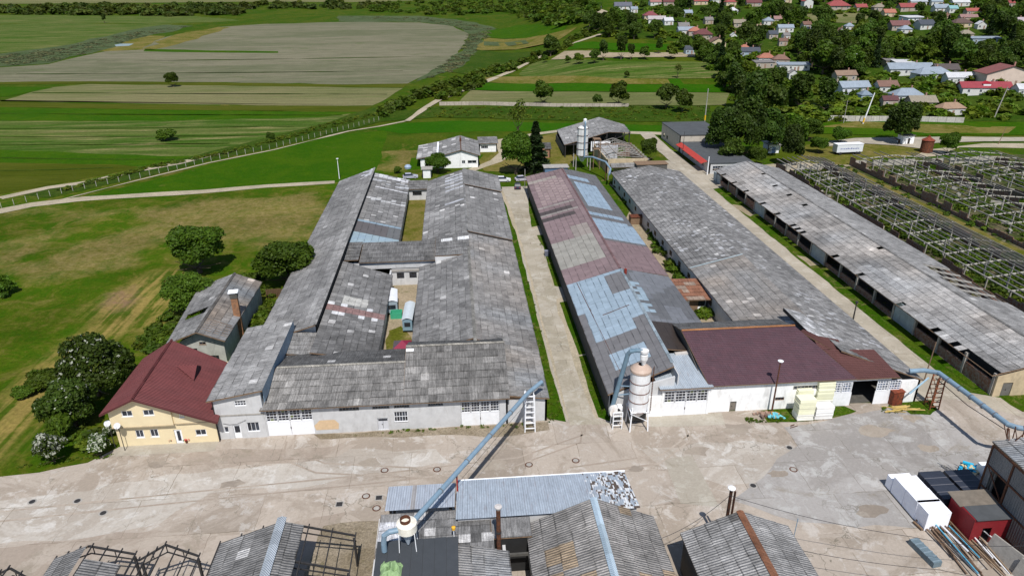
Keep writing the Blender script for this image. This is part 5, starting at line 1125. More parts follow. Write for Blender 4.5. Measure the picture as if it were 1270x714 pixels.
for k in range(5): x = 46+k*2.6; m.beam((x, Y0+1, 4.6+(.45*min(k, 2))-(.5*max(0, k-2))), (x, Y1-1, 4.6+(.45*min(k, 2))-(.5*max(0, k-2))), .1, .1)
m.build('purlin', M_rust, t)
roof('porch_roof', t, (46, 199.5, 2.2), (57.2, 199.5, 2.2), (57.2, 201.4, 3.1), (46, 201.4, 3.1), gtone(.2, 0, .1, 149), su=1.4)
def far_silo():
    p = W(722, 204, 0); x, y = 38.6, 208.
    t = thing('tall_silo', 'tall white faceted silo with blue chute, in front of the open barn', 'silo', (x, y, 0))
    m = MB(); m.lathe(x, y, [(1.7, 4.2), (1.7, 12.3), (1.2, 12.9), (0, 13.)], 10, (.85, .85, .83))
    hop = [(x-1.4, y-1.4), (x+1.4, y-1.4), (x+1.4, y+1.4), (x-1.4, y+1.4)]
    for k in range(4): a, b = hop[k], hop[(k+1) % 4]; m.face([(x+(a[0]-x)*.2, y+(a[1]-y)*.2, 2.2), (x+(b[0]-x)*.2, y+(b[1]-y)*.2, 2.2), (*b, 4.2), (*a, 4.2)])
    m.build('bin', M_silo, t); m = MB()
    for z in (4.2, 6.2, 8.2, 10.3, 12.4): m.lathe(x, y, [(1.71, z-.08), (1.8, z-.07), (1.8, z+.07), (1.71, z+.08)], 10, (.5, .4, .35))
    m.build('band', M_rust, t)
    for a, b in ((-2.2, -2.2), (2.2, -2.2), (2.2, 2.2), (-2.2, 2.2)): m = MB(); m.beam((x+a, y+b, 0), (x+a, y+b, 4.2), .25, .25, (1, 1, 1)); m.build('leg', M_conc, t)
    m = MB(); m.tube([(x+.3, y-2.2, 3.8), (x+.3, y-2.2, 14.2), (x+.3, y-1, 14.9)], .22, 8); m.build('duct', M_bpipe, t)
    m = MB(); m.lathe(x+.4, y-1, [(.25, 13.4), (.55, 14.3), (.55, 15.2), (0, 15.5)], 12); m.build('cyclone', M_silo, t)
    m = MB()
    for a in (3.4, 5.4): m.beam((x+a, y-1, 0), (x+a, y-1, 9), .2, .2); m.beam((x+a, y+1.4, 0), (x+a, y+1.4, 9), .2, .2)
    for z in (3, 6, 9): m.box(x+3.3, x+5.5, y-1.1, y+1.5, z, z+.12)
    m.build('access_frame', M_wood, t)
far_silo()
t = thing('blue_duct', 'pale blue duct bending down from the tall far silo onto the red hall roof', 'duct', (38.9, 205, 0)); m = MB(); m.tube([(38.9, 205.3, 4.2), (40.5, 201, 5.2), (43, 194, 5.4), (43.6, 190, 4.4), (42.6, 187, 3.6)], .28, 10); m.build('pipe', M_bpipe, t)
m = MB(); m.beam((42.9, 193, 0), (42.9, 193, 5.1), .16, .16); m.build('prop', M_rust, t)
t = thing('garage_block', 'pale garage building with dark flat roof beside the conifers', 'building', (78, 233, 0)); X0, X1, Y0, Y1 = 75.0, 90.5, 226.5, 248
m = MB(); m.wall((X0, Y0), (X1, Y0), 0, 5.4, .3); m.wall((X0, Y1), (X0, Y0), 0, 5.4, .3, ops=[(2, 4, 1, 2.4), (6, 8, 1, 2.4)]); m.wall((X1, Y0), (X1, Y1), 0, 5.4, .3); m.build('wall', nm('beige_render', (.5, .45, .38), .12, 1., stain=.3), t); m = MB(); m.box(X0-.2, X1+.2, Y0-.2, Y1+.2, 5.4, 5.65); m.build('roof', M_tar, t)
t = thing('red_canopy_shop', 'long low building with dark flat roof and narrow red canopy, below the pale garage block', 'building', (78, 210, 0)); X0, X1, Y0, Y1 = 75.2, 88.4, 197.5, 226
m = MB(); m.wall((X0, Y0), (X1, Y0), 0, 3.2, .3, ops=[(1, 5, .9, 2.4)]); m.wall((X0, Y1), (X0, Y0), 0, 3.2, .3, ops=[(3+4.6*k, 5+4.6*k, .9, 2.3) for k in range(5)]); m.wall((X1, Y0), (X1, Y1), 0, 3.2, .3); m.build('wall', M_plaster, t)
window(t, X0+1, Y0+.1, .9, 4, 1.5, 5, 2)
for k in range(5): window(t, X0+.1, Y1-3-4.6*k, .9, 2, 1.4, 2, 1, d=(0, -1))
m = MB(); m.box(X0-.1, X1+.2, Y0-.2, Y1-.05, 3.2, 3.4); m.build('roof', M_tar, t); m = MB(); m.hexa([(X0-2, Y0+2, 2.7), (X0-.1, Y0+2, 3.35), (X0-.1, Y1-1, 3.35), (X0-2, Y1-1, 2.7), (X0-2, Y0+2, 2.8), (X0-.1, Y0+2, 3.45), (X0-.1, Y1-1, 3.45), (X0-2, Y1-1, 2.8)], (.42, .05, .035)); m.build('canopy', M_paint, t)
t = thing('porch_hut', 'tiny pale hut with porch roof half hidden by trees, behind the derelict shed end', 'hut', (92, 205, 0)); p = W(959, 190, 0); m = MB(); m.wall((p.x-2, p.y), (p.x+2, p.y), 0, 3, .2, ops=[(1.4, 2.6, 0, 2.1)]); m.wall((p.x+2, p.y), (p.x+2, p.y+4), 0, 3, .2); m.wall((p.x-2, p.y+4), (p.x-2, p.y), 0, 3, .2); m.build('wall', M_white, t); door(t, p.x-.6, p.y+.08, 1.2, 2.1, c=(.3, .4, .6)); m = MB(); m.box(p.x-2.6, p.x+2.6, p.y-1.4, p.y+4.4, 3, 3.25); m.build('roof', M_conc, t)
# white trailer, rusty tank, kiosk
p = W(1050, 191, 0); d = thing('box_trailer', 'white box trailer with faded blue markings parked on the dry grass', 'trailer', (p.x, p.y, 0), R(4)); m = MB(); m.box(-4.6, 4.6, -1.3, 1.3, .9, 3.4, (.68, .70, .73)); m.build('body', M_paint, d, local=True)
m = MB(); m.box(-4.7, 4.7, -1.4, 1.4, 3.4, 3.55, (.8, .8, .82)); m.build('roof', M_paint, d, local=True); m = MB(); rnd = random.Random(3)
for k in range(11): a = -3.4+k*.62; m.box(a, a+.42, -1.32, -1.302, 1.9, 1.9+rnd.choice((.3, .42, .25)), (.12, .15, .35))
m.build('faded_marking', M_paint, d, local=True)
for x in (-3.2, 2.6, 3.6):
    m = MB(); m.tube([(x, -1.35, .5), (x, 1.35, .5)], .5, 14); m.build('wheel', M_tyre, d, local=True)
p = W(1148, 189, 0); d = thing('rusty_tank', 'upright rusty brown cylindrical tank with conical top among the ruins', 'tank', (p.x, p.y, 0)); m = MB(); m.lathe(p.x, p.y, [(1.9, 0), (1.95, 1.2), (1.9, 1.25), (1.9, 4.1)], 20, (1.3, 1.1, 1)); m.build('shell', M_rust, d); m = MB(); m.lathe(p.x, p.y, [(2.1, 4.1), (.3, 5.2), (.3, 5.6), (0, 5.7)], 20, (1.9, 1, .9)); m.build('cone_top', M_rust, d)
p = W(1123, 178, 0); d = thing('white_kiosk', 'small white square kiosk with flat dark roof at the foot of a dark tree', 'kiosk', (p.x, p.y, 0)); m = MB(); m.box(p.x-2.2, p.x+1.8, p.y-1.5, p.y+1.8, 0, 3, (1.15, 1.15, 1.15)); m.build('wall', M_wpaint, d); m = MB(); m.box(p.x-2.5, p.x+2.1, p.y-1.8, p.y+2, 3, 3.2); m.build('roof', M_blackconc, d); m = MB(); m.box(p.x-.4, p.x+.4, p.y-1.53, p.y-1.505, .1, 2.1); m.build('door', M_dark, d)
# ================= front silo on legs
x, y = 22.6, 75.0
t = thing('dust_silo', 'white banded silo on steel legs with cyclone on top, before the blue roofed hall', 'silo', (x, y, 0))
m = MB(); prof = [(.35, 1.7), (1.28, 2.9)]; z = 2.9
for k in range(4): prof += [(1.28, z), (1.28, z+1.42)]; z += 1.42
m.lathe(x, y, prof, 28); m.build('shell', M_silo, t)
m = MB(); m.lathe(x, y, [(1.36, z), (1.36, z+.3), (1.05, z+.62), (.45, z+.95), (.4, z+.95)], 28, (.62, .47, .38)); zt = z-.15
m.build('rusty_crown', M_silo, t)
for k in range(5):
    m = MB(); zz = 2.9+k*1.42; m.lathe(x, y, [(1.29, zz-.04), (1.34, zz-.035), (1.34, zz+.035), (1.29, zz+.04)], 28, (1.4, 1.2, 1.1)); m.build('hoop', M_rust, t)
for a, b in ((-1.2, -1.2), (1.2, -1.2), (1.2, 1.1), (-1.2, 1.1)):
    m = MB(); m.beam((x+a, y+b, 0), (x+a*.85, y+b*.85, 3.6), .16, .16); m.build('leg', M_wpaint, t)
m = MB(); m.beam((x-1.3, y-1.3, .5), (x-1.3, y-1.3, .5), .1, .1)
for s0, s1 in (((-1.3, -1.3), (1.3, -1.3)), ((1.3, -1.3), (1.3, 1.2)), ((-1.3, 1.2), (-1.3, -1.3))):
    m.beam((x+s0[0], y+s0[1], 2.9), (x+s1[0]*.9, y+s1[1]*.9, 1.5), .07, .07); m.beam((x+s0[0]*.9, y+s0[1]*.9, 2.95), (x+s1[0]*.9, y+s1[1]*.9, 2.95), .12, .12)
m.build('brace', M_wpaint, t)
m = MB(); m.lathe(x+.25, y, [(.24, zt+1.), (.3, zt+1.3), (.5, zt+1.9), (.5, zt+2.5), (.4, zt+2.55), (.38, zt+2.8), (.56, zt+2.85), (.56, zt+3.15), (0, zt+3.25)], 18); cy = m.build('cyclone', M_silo, t)
m = MB(); m.tube([(19.3, 75.9, 2.4), (19.5, 75.9, 3.2), (20.9, 75.6, zt+2.3), (21.2, 75.4, zt+2.85), (21.9, 75.2, zt+3.05), (22.6, 75.0, zt+3.0)], [.3, .3, .3, .3, .28, .25], 12, (.7, .75, .75)); m.build('riser_duct', M_bpipe, t)
m = MB(); m.box(21.6, 24.0, 75.6, 76.6, .4, 2.4); m.build('hopper_box', M_blackconc, t)
m = MB()
for k in range(19): zz = 3+k*.35; m.beam((x+1.4, y-.7, zz), (x+1.6, y-.4, zz), .03, .03)
m.beam((x+1.4, y-.7, 2.6), (x+1.4, y-.7, 9.4), .05, .05); m.beam((x+1.6, y-.4, 2.6), (x+1.6, y-.4, 9.4), .05, .05); m.build('ladder', M_rust, t)
m = MB(); m.beam((20, 75.4, 4.8), (22, 75, 5.2), .12, .12); m.beam((20.2, 75.4, 6.2), (22, 75, 6.2), .1, .1); m.build('duct_bracket', M_bpipe, t)
t = thing('fan_unit', 'small white fan on a step-like steel frame at the foot of the blue riser duct', 'fan unit', (19.9, 75, 0)); m = MB()
for a in (19.3, 20.5):
    for b in (74.6, 75.9): m.beam((a, b, 0), (a, b, 2.6), .12, .12)
for zz in (.6, 1.3, 2.0, 2.6): m.beam((19.3, 74.6, zz), (20.5, 74.6, zz), .1, .08)
m.build('frame', M_wpaint, t); m = MB(); m.tube([(19.6, 74.9, 2.4), (19.6, 75.7, 2.4)], .75, 18, (1, .97, .92)); m.box(19.9, 20.5, 74.9, 75.6, 2.6, 3.3); m.build('housing', M_silo, t); m = MB(); m.box(19.7, 20.3, 74.7, 75.3, 1.0, 1.7, (.3, .3, .3)); m.build('motor', M_dark, t)

# ================= ladder tower and long sloping pipe
def tower(lb, x, y, h, wd, mat, c=(1, 1, 1), lean=0.):
    t = thing('pipe_tower', lb, 'tower', (x, y, 0)); 
    for a in (-wd/2, wd/2):
        for b in (-wd/2, wd/2): m = MB(); m.beam((x+a, y+b, 0), (x+a*.8+lean, y+b*.8, h), .13, .13, c); m.build('leg', mat, t)
    m = MB(); n = 7
    for k in range(1, n+1):
        z = h*k/n-.2; s = 1-.2*k/n; lx = lean*k/n
        m.beam((x-wd/2*s+lx, y-wd/2*s, z), (x+wd/2*s+lx, y-wd/2*s, z), .12, .1, c); m.beam((x-wd/2*s+lx, y+wd/2*s, z), (x+wd/2*s+lx, y+wd/2*s, z), .08, .08, c)
    m.build('ladder_rung', mat, t); m = MB()
    for k in range(3): z0, z1 = h*k/3+.1, h*(k+1)/3-.1; m.beam((x-wd/2+.05, y-wd/2, z0), (x-wd/2+.05, y+wd/2-.1, z1), .06, .06, c); m.beam((x+wd/2-.05, y+wd/2, z0), (x+wd/2-.05, y-wd/2+.1, z1), .06, .06, c)
    m.build('brace', mat, t); return t
tower('white ladder-like steel tower at the alley mouth carrying the blue pipe', 8.35, 75.6, 5.7, 1.35, M_wpaint)
tower('rust and white ladder tower carrying the right hand blue pipe over the road', 64.3, 75.7, 5.0, 1.3, M_rust, (1.9, 1.5, 1.2))
t = thing('sloping_pipe', 'long blue duct sloping across the yard from the white ladder tower down to the cyclone', 'pipe', (1, 64, 0))
m = MB(); pa, pb, pc = Vector((10.1, 77.4, 6.1)), Vector((8.2, 75.3, 6.0)), W(509, 650, 7.6); m.tube([(10.3, 78.2, 5.2), pa+Vector((0, .3, -.2)), pa, pb, pc, pc+(pc-pb).normalized()*.8], .27, 12); pp = m.build('pipe', M_bpipe, t)
m = MB(); dv = (pc-pb).normalized()
for k in range(1, 5): q = pb+(pc-pb)*k/5; m.tube([q-dv*.06, q+dv*.06], .33, 12, (.8, .6, .5))
m.build('flange', M_bpipe, t)
m = MB(); q = pb+(pc-pb)*.68; m.beam((q.x, q.y, 4.3), (q.x, q.y, q.z-.2), .16, .16, (2.6, .35, .3)); m.build('red_prop', M_rust, t); m = MB(); m.tube([pb+Vector((.2, -.3, -.7)), q+Vector((.3, 0, -1.1)), pc+Vector((.3, 0, -.6))], .02, 4); m.build('stay_wire', M_wire, t)
t = thing('overhead_pipe', 'thick blue pipe crossing from the hall corner over the road to the corrugated corner building', 'pipe', (64.8, 68, 0))
P_ = [W(1128, 460, 4.6), W(1146, 459, 4.9), W(1164, 462, 5.1), W(1205, 492, 5.15), W(1250, 526, 5.2), W(1262, 530, 5.2), W(1285, 533, 5.2)]
m = MB(); m.tube(P_, .33, 12); m.build('pipe', M_bpipe, t); m = MB(); dv = (P_[4]-P_[2]).normalized()
for k in range(1, 6): q = P_[2]+(P_[4]-P_[2])*k/6; m.tube([q-dv*.06, q+dv*.06], .4, 12, (.7, .5, .45))
m.build('flange', M_bpipe, t); m = MB(); m.tube([P_[2]+Vector((-.2, 0, -.8)), (P_[2]+P_[4])/2+Vector((-.2, 0, -1.2)), P_[4]+Vector((-.2, 0, -.7))], .05, 5); m.build('cable', M_wire, t)
m = MB(); m.beam(W(1128, 488, 2.6), W(1152, 468, 4.6), .16, .16, (1.8, 1.8, 1.7)); m.build('strut', M_bpipe, t)

# ================= lamp posts, poles
def pole(lb, x, y, h, r=.12, mat=None, lamp=None, arm=None, name='utility_pole', cat='pole', lean=(0, 0), band=False, grp=None, c=(1, 1, 1)):
    t = thing(name, lb, cat, (x, y, terrain(x, y)), group=grp); z = terrain(x, y)
    m = MB(); m.tube([(x, y, z), (x+lean[0], y+lean[1], z+h)], [r, r*.65], 8, c); m.build('shaft', mat or M_conc, t)
    if lamp == 'disc': m = MB(); m.lathe(x+lean[0], y+lean[1], [(.12, z+h-.1), (.34, z+h), (.38, z+h+.1), (0, z+h+.22)], 14); m.build('lamp_head', M_wpaint, t)
    if lamp == 'dark': m = MB(); m.lathe(x, y, [(.12, z+h-.1), (.24, z+h), (.24, z+h+.25), (0, z+h+.3)], 10); m.build('lamp_head', M_dark, t)
    if lamp == 'arm': m = MB(); m.tube([(x, y, z+h-.2), (x-.5, y-.4, z+h+.2), (x-1.1, y-.9, z+h+.25)], .05, 6); m.box(x-1.6, x-.9, y-1.1, y-.7, z+h+.15, z+h+.35); m.build('lamp_head', M_wpaint, t)
    if arm: m = MB(); m.beam((x+lean[0]-arm, y+lean[1], z+h-.6), (x+lean[0]+arm, y+lean[1], z+h-.6), .12, .12); m.build('cross_arm', M_dark, t)
    if band: m = MB(); m.tube([(x+lean[0]*.02, y, z+.6), (x+lean[0]*.14, y, z+h*.2)], r*1.12, 8, (.75, .45, .02)); m.build('yellow_band', M_paint, t)
    return t
pole('tall dark steel lamp post with white disc head before the maroon roofed workshop', 41.7, 76.2, 8.2, .13, M_rust, 'disc', name='lamp_post', cat='lamp post')
m = None
def at(px, py): p = G(px, py); return p.x, p.y
pole('white leaning pole with yellow foot band beside the village wall', *at(1070, 154), 12, .28, M_wpaint, band=True, lean=(2.3, 0), arm=.8, grp='tall poles along the village edge')
pole('concrete pole with yellow band standing left of the dark conifers', *at(874, 151), 13, .25, M_conc, band=True, arm=.8, grp='tall poles along the village edge')
pole('grey concrete pole leaning right near the red roofed house', *at(1233, 146), 12, .26, M_conc, lean=(2.2, 0), arm=.8, grp='tall poles along the village edge')
pole('thin grey pole with cross bar just left of the leaning white pole', *at(1046, 153), 9, .14, M_conc, arm=1.4)
pole('white lamp pole at the far left corner of the leftmost hall', *at(421, 222), 6, .12, M_wpaint, 'disc', name='street_lamp', cat='street lamp')
pole('slim lamp pole among the trees by the tiny porch hut', *at(967, 186), 8, .1, M_conc, 'arm', name='street_lamp', cat='street lamp')
pole('short white post at the bend of the factory road', *at(877, 217), 5.5, .2, M_wpaint)
pole('grey post beside the parked dark car at the alley end', *at(651, 236), 6, .12, M_conc)
pole('slim dark pole in front of the dark flat roof with red canopy', *at(846, 196), 8.5, .1, M_dark)
pole('grey post at the left corner of the speckled grey hall', *at(754, 223), 6.5, .16, M_conc)
pole('dark short lamp post on the verge of the long road between halls', *at(1058, 396), 3.2, .14, M_dark, 'dark', name='lamp_post', cat='lamp post')
pole('dark wooden pole with white insulator behind the right ladder tower', *at(1146, 472), 6.5, .1, M_wood, lean=(.2, 0))
pole('leaning bare wooden pole at the far right gravel pad', *at(1238, 179), 6, .12, M_wood, lean=(1.2, 0))
pole('slim lamp pole deep in the village trees, right of the big green crown', *at(1059, 96), 11, .16, M_conc, 'arm', name='street_lamp', cat='street lamp')

# ================= stacks of boards etc. in front of K
def stack(lb, px, py, n, w_, d_, th, c, seed, rz=0., grp='stacks of pale foam boards'):
    p = W(px, py, 0); t = thing('board_stack', lb, 'stack of boards', (p.x, p.y, 0), rz, grp); rnd = random.Random(seed)
    m = MB(); [m.obox(a, 0, .0, .12, .15, d_, 0) for a in (-w_/2+.1, 0, w_/2-.1)]; m.build('pallet', M_wood, t, local=True)
    m = MB(); z = .12
    for k in range(n):
        h = th*rnd.uniform(.8, 1.2); k_ = rnd.uniform(.9, 1.05); cc = tuple(q*k_ for q in c(k/n))
        m.obox(rnd.uniform(-.05, .05), rnd.uniform(-.05, .05), z, z+h-.012, w_*rnd.uniform(.97, 1), d_*rnd.uniform(.97, 1), rnd.uniform(-.015, .015), cc); z += h
    m.build('boards', M_foam, t, local=True)
ye = lambda s: (1, 1, .85) if s > .25 else (1, 1, 1.05)
stack('front left stack of pale yellow foam boards beside the maroon roofed workshop', 995, 518, 14, 2.3, 1.5, .24, ye, 1)
stack('rear left stack of pale yellow foam boards, close to the workshop wall', 993, 505, 12, 2.2, 1.2, .25, ye, 2)
stack('right stack of foam boards, white below and yellow above, nearest the open gate', 1018, 517, 9, 2.5, 1.4, .2, lambda s: (1, 1, 1.12), 3)
stack('tallest stack of pale boards behind the right white stack', 1018, 503, 17, 2.4, 1.2, .24, ye, 4)
p = W(931, 516, 0)
def heap(name, lb, cat, px, py, n, mats, size, rad, seed, cols):
    p = W(px, py, 0); t = thing(name, lb, cat, (p.x, p.y, 0)); rnd = random.Random(seed); m = MB()
    for k in range(n): a, b = p.x+rnd.gauss(0, rad), p.y+rnd.gauss(0, rad*.5); z = rnd.uniform(0, .3); lg = name in ('plank_heap', 'steel_bars'); m.obox(a, b, z, z+(rnd.uniform(.04, .08) if lg else rnd.uniform(.1, .3)), size*rnd.uniform(.5, 1.2)*(3 if lg else 1), size*rnd.uniform(.15, .5)*(.4 if lg else 1), rnd.uniform(-.4, .4) if lg else rnd.uniform(0, 3), rnd.choice(cols))
    m.build('pile', mats, t)
heap('brick_heap', 'heap of old bricks in the grass left of the tall lamp post', 'bricks', 947, 515, 26, M_paint, .7, .5, 1, [(.2, .1, .07), (.15, .1, .08), (.3, .2, .15)])
heap('tarpaulin_heap', 'crumpled light blue tarpaulin and orange scrap at the lamp post foot', 'tarpaulin', 961, 517, 22, M_paint, .9, .4, 2, [(.12, .42, .5), (.15, .5, .58), (.5, .25, .05)])
heap('plank_heap', 'loose yellow planks on the grass below the rusty cupboard', 'planks', 1118, 508, 14, M_paint, .9, .7, 3, [(.55, .4, .12), (.5, .36, .14)])
heap('steel_bars', 'two rusty bars lying on the yard before the foam stacks', 'bars', 983, 529, 3, M_rust, .4, .5, 4, [(1, 1, 1)])
p = W(1110, 502, 0); t = thing('rusty_cupboard', 'rusty red steel cupboard standing before the white wall right of the open gateway', 'cupboard', (p.x, p.y, 0)); m = MB(); m.obox(p.x, p.y+.3, .1, 2.2, 1.6, 1.1, .1, (1.7, 1.1, .9)); b_ = m.build('body', M_rust, t); m = MB(); m.obox(p.x, p.y+.3, 2.2, 2.28, 1.8, 1.3, .1, (2, 1.2, 1)); m.build('top', M_rust, t); m = MB(); m.obox(p.x-.4, p.y-.3, .2, 2.1, .7, .04, .1, (1.4, .8, .7)); m.build('door', M_rust, t)

# ================= foreground buildings
t = thing('canopy_roof', 'wide pale blue ribbed metal canopy in the foreground, rusty at its left, flaked white at right', 'canopy', (8, 58, 0))
def cflake(u, v, i, j):
    r = .92+.14*h2(i, j, 3); c = (.34*r, .39*r, .45*r)
    if u > 12.6 and vn(u*2.2, v*1.2, 5)*.6+vn(u*6, v*3, 7)*.4+(u-12.6)*.05 > .62: c = (.1, .075, .06) if vn(u*7, v*4, 9) < .5 else (.62, .64, .66)
    return c
roof('roof', t, (17.3, 60.7, 4.5), (-1.2, 60.7, 4.5), (-1.4, 54.3, 5.0), (17.5, 54.3, 5.0), lambda u, v, i, j: cflake(17.3-(u-17.3), v, i, j), mat=M_canopy, su=.13, sv=.3, jit=.0, edge=False)
m = MB(); 
for x in (-1, 5, 11, 17): m.box(x-.12, x+.12, 60.2, 60.45, 0, 4.35)
m.build('column', M_dark, t); m = MB(); m.box(-1.2, 17.2, 54.6, 54.8, 0, 4.7); m.build('rear_wall', M_plaster, t); m = MB(); m.box(-1.3, 17.4, 60.7, 60.8, 4.38, 4.6, (1.2, 1.2, 1.2)); m.build('white_fascia', M_wpaint, t)
t = thing('canopy_roof', 'narrow pale blue ribbed metal canopy, left of the wide canopy and under the sloping pipe', 'canopy', (-5, 59, 0))
roof('roof', t, (-1.4, 60.5, 4.4), (-8.6, 60.5, 4.4), (-8.7, 56.6, 4.6), (-1.5, 56.6, 4.6), lambda u, v, i, j: (.38, .42, .48) if h2(i, 1, 2) < .8 else (.34, .33, .33), mat=M_canopy, su=.5, sv=4, jit=.2)
m = MB(); 
for x in (-8.2, -2): m.box(x-.12, x+.12, 60, 60.2, 0, 4.3); m.box(x-.12, x+.12, 57, 57.2, 0, 4.4)
m.build('column', M_dark, t)
t = thing('low_shed', 'low grey sheet roofed shed around the cyclone, cluttered with pale lichen sheets', 'shed', (-4, 51, 0))
m = MB(); m.wall((-9, 44), (-9, 56.2), 0, 4, .3); m.wall((3.4, 56), (-9, 56), 0, 3.9, .3); m.wall((3.4, 40), (3.4, 56), 0, 3.6, .3); m.build('wall', M_plaster, t)
def tonel(u, v, i, j):
    if i == 0 and 2 < j < 5: return (.62, .62, .64)
    return gtone(.17, .06, .25, 151)(u, v, i, j)
roof('roof', t, (-9.1, 56.4, 4.25), (2.2, 56.4, 4.25), (2.2, 50, 4.9), (-9.1, 50, 4.9), lambda u, v, i, j: (.6, .6, .62) if (i <= 1 and 1 <= j <= 3) else gtone(.2, .07, .28, 151)(u, v, i, j), su=1.1, sv=1.2)
roof('roof', t, (3.6, 49.9, 4.75), (3.6, 40, 4.9), (-1.2, 40, 5.4), (-1.2, 50.6, 5.3), gtone(.21, .01, .14, 153, .2), su=1.1, sv=1.2)
m = MB(); 
for k in range(7): a = -8.9+k*1.1; m.box(a+.01, a+1.08, 40, 51.4, 5.5, 5.56+.03*(k % 2), (.9+.2*h2(k, 1, 1),)*3)
m.box(-8.9, -1.2, 40, 51.4, 4.0, 5.48); m.build('dark_flat_roof', nm('anthracite_panel', (.055, .06, .066), .1, 1., rough=.5, attr=True), t)
t = thing('dark_lean_to', 'small ribbed grey roof with dark open gap below it, right of the rusty stack', 'lean-to', (4, 51, 0)); roof('roof', t, (2.1, 51.8, 4.6), (6.0, 51.8, 4.6), (6.0, 54.2, 4.9), (2.1, 54.2, 4.9), gtone(.2, 0, .1, 155), su=1.1, sv=2.4)
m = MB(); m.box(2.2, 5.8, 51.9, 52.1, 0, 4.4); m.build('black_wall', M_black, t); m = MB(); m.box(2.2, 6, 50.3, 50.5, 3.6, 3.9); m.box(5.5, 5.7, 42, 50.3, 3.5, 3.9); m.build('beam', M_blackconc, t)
tt = thing('smoke_stack', 'thin rusty smoke stack with grey cap rising through the low shed roof', 'chimney', (2.7, 50.8, 0)); m = MB(); m.tube([(2.7, 50.8, 3), (2.7, 50.8, 9.1)], .22, 12); m.build('pipe', M_rust, tt); m = MB(); m.lathe(2.7, 50.8, [(.2, 9.1), (.36, 9.4), (.36, 9.5), (0, 9.6)], 14, (1.6, 1.6, 1.7)); m.build('cap', M_conc, tt); m = MB(); m.tube([(2.7, 50.8, 6.3), (2.7, 50.8, 6.45)], .28, 12); m.build('clamp', M_dark, tt)
# cyclone on the dark roof
x, y = -5.9, 50.6
t = thing('roof_cyclone', 'rusty white cyclone separator with brown mouth standing on the dark flat roof', 'cyclone', (x, y, 5.55)); Z = 5.6
m = MB(); m.lathe(x, y, [(.12, Z+.2), (.2, Z+.5), (.55, Z+1.7), (.85, Z+2.2)], 20, (.55, .62, .7)); m.build('cone', M_silo, t)
m = MB(); m.lathe(x, y, [(.85, Z+1.9), (.95, Z+1.95), (.95, Z+2.8), (.6, Z+2.95), (0, Z+3.)], 24, (1.1, 1.05, .92)); m.build('drum', M_silo, t); m = MB(); m.lathe(x-.1, y, [(.5, Z+2.9), (.5, Z+3.3), (.42, Z+3.3), (.4, Z+2.95), (0, Z+2.95)], 20, (.9, .8, .75)); m.build('mouth', M_rust, t)
m = MB(); m.tube([(x-.6, y-.3, Z+2.3), (x-1.6, y-.4, Z+2.2), (x-2.1, y-.5, Z+1.9), (x-2.2, y-.6, Z+1), (x-2.2, y-.6, Z+.1)], .27, 10); m.build('elbow_duct', M_bpipe, t)
for a, b in ((-.8, -.8), (.8, -.8), (.8, .8), (-.8, .8)): m = MB(); m.beam((x+a, y+b, Z-.05), (x+a*.9, y+b*.9, Z+2.), .07, .07); m.build('leg', M_wpaint, t)
t = thing('green_sheet', 'pale green crumpled plastic sheet on the dark flat roof below the cyclone elbow', 'plastic sheet', (-7.6, 48.2, 5.6)); m = MB(); N_ = 34
for i in range(N_):
    for j in range(N_):
        f_ = lambda a, b: (-8.5+a*.055+.5*vn(a/9, b/9, 1), 45.9+b*.07+.6*vn(a/8, b/8, 2), 5.62+1.1*vn(a/5.5, b/5.5, 3)*math.sin(math.pi*min(1, max(0, a/34)))*math.sin(math.pi*min(1, max(0, b/34)))+.1*vn(a*.6, b*.6, 9))
        m.face([f_(i, j), f_(i+1, j), f_(i+1, j+1), f_(i, j+1)], (.24, .36, .17))
m.build('sheet', M_paint, t)
t = thing('yellow_beacon', 'small orange lamp on a post at the edge of the dark flat roof', 'beacon', (-1.5, 52, 5)); m = MB(); m.tube([(-1.6, 51.8, 4.6), (-1.6, 51.8, 6.1)], .05, 6); m.build('post', M_wpaint, t); m = MB(); m.lathe(-1.6, 51.8, [(.18, 6.1), (.2, 6.4), (0, 6.5)], 10, (.75, .4, .03)); m.build('lamp_head', M_paint, t)
# two gabled sheds
def gshed(lb, x0, x1, xr, y0, ze, zr, tone, cap, capm, seed):
    t = thing('gabled_shed', lb, 'shed', (xr, y0-6, 0))
    roof('roof', t, (x0, y0, ze), (x0, 36, ze), (xr, 36, zr), (xr, y0+.9, zr), tone, su=1.1, sv=1.4); roof('roof', t, (x1, y0, ze), (x1, 36, ze), (xr, 36, zr), (xr, y0+.9, zr), tone, su=1.1, sv=1.4)
    m = MB(); m.wall((x0+.5, 37), (x0+.5, y0-.6), 0, ze-.1, .3); m.wall((x1-.5, 37), (x1-.5, y0-.6), 0, ze-.1, .3); m.prism([(x1-.5, y0-.6, 0), (x0+.5, y0-.6, 0), (x0+.5, y0-.6, ze-.1), (xr, y0-.6, zr-.25), (x1-.5, y0-.6, ze-.1)], (0, -.3, 0)); m.build('wall', M_blackconc, t)
    ridge_cap(t, (xr, y0+.9, zr+.04), (xr, 36, zr+.04), cap, r=.24, mat=capm); return t
def tf1(u, v, i, j):
    c = gtone(.215, .0, .1, 161)(u, v, i, j); r = vn(u/2, v*1.4, 8)
    if r > .7: return (c[0]*1.3, c[1]*1.02, c[2]*.72)
    return (c[0]*1.03, c[1], c[2]*.97)
gshed('large weathered gabled shed in the foreground with pale blue ridge strip', 5.6, 18.7, 12.6, 53.7, 4.3, 6.4, tf1, (.42, .52, .6), M_metal, 1)
def tf2(u, v, i, j):
    c = gtone(.22, .0, .12, 163)(u, v, i, j)
    if h2(i, j, 5) < .05: return (.12, .115, .11)
    return c
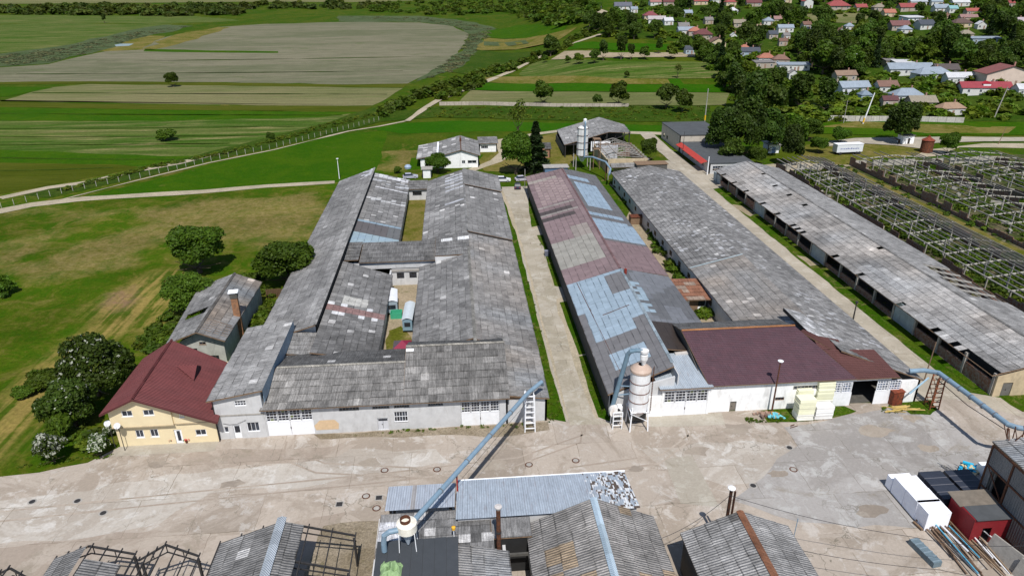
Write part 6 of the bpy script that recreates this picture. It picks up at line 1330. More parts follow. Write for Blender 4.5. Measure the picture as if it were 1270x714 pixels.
t2 = gshed('grey gabled shed with rusty ridge strip, standing alone left of the white block rows', 20.8, 31.8, 27.0, 51.2, 4.3, 5.8, tf2, (.25, .11, .06), M_rustroof, 2)
for px, py, h, lb, cap in ((902, 640, 8, 'thicker black stove pipe with white cap behind the lone gabled shed', 1), (907, 640, 7.7, 'thinner black stove pipe right next to the capped one behind the lone shed', 0)):
    p = W(px, py, 4.5); t = thing('stove_pipe', lb, 'chimney', (p.x, p.y, 0)); m = MB(); m.tube([(p.x, p.y, 0), (p.x, p.y, h)], .16 if cap else .11, 10, (.5, .5, .5)); m.build('pipe', M_rust, t)
    if cap: m = MB(); m.lathe(p.x, p.y, [(.15, h), (.38, h+.1), (.38, h+.2), (.2, h+.3), (0, h+.3)], 12, (1.1, 1.1, 1.1)); m.build('cap', M_wpaint, t)
p1 = W(905, 614, 7.4)
def cable(lb, pts, sag=.5, r=.025):
    t = thing('cable', lb, 'cable', (pts[0][0], pts[0][1], 0), group='overhead cables'); m = MB(); P = []
    for a, b in zip(pts[:-1], pts[1:]):
        for k in range(9): s = k/8; q = Vector(a)+(Vector(b)-Vector(a))*s; q.z -= sag*4*s*(1-s); P.append(q)
    m.tube(P, r, 5); m.build('wire', M_wire, t)
cable('overhead wire from the twin stove pipes out across the yard to the right', [tuple(p1), tuple(W(1130, 665, 5.6)), tuple(W(1275, 676, 5.6))])
cable('overhead wire from the stove pipes to the shed with pale blue ridge', [tuple(p1), (18.5, 50, 5)], .6)
cable('lower wire from the lone gabled shed to the right corner', [tuple(W(988, 681, 4.3)), tuple(W(1165, 706, 4.3)), tuple(W(1280, 720, 4.3))], .3)
p = W(984, 664, 4.2); t = thing('thin_mast', 'thin metal rod standing at the eave of the lone gabled shed', 'mast', (p.x, p.y, 0)); m = MB(); m.tube([(p.x, p.y, 0), (p.x+.1, p.y, 6.4)], .04, 6); m.build('rod', M_bpipe, t)

# ================= corner building at right edge
t = thing('corrugated_building', 'tall grey corrugated metal clad building with dark steel frame at the lower right corner', 'building', (62, 50, 0))
Z8 = 8.6; c0 = W(1233, 551, Z8); c1 = c0+Vector((18, -2, 0)); dn_ = Vector((-.04, -1, 0))
def wp(s, z): q = c0+dn_*s; return (q.x, q.y, z)
cl = sheet_mat('grey_cladding', period=.3, depth=.05, rough=.6, metal=.1, stain=.15, lichen=.05, streak=.1)
m = MB()
def panel(s0, s1, z0, z1, c):
    n = max(1, int((s1-s0)/1.)); 
    for k in range(n):
        a, b = s0+(s1-s0)*k/n, s0+(s1-s0)*(k+1)/n; kk = .9+.2*h2(k, int(z0*3), 4); m.face([wp(a, z0), wp(b, z0), wp(b, z1), wp(a, z1)], tuple(q*kk for q in c), [(a, z0), (b, z0), (b, z1), (a, z1)])
gcl = (.20, .205, .215)
panel(0, 22, 6.0, 8.4, gcl); panel(0, .8, 3.2, 6, gcl); panel(3.4, 22, 3.4, 5.9, gcl); panel(0, 3, .6, 3.2, gcl); panel(5, 22, .0, 3.2, (.2, .195, .185))
q0 = c0+Vector((0, .02, 0)); 
m.face([(c0.x, c0.y, 0), (c0.x+18, c0.y-2, 0), (c0.x+18, c0.y-2, 8.4), (c0.x, c0.y, 8.4)], gcl); m.build('cladding', cl, t)
m = MB()
for z in (.4, 3.3, 6.0, 8.5): m.beam(wp(0, z), wp(22, z), .18, .22)
for s in (0, 3.2, 8, 13, 18): m.beam(wp(s, 0), wp(s, 8.5), .2, .2)
m.beam(wp(.2, 5.9), wp(3, 3.5), .1, .1); m.beam((c0.x, c0.y, 8.5), (c0.x+18, c0.y-2, 8.5), .2, .2); m.build('steel_frame', M_rust, t)
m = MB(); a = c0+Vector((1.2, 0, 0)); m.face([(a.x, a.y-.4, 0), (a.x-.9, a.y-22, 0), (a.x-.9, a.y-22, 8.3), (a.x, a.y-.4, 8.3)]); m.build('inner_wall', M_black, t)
roof('roof', t, wp(22, 8.75), wp(-.3, 8.75), (c0.x+8, c0.y-.6, 10.2), (c0.x+7.2, c0.y-22.6, 10.2), gtone(.22, .04, .2, 171, .3), su=1.1, sv=1.4, skip=lambda a, b: (.9 < a < .95 and .3 < b < .6) or (.78 < a < .84 and .45 < b < .8))
m = MB(); q = W(1262, 530, 5); rnd = random.Random(8)
for k in range(10): a = c0+Vector((1.5+rnd.uniform(0, 2.5), rnd.uniform(-.5, .8), 0)); m.beam((a.x, a.y, 8.6), (a.x+rnd.uniform(-1, 1), a.y+rnd.uniform(-.5, .5), 10.4), .08, .08)
m.build('roof_scaffold', M_rust, t)
# items by the corner
def block(name, lb, cat, base, top_px, mat, c, parts): pass
bx = W(1105, 601, 0)
t = thing('white_blocks', 'row of big white wrapped blocks standing on the yard left of the black bales', 'wrapped blocks', (50.2, 57.5, 0)); 
for k, (yy, hh, xx) in enumerate(((60.3, 1.7, 0), (58.6, 2.3, .0), (56.4, 2.35, .0), (54.6, 2.35, .05))):
    m = MB(); m.box(48.7+xx, 51.3+xx, yy-(1.08 if k else .5), yy+(1.06 if k else .5), .08, hh, (1.15, 1.15, 1.2)); m.build('block', M_wpaint, t)
m = MB(); m.box(48.6, 51.2, 53.6, 60.8, 0, .075); m.build('pallet', M_dark, t)
for k, (x0, x1, y0, y1, h, lb) in enumerate(((51.9, 54.6, 55.6, 60.2, 2.3, 'black plastic wrapped bale right behind the white wrapped blocks'), (55.2, 58.2, 56.6, 60.4, 2.1, 'black plastic wrapped bale nearest the corrugated corner building'))):
    t = thing('black_bale', lb, 'wrapped bale', ((x0+x1)/2, (y0+y1)/2, 0), group='black wrapped bales'); m = MB(); m.box(x0, x1, y0, y1, 0, h, (.035, .04, .055)); m.build('bale', nm('black_film', (1, 1, 1), .15, 1.5, rough=.35, attr=True, bmp=.03), t)
    m = MB()
    for i in range(1, 4): yy = y0+(y1-y0)*i/4; m.box(x0-.01, x1+.01, yy-.04, yy+.04, .02, h+.012, (.15, .15, .17))
    m.build('strap', M_paint, t)
t = thing('red_cabin', 'dark red cabin with flat weathered roof in front of the black bales', 'cabin', (54.5, 53.5, 0)); m = MB(); m.wall((52.2, 51.4), (56.3, 51.4), 0, 3.2, .1, ops=[(1.2, 2.2, 0, 2)], c=(.2, .015, .02)); m.wall((52.2, 55.2), (52.2, 51.5), 0, 3.2, .1, c=(.28, .015, .02)); m.wall((56.3, 51.5), (56.3, 55.2), 0, 3.2, .1, c=(.3, .02, .02)); m.wall((56.3, 55.2), (52.2, 55.2), 0, 3.2, .1, c=(.3, .02, .02)); m.build('wall', M_paint, t); m = MB(); m.hexa([(51.9, 53.4, 3.2), (56.5, 53.4, 3.2), (56.5, 55.5, 3.4), (51.9, 55.5, 3.4), (51.9, 53.4, 3.28), (56.5, 53.4, 3.28), (56.5, 55.5, 3.48), (51.9, 55.5, 3.48)], (.5, .45, .4)); m.build('roof_board', M_conc, t); m = MB(); m.box(52.3, 56.4, 51.2, 53.39, 3.2, 3.27); m.build('tar_roof', M_tar, t)
heap('blue_sacks', 'bright blue plastic sacks and boards on the yard behind the black bales', 'sacks', 1205, 583, 14, M_paint, 1., .6, 6, [(.03, .45, .7), (.03, .4, .65), (.6, .5, .3)])
p = W(1206, 588, 0); t = thing('white_crate', 'white box standing next to the bright blue sacks', 'crate', (p.x+1.2, p.y, 0)); m = MB(); m.box(p.x+.8, p.x+2.2, p.y-.6, p.y+.6, .02, 1.3, (1.1, 1.1, 1.1)); m.build('box', M_wpaint, t)
p = W(1146, 688, 0); t = thing('grey_crate', 'low blue-grey ribbed box lying on the yard near the lower right corner', 'crate', (p.x, p.y, 0)); m = MB(); L_ = 2.2
m.obox(p.x, p.y, .05, .7, 1.0, 3.4, R(8), (.13, .18, .21)); m.build('box', M_paint, t); m = MB()
for k in range(6): a = -1.5+k*.6; m.obox(p.x-a*math.sin(R(8)), p.y+a*math.cos(R(8)), .7, .76, 1.04, .12, R(8), (.2, .26, .3))
m.build('rib', M_paint, t)
t = thing('timber_pile', 'long pile of beams, white pipes and planks along the foot of the corrugated building', 'timber pile', (53, 46, 0)); rnd = random.Random(12)
for nm_, n, cc in (('beam', 16, [(.18, .12, .08), (.14, .09, .06), (.25, .18, .12)]), ('white_pipe', 7, [(.7, .7, .72), (.6, .62, .66)]), ('blue_profile', 3, [(.1, .35, .5)])):
    m = MB()
    for k in range(n):
        a = W(1155+rnd.uniform(-10, 50), 650+rnd.uniform(-6, 12), 0); L_ = rnd.uniform(4, 8); ang = R(rnd.uniform(-98, -80)); z = rnd.uniform(.1, .9); m.beam((a.x, a.y, z), (a.x+L_*math.cos(ang), a.y+L_*math.sin(ang), z+rnd.uniform(-.1, .2)), rnd.uniform(.08, .22), .1, rnd.choice(cc))
    m.build(nm_, M_paint, t)
heap('scrap_wood', 'scattered brown scrap wood in front of the red cabin', 'scrap wood', 1160, 652, 26, M_wood, 1.3, .9, 9, [(1, 1, 1), (1.6, 1.5, 1.3), (.7, .6, .5)])
t = thing('slab_wall', 'leaning grey concrete slabs propped beside the timber pile at the lower right', 'slabs', (56, 45, 0)); m = MB()
for k in range(4): a = Vector((53.4+.45*k, 50.5-3.3*k, 0)); m.hexa([(a.x, a.y, 0), (a.x+.15, a.y, 0), (a.x+.9, a.y-3.1, 0), (a.x+.75, a.y-3.1, 0), (a.x+.5, a.y, 2.1), (a.x+.65, a.y, 2.1), (a.x+1.4, a.y-3.1, 2.1), (a.x+1.25, a.y-3.1, 2.1)])
m.build('slab', M_conc, t)

# ================= truss ruins lower left
def truss_frame(lb, y0, y1, x0, x1, xr, ze, zr, seed, cover, cat='ruined roof'):
    t = thing('truss_ruin', lb, cat, ((x0+x1)/2, (y0+y1)/2, 0)); rnd = random.Random(seed); n = max(1, int((y1-y0)/4.2))
    for k in range(n+1):
        y = y1-(y1-y0)*k/n; m = MB(); zi = lambda x: ze+(zr-ze)*(1-abs(x-xr)/(xr-x0 if x < xr else x1-xr))
        m.beam((x0, y, ze), (xr, y, zr), .16, .16); m.beam((xr, y, zr), (x1, y, ze), .16, .16); m.beam((x0, y, ze-.7), (xr, y, zr-.9), .1, .1); m.beam((xr, y, zr-.9), (x1, y, ze-.7), .1, .1)
        for q in range(1, 4): x = x0+(x1-x0)*q/4; m.beam((x, y, zi(x)), (x, y, zi(x)-.8), .07, .07)
        m.build('truss', M_dark, t)
        for x in (x0+.2, x1-.2): m = MB(); m.beam((x, y, 0), (x, y, ze-.3), .22, .22); m.build('column', M_dark, t)
    m = MB()
    for q in range(7):
        x = x0+(x1-x0)*q/6; z = ze+(zr-ze)*(1-abs(x-xr)/(xr-x0 if x < xr else x1-xr)); m.beam((x, y0, z+.15), (x, y1+.3, z+.15), .1, .1)
    m.build('purlin', M_dark, t)
    for (a0, a1, side, b0, b1, tone) in cover:
        xe = x0 if side < 0 else x1
        P = lambda b: (xr+(xe-xr)*b, zr+(ze-zr)*b+.28)
        (xa, za), (xb, zb) = P(b1), P(b0); roof('roof', t, (xa, a0, za), (xa, a1, za), (xb, a1, zb), (xb, a0, zb), tone, su=1.1, sv=1.3)
    return t
gt = gtone(.19, .01, .12, 181); ot = lambda u, v, i, j: (.30, .22, .13)
tr = truss_frame('ruined steel truss roof half covered with grey sheets, pale blue ridge strip, lower left', 36, 54.0, -24.6, -11.4, -18.3, 4.0, 6.3, 2, [(36, 53.7, -1, 0, .96, gt), (43, 53.8, 1, 0, .3, gt), (36, 46, 1, .4, .95, gtone(.24, .01, .1, 183))])
ridge_cap(tr, (-18.3, 36, 6.65), (-18.3, 54.2, 6.65), (.42, .46, .5), r=.3, mat=M_metal)
m = MB(); m.box(-17.4, -13.2, 41, 48.2, 3.3, 3.4); m.build('dark_tarpaulin', nm('dark_sheet', (.03, .045, .055), .2, 1.), tr)
truss_frame('bare black steel truss standing between the two sheet covered ruins at lower left', 44, 52.4, -31.6, -26.0, -28.8, 4.2, 5.9, 5, [(44, 47, -1, 0, .55, gt)])
truss_frame('broken roof frame with torn grey sheets, second from the bottom left corner', 40, 53.2, -39.6, -32.2, -36.2, 4.2, 5.6, 6, [(42, 52.9, -1, 0, .95, gt), (40, 51.4, 1, .1, .85, gt)])
truss_frame('bare black truss at the very bottom left corner', 44, 50.8, -45.6, -40.4, -42.0, 4, 5.8, 7, [])
# ================= trees
def crown(seed, rx, rz, n, leaf, lobes=9, squash=1., conifer=False, tone=(1, 1, 1), bloom=0., hollow=.55, shape=0):
    rng = np.random.default_rng(seed)
    if conifer:
        h = rng.random(n)**.8; k = (1-h)*(.75+.25*np.sin(h*38+rng.random(n)))+.03; a = rng.random(n)*2*np.pi
        rad = rx*k*(.45+.55*rng.random(n)**.5); C = np.stack([rad*np.cos(a), rad*np.sin(a), h*2*rz-rad*.25], 1); L = rng.random(n)*.5+.6
    else:
        lc = []
        for i in range(lobes):
            a = i*2.4+rng.random()*.8; z = (rng.random()*1.5-.55); r = math.sqrt(max(.05, 1-min(.95, z*z)))*(.35+.3*rng.random())
            lc.append((rx*r*math.cos(a)*1.1, rx*r*math.sin(a)*1.1, rz*z*.66, rx*(.26+.2*rng.random()), .55+.9*rng.random()))
        lc.append((0, 0, rz*.1, rx*.6, 1)); lc = np.array(lc)
        w_ = lc[:, 3]**2; idx = rng.choice(len(lc), n, p=w_/w_.sum()); d = rng.normal(size=(n, 3)); d /= np.linalg.norm(d, axis=1)[:, None]; d[:, 2] = np.where(d[:, 2] < -.5, -d[:, 2]*.6, d[:, 2])
        rr = (hollow+(1.08-hollow)*rng.random(n)**.6)[:, None]; C = lc[idx, :3]+d*lc[idx, 3:4]*rr*np.array([1, 1, rz/rx*.9+.1]); L = lc[idx, 4]
        C[:, 2] += rz*.95*squash
    N = rng.normal(size=(n, 3))*.75+(C-C.mean(0))/np.abs(C-C.mean(0)).max()*1.; N[:, 2] += .45; N /= np.linalg.norm(N, axis=1)[:, None]
    U = np.cross(N, rng.normal(size=(n, 3))); U /= np.linalg.norm(U, axis=1)[:, None]; V = np.cross(N, U)
    s = (leaf*(.6+.8*rng.random(n)))[:, None]; U = U*s; V = V*s*.7
    verts = np.concatenate([C-U, C-V*.9+U*.1, C+U, C+V], 1).reshape(-1, 3)
    cl = (.75+.5*rng.random(n))*(.65+.35*L); hue = rng.random(n)*.35
    col_ = np.stack([cl*(1+hue*.6)*tone[0], cl*tone[1], cl*(1-hue*.3)*tone[2], np.ones(n)], 1)
    if bloom: pz = np.sin(C[:, 0]*4.1+C[:, 2]*3)*np.sin(C[:, 1]*3.7-C[:, 2]*2.2); b = (rng.random(n) < bloom*(1+1.6*(pz > .1))) & (N[:, 2] > .1); col_[b] = np.stack([np.full(b.sum(), 11.), np.full(b.sum(), 6.2), np.full(b.sum(), 46.), np.ones(b.sum())], 1)
    return verts.astype('f4'), col_.astype('f4')
def leaf_mesh(name, verts, col_, mat):
    me = bpy.data.meshes.new(name); n = len(verts)//4
    me.vertices.add(n*4); me.vertices.foreach_set('co', verts.ravel()); me.loops.add(n*4); me.loops.foreach_set('vertex_index', np.arange(n*4, dtype='i4'))
    me.polygons.add(n); me.polygons.foreach_set('loop_start', np.arange(0, n*4, 4, dtype='i4')); me.polygons.foreach_set('loop_total', np.full(n, 4, 'i4')); me.update(calc_edges=True)
    at = me.color_attributes.new('tone', 'FLOAT_COLOR', 'POINT'); at.data.foreach_set('color', np.repeat(col_, 4, 0).ravel()); me.materials.append(mat); return me
def trunk_mb(h, r, seed, spread):
    m = MB(); rnd = random.Random(seed); m.tube([(0, 0, -.2), (.05, 0, h*.5), (0, .1, h)], [r*1.3, r, r*.7], 8)
    for k in range(5):
        a = k*1.26+rnd.random(); m.tube([(0, .05, h*(.65+.08*k)), (math.cos(a)*spread*.35, math.sin(a)*spread*.35, h*1.15), (math.cos(a)*spread*.7, math.sin(a)*spread*.7, h*1.6)], [r*.45, r*.3, r*.1], 5)
    return m
TREE = {}
def proto(key, rx, rz, n, leaf, th, tr, mat, **kw):
    v, c = crown(hash_s(key), rx, rz, n, leaf, **kw); cm = leaf_mesh('crown_'+key, v, c, mat); TREE[key] = (cm, th, tr, rx, rz)
    o = trunk_mb(th, tr, hash_s(key), rx).build('trunk', M_bark); TREE[key] += (o.data,); bpy.data.objects.remove(o)
proto('walnut', 5, 4.4, 15000, .25, 1.3, .35, M_leaf, lobes=16)
proto('walnut_b', 5, 4.2, 15000, .25, 1.3, .35, M_leaf, lobes=15, tone=(.95, 1.05, 1))
proto('willow', 5, 4, 15000, .22, 1., .3, M_leaf, lobes=14, tone=(1.3, 1.35, 1.6))
proto('elder', 4, 3.6, 13000, .2, .8, .2, M_leafd, lobes=12, bloom=.03)
proto('snowball', 1.6, 1.3, 2600, .13, .4, .06, M_leafd, lobes=9, bloom=.3)
proto('shrub', 1.8, 1.2, 1800, .2, .3, .06, M_leaf, lobes=8, squash=.6)
proto('round_a', 4.6, 4.2, 2600, .5, 2., .3, M_leaf, lobes=11)
proto('round_b', 4.4, 4.6, 2600, .5, 2., .3, M_leafd, lobes=9, tone=(1.2, 1.2, 1.2))
proto('round_c', 4.2, 3.4, 2200, .46, 1.5, .25, M_leaf, lobes=8, tone=(1.35, 1.15, 1.1))
proto('tall', 3.2, 6.2, 2400, .45, 2, .28, M_leafd, lobes=12)
proto('spruce', 3.4, 7.5, 3400, .5, 2, .28, M_needle, conifer=True)
proto('poplar_dark', 5.5, 7.5, 12000, .42, 1.5, .4, M_leafd, lobes=22, tone=(.85, .9, .9))
proto('bare', 3, 3.8, 500, .3, 4, .2, M_leafd, lobes=7, tone=(1.6, 1.2, 1))
def tree(key, p, s, lb, cat='tree', name='tree', grp=None, rz=None, sz=None, simple=False):
    cm, th, tr_, rx, rz_, tm = TREE[key]; r = thing(name, lb, cat, tuple(p), rz if rz is not None else random.uniform(0, 6.28), grp)
    sz = sz or s; r.scale = (s, s, sz)
    a = bpy.data.objects.new('crown', cm); col.objects.link(a); a.parent = r; a.location = (0, 0, th*.75 if not key == 'spruce' else 1.2)
    b = bpy.data.objects.new('trunk', tm); col.objects.link(b); b.parent = r
    return r
def tpx(key, px, py, wpx, lb, asp=None, **kw):      # tree by foot pixel and crown width in pixels
    p = G(px, py); wm = wpx/ppm(p); s = wm/(2*TREE[key][3])
    return tree(key, p, s, lb, sz=s*(asp or 1), **kw)
tpx('walnut', 248, 338, 84, 'large round dark green tree behind the derelict barn, leftmost of the big pair', .8)
tpx('walnut_b', 357, 352, 80, 'large round green tree between derelict barn and the long left hall', .8)
tpx('willow', 236, 384, 68, 'lighter green bushy tree touching the left slope of the derelict barn roof', .8)
tpx('elder', 123, 490, 88, 'big dark elder tree with cream blossom behind the cream house', .95)
tpx('elder', 96, 528, 74, 'elder tree with cream blossom left of the cream house, lower one', .95)
tpx('snowball', 68, 574, 42, 'white flowering shrub at the very edge of the concrete yard, left one', cat='shrub', name='shrub', asp=1.2)
tpx('snowball', 125, 566, 30, 'white flowering shrub in front of the cream house corner, right one', cat='shrub', name='shrub', asp=1.2)
tpx('snowball', 138, 541, 18, 'small white flowering shrub under the satellite dishes', cat='shrub', name='shrub')
tpx('shrub', 78, 545, 44, 'dark green bush between the white shrub and the lower elder tree', cat='shrub', name='bush', asp=1.6)
tpx('shrub', 104, 522, 40, 'green bush at the foot of the two elder trees', cat='shrub', name='bush', asp=1.5)
tpx('shrub', 55, 478, 50, 'low spreading bush on the mown meadow left of the elder trees', cat='shrub', name='bush', asp=.7)
tpx('shrub', 30, 490, 34, 'low bush lowest on the meadow slope left of the elder trees', cat='shrub', name='bush', asp=.6)
tpx('shrub', 5, 366, 36, 'round dark bush cut by the left picture edge on the meadow', cat='shrub', name='bush', asp=1.1)
tpx('walnut', 640, 216, 50, 'big round dark tree on the lawn beyond the alley end', 1.15)
tpx('spruce', 664, 214, 42, 'dark spruce with thin bare tip right of the big round lawn tree', .62)
tpx('bare', 643, 178, 26, 'thin brownish half bare tree behind the big round lawn tree', 1.2)
tpx('walnut_b', 543, 214, 34, 'round green bush beside the tiny white outhouse', .8, cat='bush', name='bush')
tpx('shrub', 493, 215, 12, 'small dark bush between the two long left halls beyond their far ends', cat='bush', name='bush', asp=1.3)
tpx('walnut', 804, 200, 26, 'bushy dark tree right of the roofless brick hall', 1.25)
for i, (px, py, w_, a, k, lb) in enumerate([(893, 196, 44, .98, 'poplar_dark', 'tall dark tree at the left end of the conifer clump by the flat roofs'), (921, 196, 50, 1.02, 'poplar_dark', 'tallest dark tree in the middle of the clump behind the open shed'), (947, 192, 44, .9, 'poplar_dark', 'dark tree right of the tallest in the clump behind the open shed'), (905, 205, 30, 1., 'round_b', 'lower green tree before the dark clump, by the red canopy building'),
    (938, 206, 30, .9, 'walnut', 'round lighter green tree just beyond the far end of the open shed'), (979, 206, 30, 1.2, 'poplar_dark', 'dark tree at the top corner of the nearest skeleton barn'), (1003, 175, 34, .95, 'walnut_b', 'green tree left of the white box trailer'), (1015, 190, 28, .8, 'walnut', 'rounded green tree left beside the white box trailer'), (1040, 178, 26, .9, 'walnut_b', 'small round tree behind the white box trailer'), (963, 178, 30, 1.1, 'round_a', 'green tree above the tiny porch hut'),
    (1115, 178, 44, .8, 'poplar_dark', 'dark lone tree growing beside the small white square kiosk'), (1175, 192, 28, 1.1, 'walnut', 'bushy dark tree right of the rusty brown tank'), (985, 184, 30, 1.2, 'round_a', 'green tree filling the gap above the nearest skeleton barn')]):
    tpx(k, px, py, w_, lb, a)
for i, (px, py, w_, lb, k) in enumerate([(215, 108, 20, 'lone round bush standing in the pale field', 'walnut'), (207, 174, 30, 'low wide bush on its own in the streaky green crop field', 'shrub'), (336, 175, 13, 'small dark bush on the track side hedge below the crop field', 'walnut_b'), (98, 28, 0, '', ''), (130, 29, 6, 'tiny lone tree on the far meadow near the wood', 'tall'),
    (673, 131, 28, 'round green tree on the tan plot, leftmost before the embankment', 'round_a'), (741, 132, 13, 'small round tree in the middle of the tan plot', 'round_b'), (767, 132, 28, 'larger round green tree right of the small one on the tan plot', 'round_a'), (826, 136, 28, 'round tree at the right end of the tan plot', 'round_b'), (846, 140, 26, 'dark tree at the embankment end near the garage block', 'round_a'),
    (683, 70, 22, 'dark round tree with shadow beside the rising dirt track', 'round_b'), (676, 78, 9, 'small bush just below the rising dirt track', 'round_a'), (704, 79, 9, 'small round bush left of the mid field hedge line', 'round_a'), (717, 80, 15, 'olive green tree in the mid field row, second from left', 'round_c'), (737, 79, 15, 'dark tree in the mid field row, third from left', 'round_b'), (748, 75, 13, 'dark taller tree touching the third mid field tree', 'tall'),
    (770, 74, 15, 'slender tree in the row above the crop, left of the forked one', 'tall'), (782, 74, 10, 'thin trunked tree in the row above the crop', 'tall'), (799, 74, 15, 'round crowned tree with visible trunk in the row above the crop', 'round_a'), (817, 67, 10, 'small tree at the right part of the upper row', 'tall'), (832, 73, 18, 'loose tree at the end of the upper row near slate house', 'round_c'), (777, 97, 8, 'tiny round tree standing alone in the green tan plot', 'round_a'), (840, 98, 11, 'half bare tree leaning by the small dark gap in the plots', 'bare')]):
    if w_: tpx(k, px, py, w_, lb, 1 if k != 'shrub' else .8)
# ================= village houses
def vhouse(px, py, wpx, depth, style, rc, wc, lb, rz=0., h=3., dormer=False):
    p = G(px, py); S = ppm(p); wd = wpx/S; d = depth*wd if depth < 3 else depth
    t = thing('village_house', lb, 'house', tuple(p), rz, 'village houses'); m = MB(); hw, hd = wd/2*.92, d/2*.9
    rh = min(hd, hw)*.55+.4
    m.box(-hw, hw, -hd, hd, -.8, h, wc)
    if style == 'gx': m.prism([(-hw, -hd, h), (-hw, hd, h), (-hw, 0, h+rh)], (2*hw, 0, 0), wc)
    if style == 'gy': m.prism([(-hw, -hd, h), (hw, -hd, h), (0, -hd, h+rh)], (0, 2*hd, 0), wc)
    m.build('wall', M_paintw, t, local=True)
    m = MB(); a, b = wd/2, d/2; e = h-.15; tp = h+rh+.15
    def q(*pts):
        u = [Vector(x) for x in pts]; L = u[0]; ax = (u[1]-u[0]).normalized(); nrm = (u[1]-u[0]).cross(u[-1]-u[0]).normalized(); ay = nrm.cross(ax)
        k = .94+.12*random.random(); uv = [((x-L).dot(ax), (x-L).dot(ay)) for x in u]; m.face(u, tuple(c*k for c in rc), uv); m.face([x-Vector((0, 0, .12)) for x in u][::-1], rc)
    if style == 'gx': q((-a, -b, e), (a, -b, e), (a, 0, tp), (-a, 0, tp)); q((a, b, e), (-a, b, e), (-a, 0, tp), (a, 0, tp))
    elif style == 'gy': q((-a, b, e), (-a, -b, e), (0, -b, tp), (0, b, tp)); q((a, -b, e), (a, b, e), (0, b, tp), (0, -b, tp))
    elif style == 'hip':
        r = max(.2, a-b) if a > b else .2; q((-a, -b, e), (a, -b, e), (r, 0, tp), (-r, 0, tp)); q((a, b, e), (-a, b, e), (-r, 0, tp), (r, 0, tp)); q((-a, b, e), (-a, -b, e), (-r, 0, tp)); q((a, -b, e), (a, b, e), (r, 0, tp))
    else: q((-a, -b, e+.1), (a, -b, e+.1), (a, b, e+.9), (-a, b, e+.9))
    g_ = sum(rc)/3; m.c = [tuple((q*.72+g_*.28)*.78 for q in c_) for c_ in m.c]; rf = m.build('roof', M_vroof, t, local=True)
    if style != 'flat':
        m = MB(); cx_ = hw*.35; m.box(cx_, cx_+.6, hd*.2, hd*.2+.6, h+rh*.3, h+rh+1.1, (.35, .2, .15)); ch = m.build('chimney', M_paint, rf, local=True)
    if S > 1.1:
        n = max(2, min(4, int(wd/3.5)))
        for k in range(n):
            x = -hw+2*hw*(k+.5)/n; m = MB(); 
            if k == n//2: m.box(x-.5, x+.5, -hd-.05, -hd-.003, 0, 2.1, (.3, .2, .15)); m.build('door', M_paint, t, local=True)
            else:
                m.box(x-.6, x+.6, -hd-.06, -hd-.003, .95, 2.25, (.75, .75, .75)); f = m.build('window', M_paint, t, local=True); m = MB(); m.box(x-.48, x-.04, -hd-.08, -hd-.062, 1.05, 2.15); m.box(x+.04, x+.48, -hd-.08, -hd-.062, 1.05, 2.15); m.build('pane', M_glass, f, local=True)
    if dormer:
        m = MB(); m.box(-1.6, 1.6, -hd*.75, 0, h+.3, h+1.5, (.8, .8, .8)); m.prism([(-1.9, -hd*.8, h+1.5), (1.9, -hd*.8, h+1.5), (0, -hd*.8, h+2.6)], (0, hd*.8, 0), rc); m.build('dormer', M_paint, t, local=True)
    return t
M_paintw = nm('village_wall', (1, 1, 1), .1, .5, attr=True, stain=.15)
RED, ORG, BRN, MAR = (.42, .05, .045), (.52, .15, .07), (.24, .11, .07), (.20, .05, .05)
BLU, SLT, WHT, TANc, GRY, PNK = (.30, .38, .47), (.075, .09, .12), (.66, .67, .70), (.34, .28, .19), (.24, .22, .21), (.38, .19, .17)
w1, w2, w3, w4 = (.6, .6, .57), (.55, .45, .3), (.4, .34, .28), (.32, .4, .46)
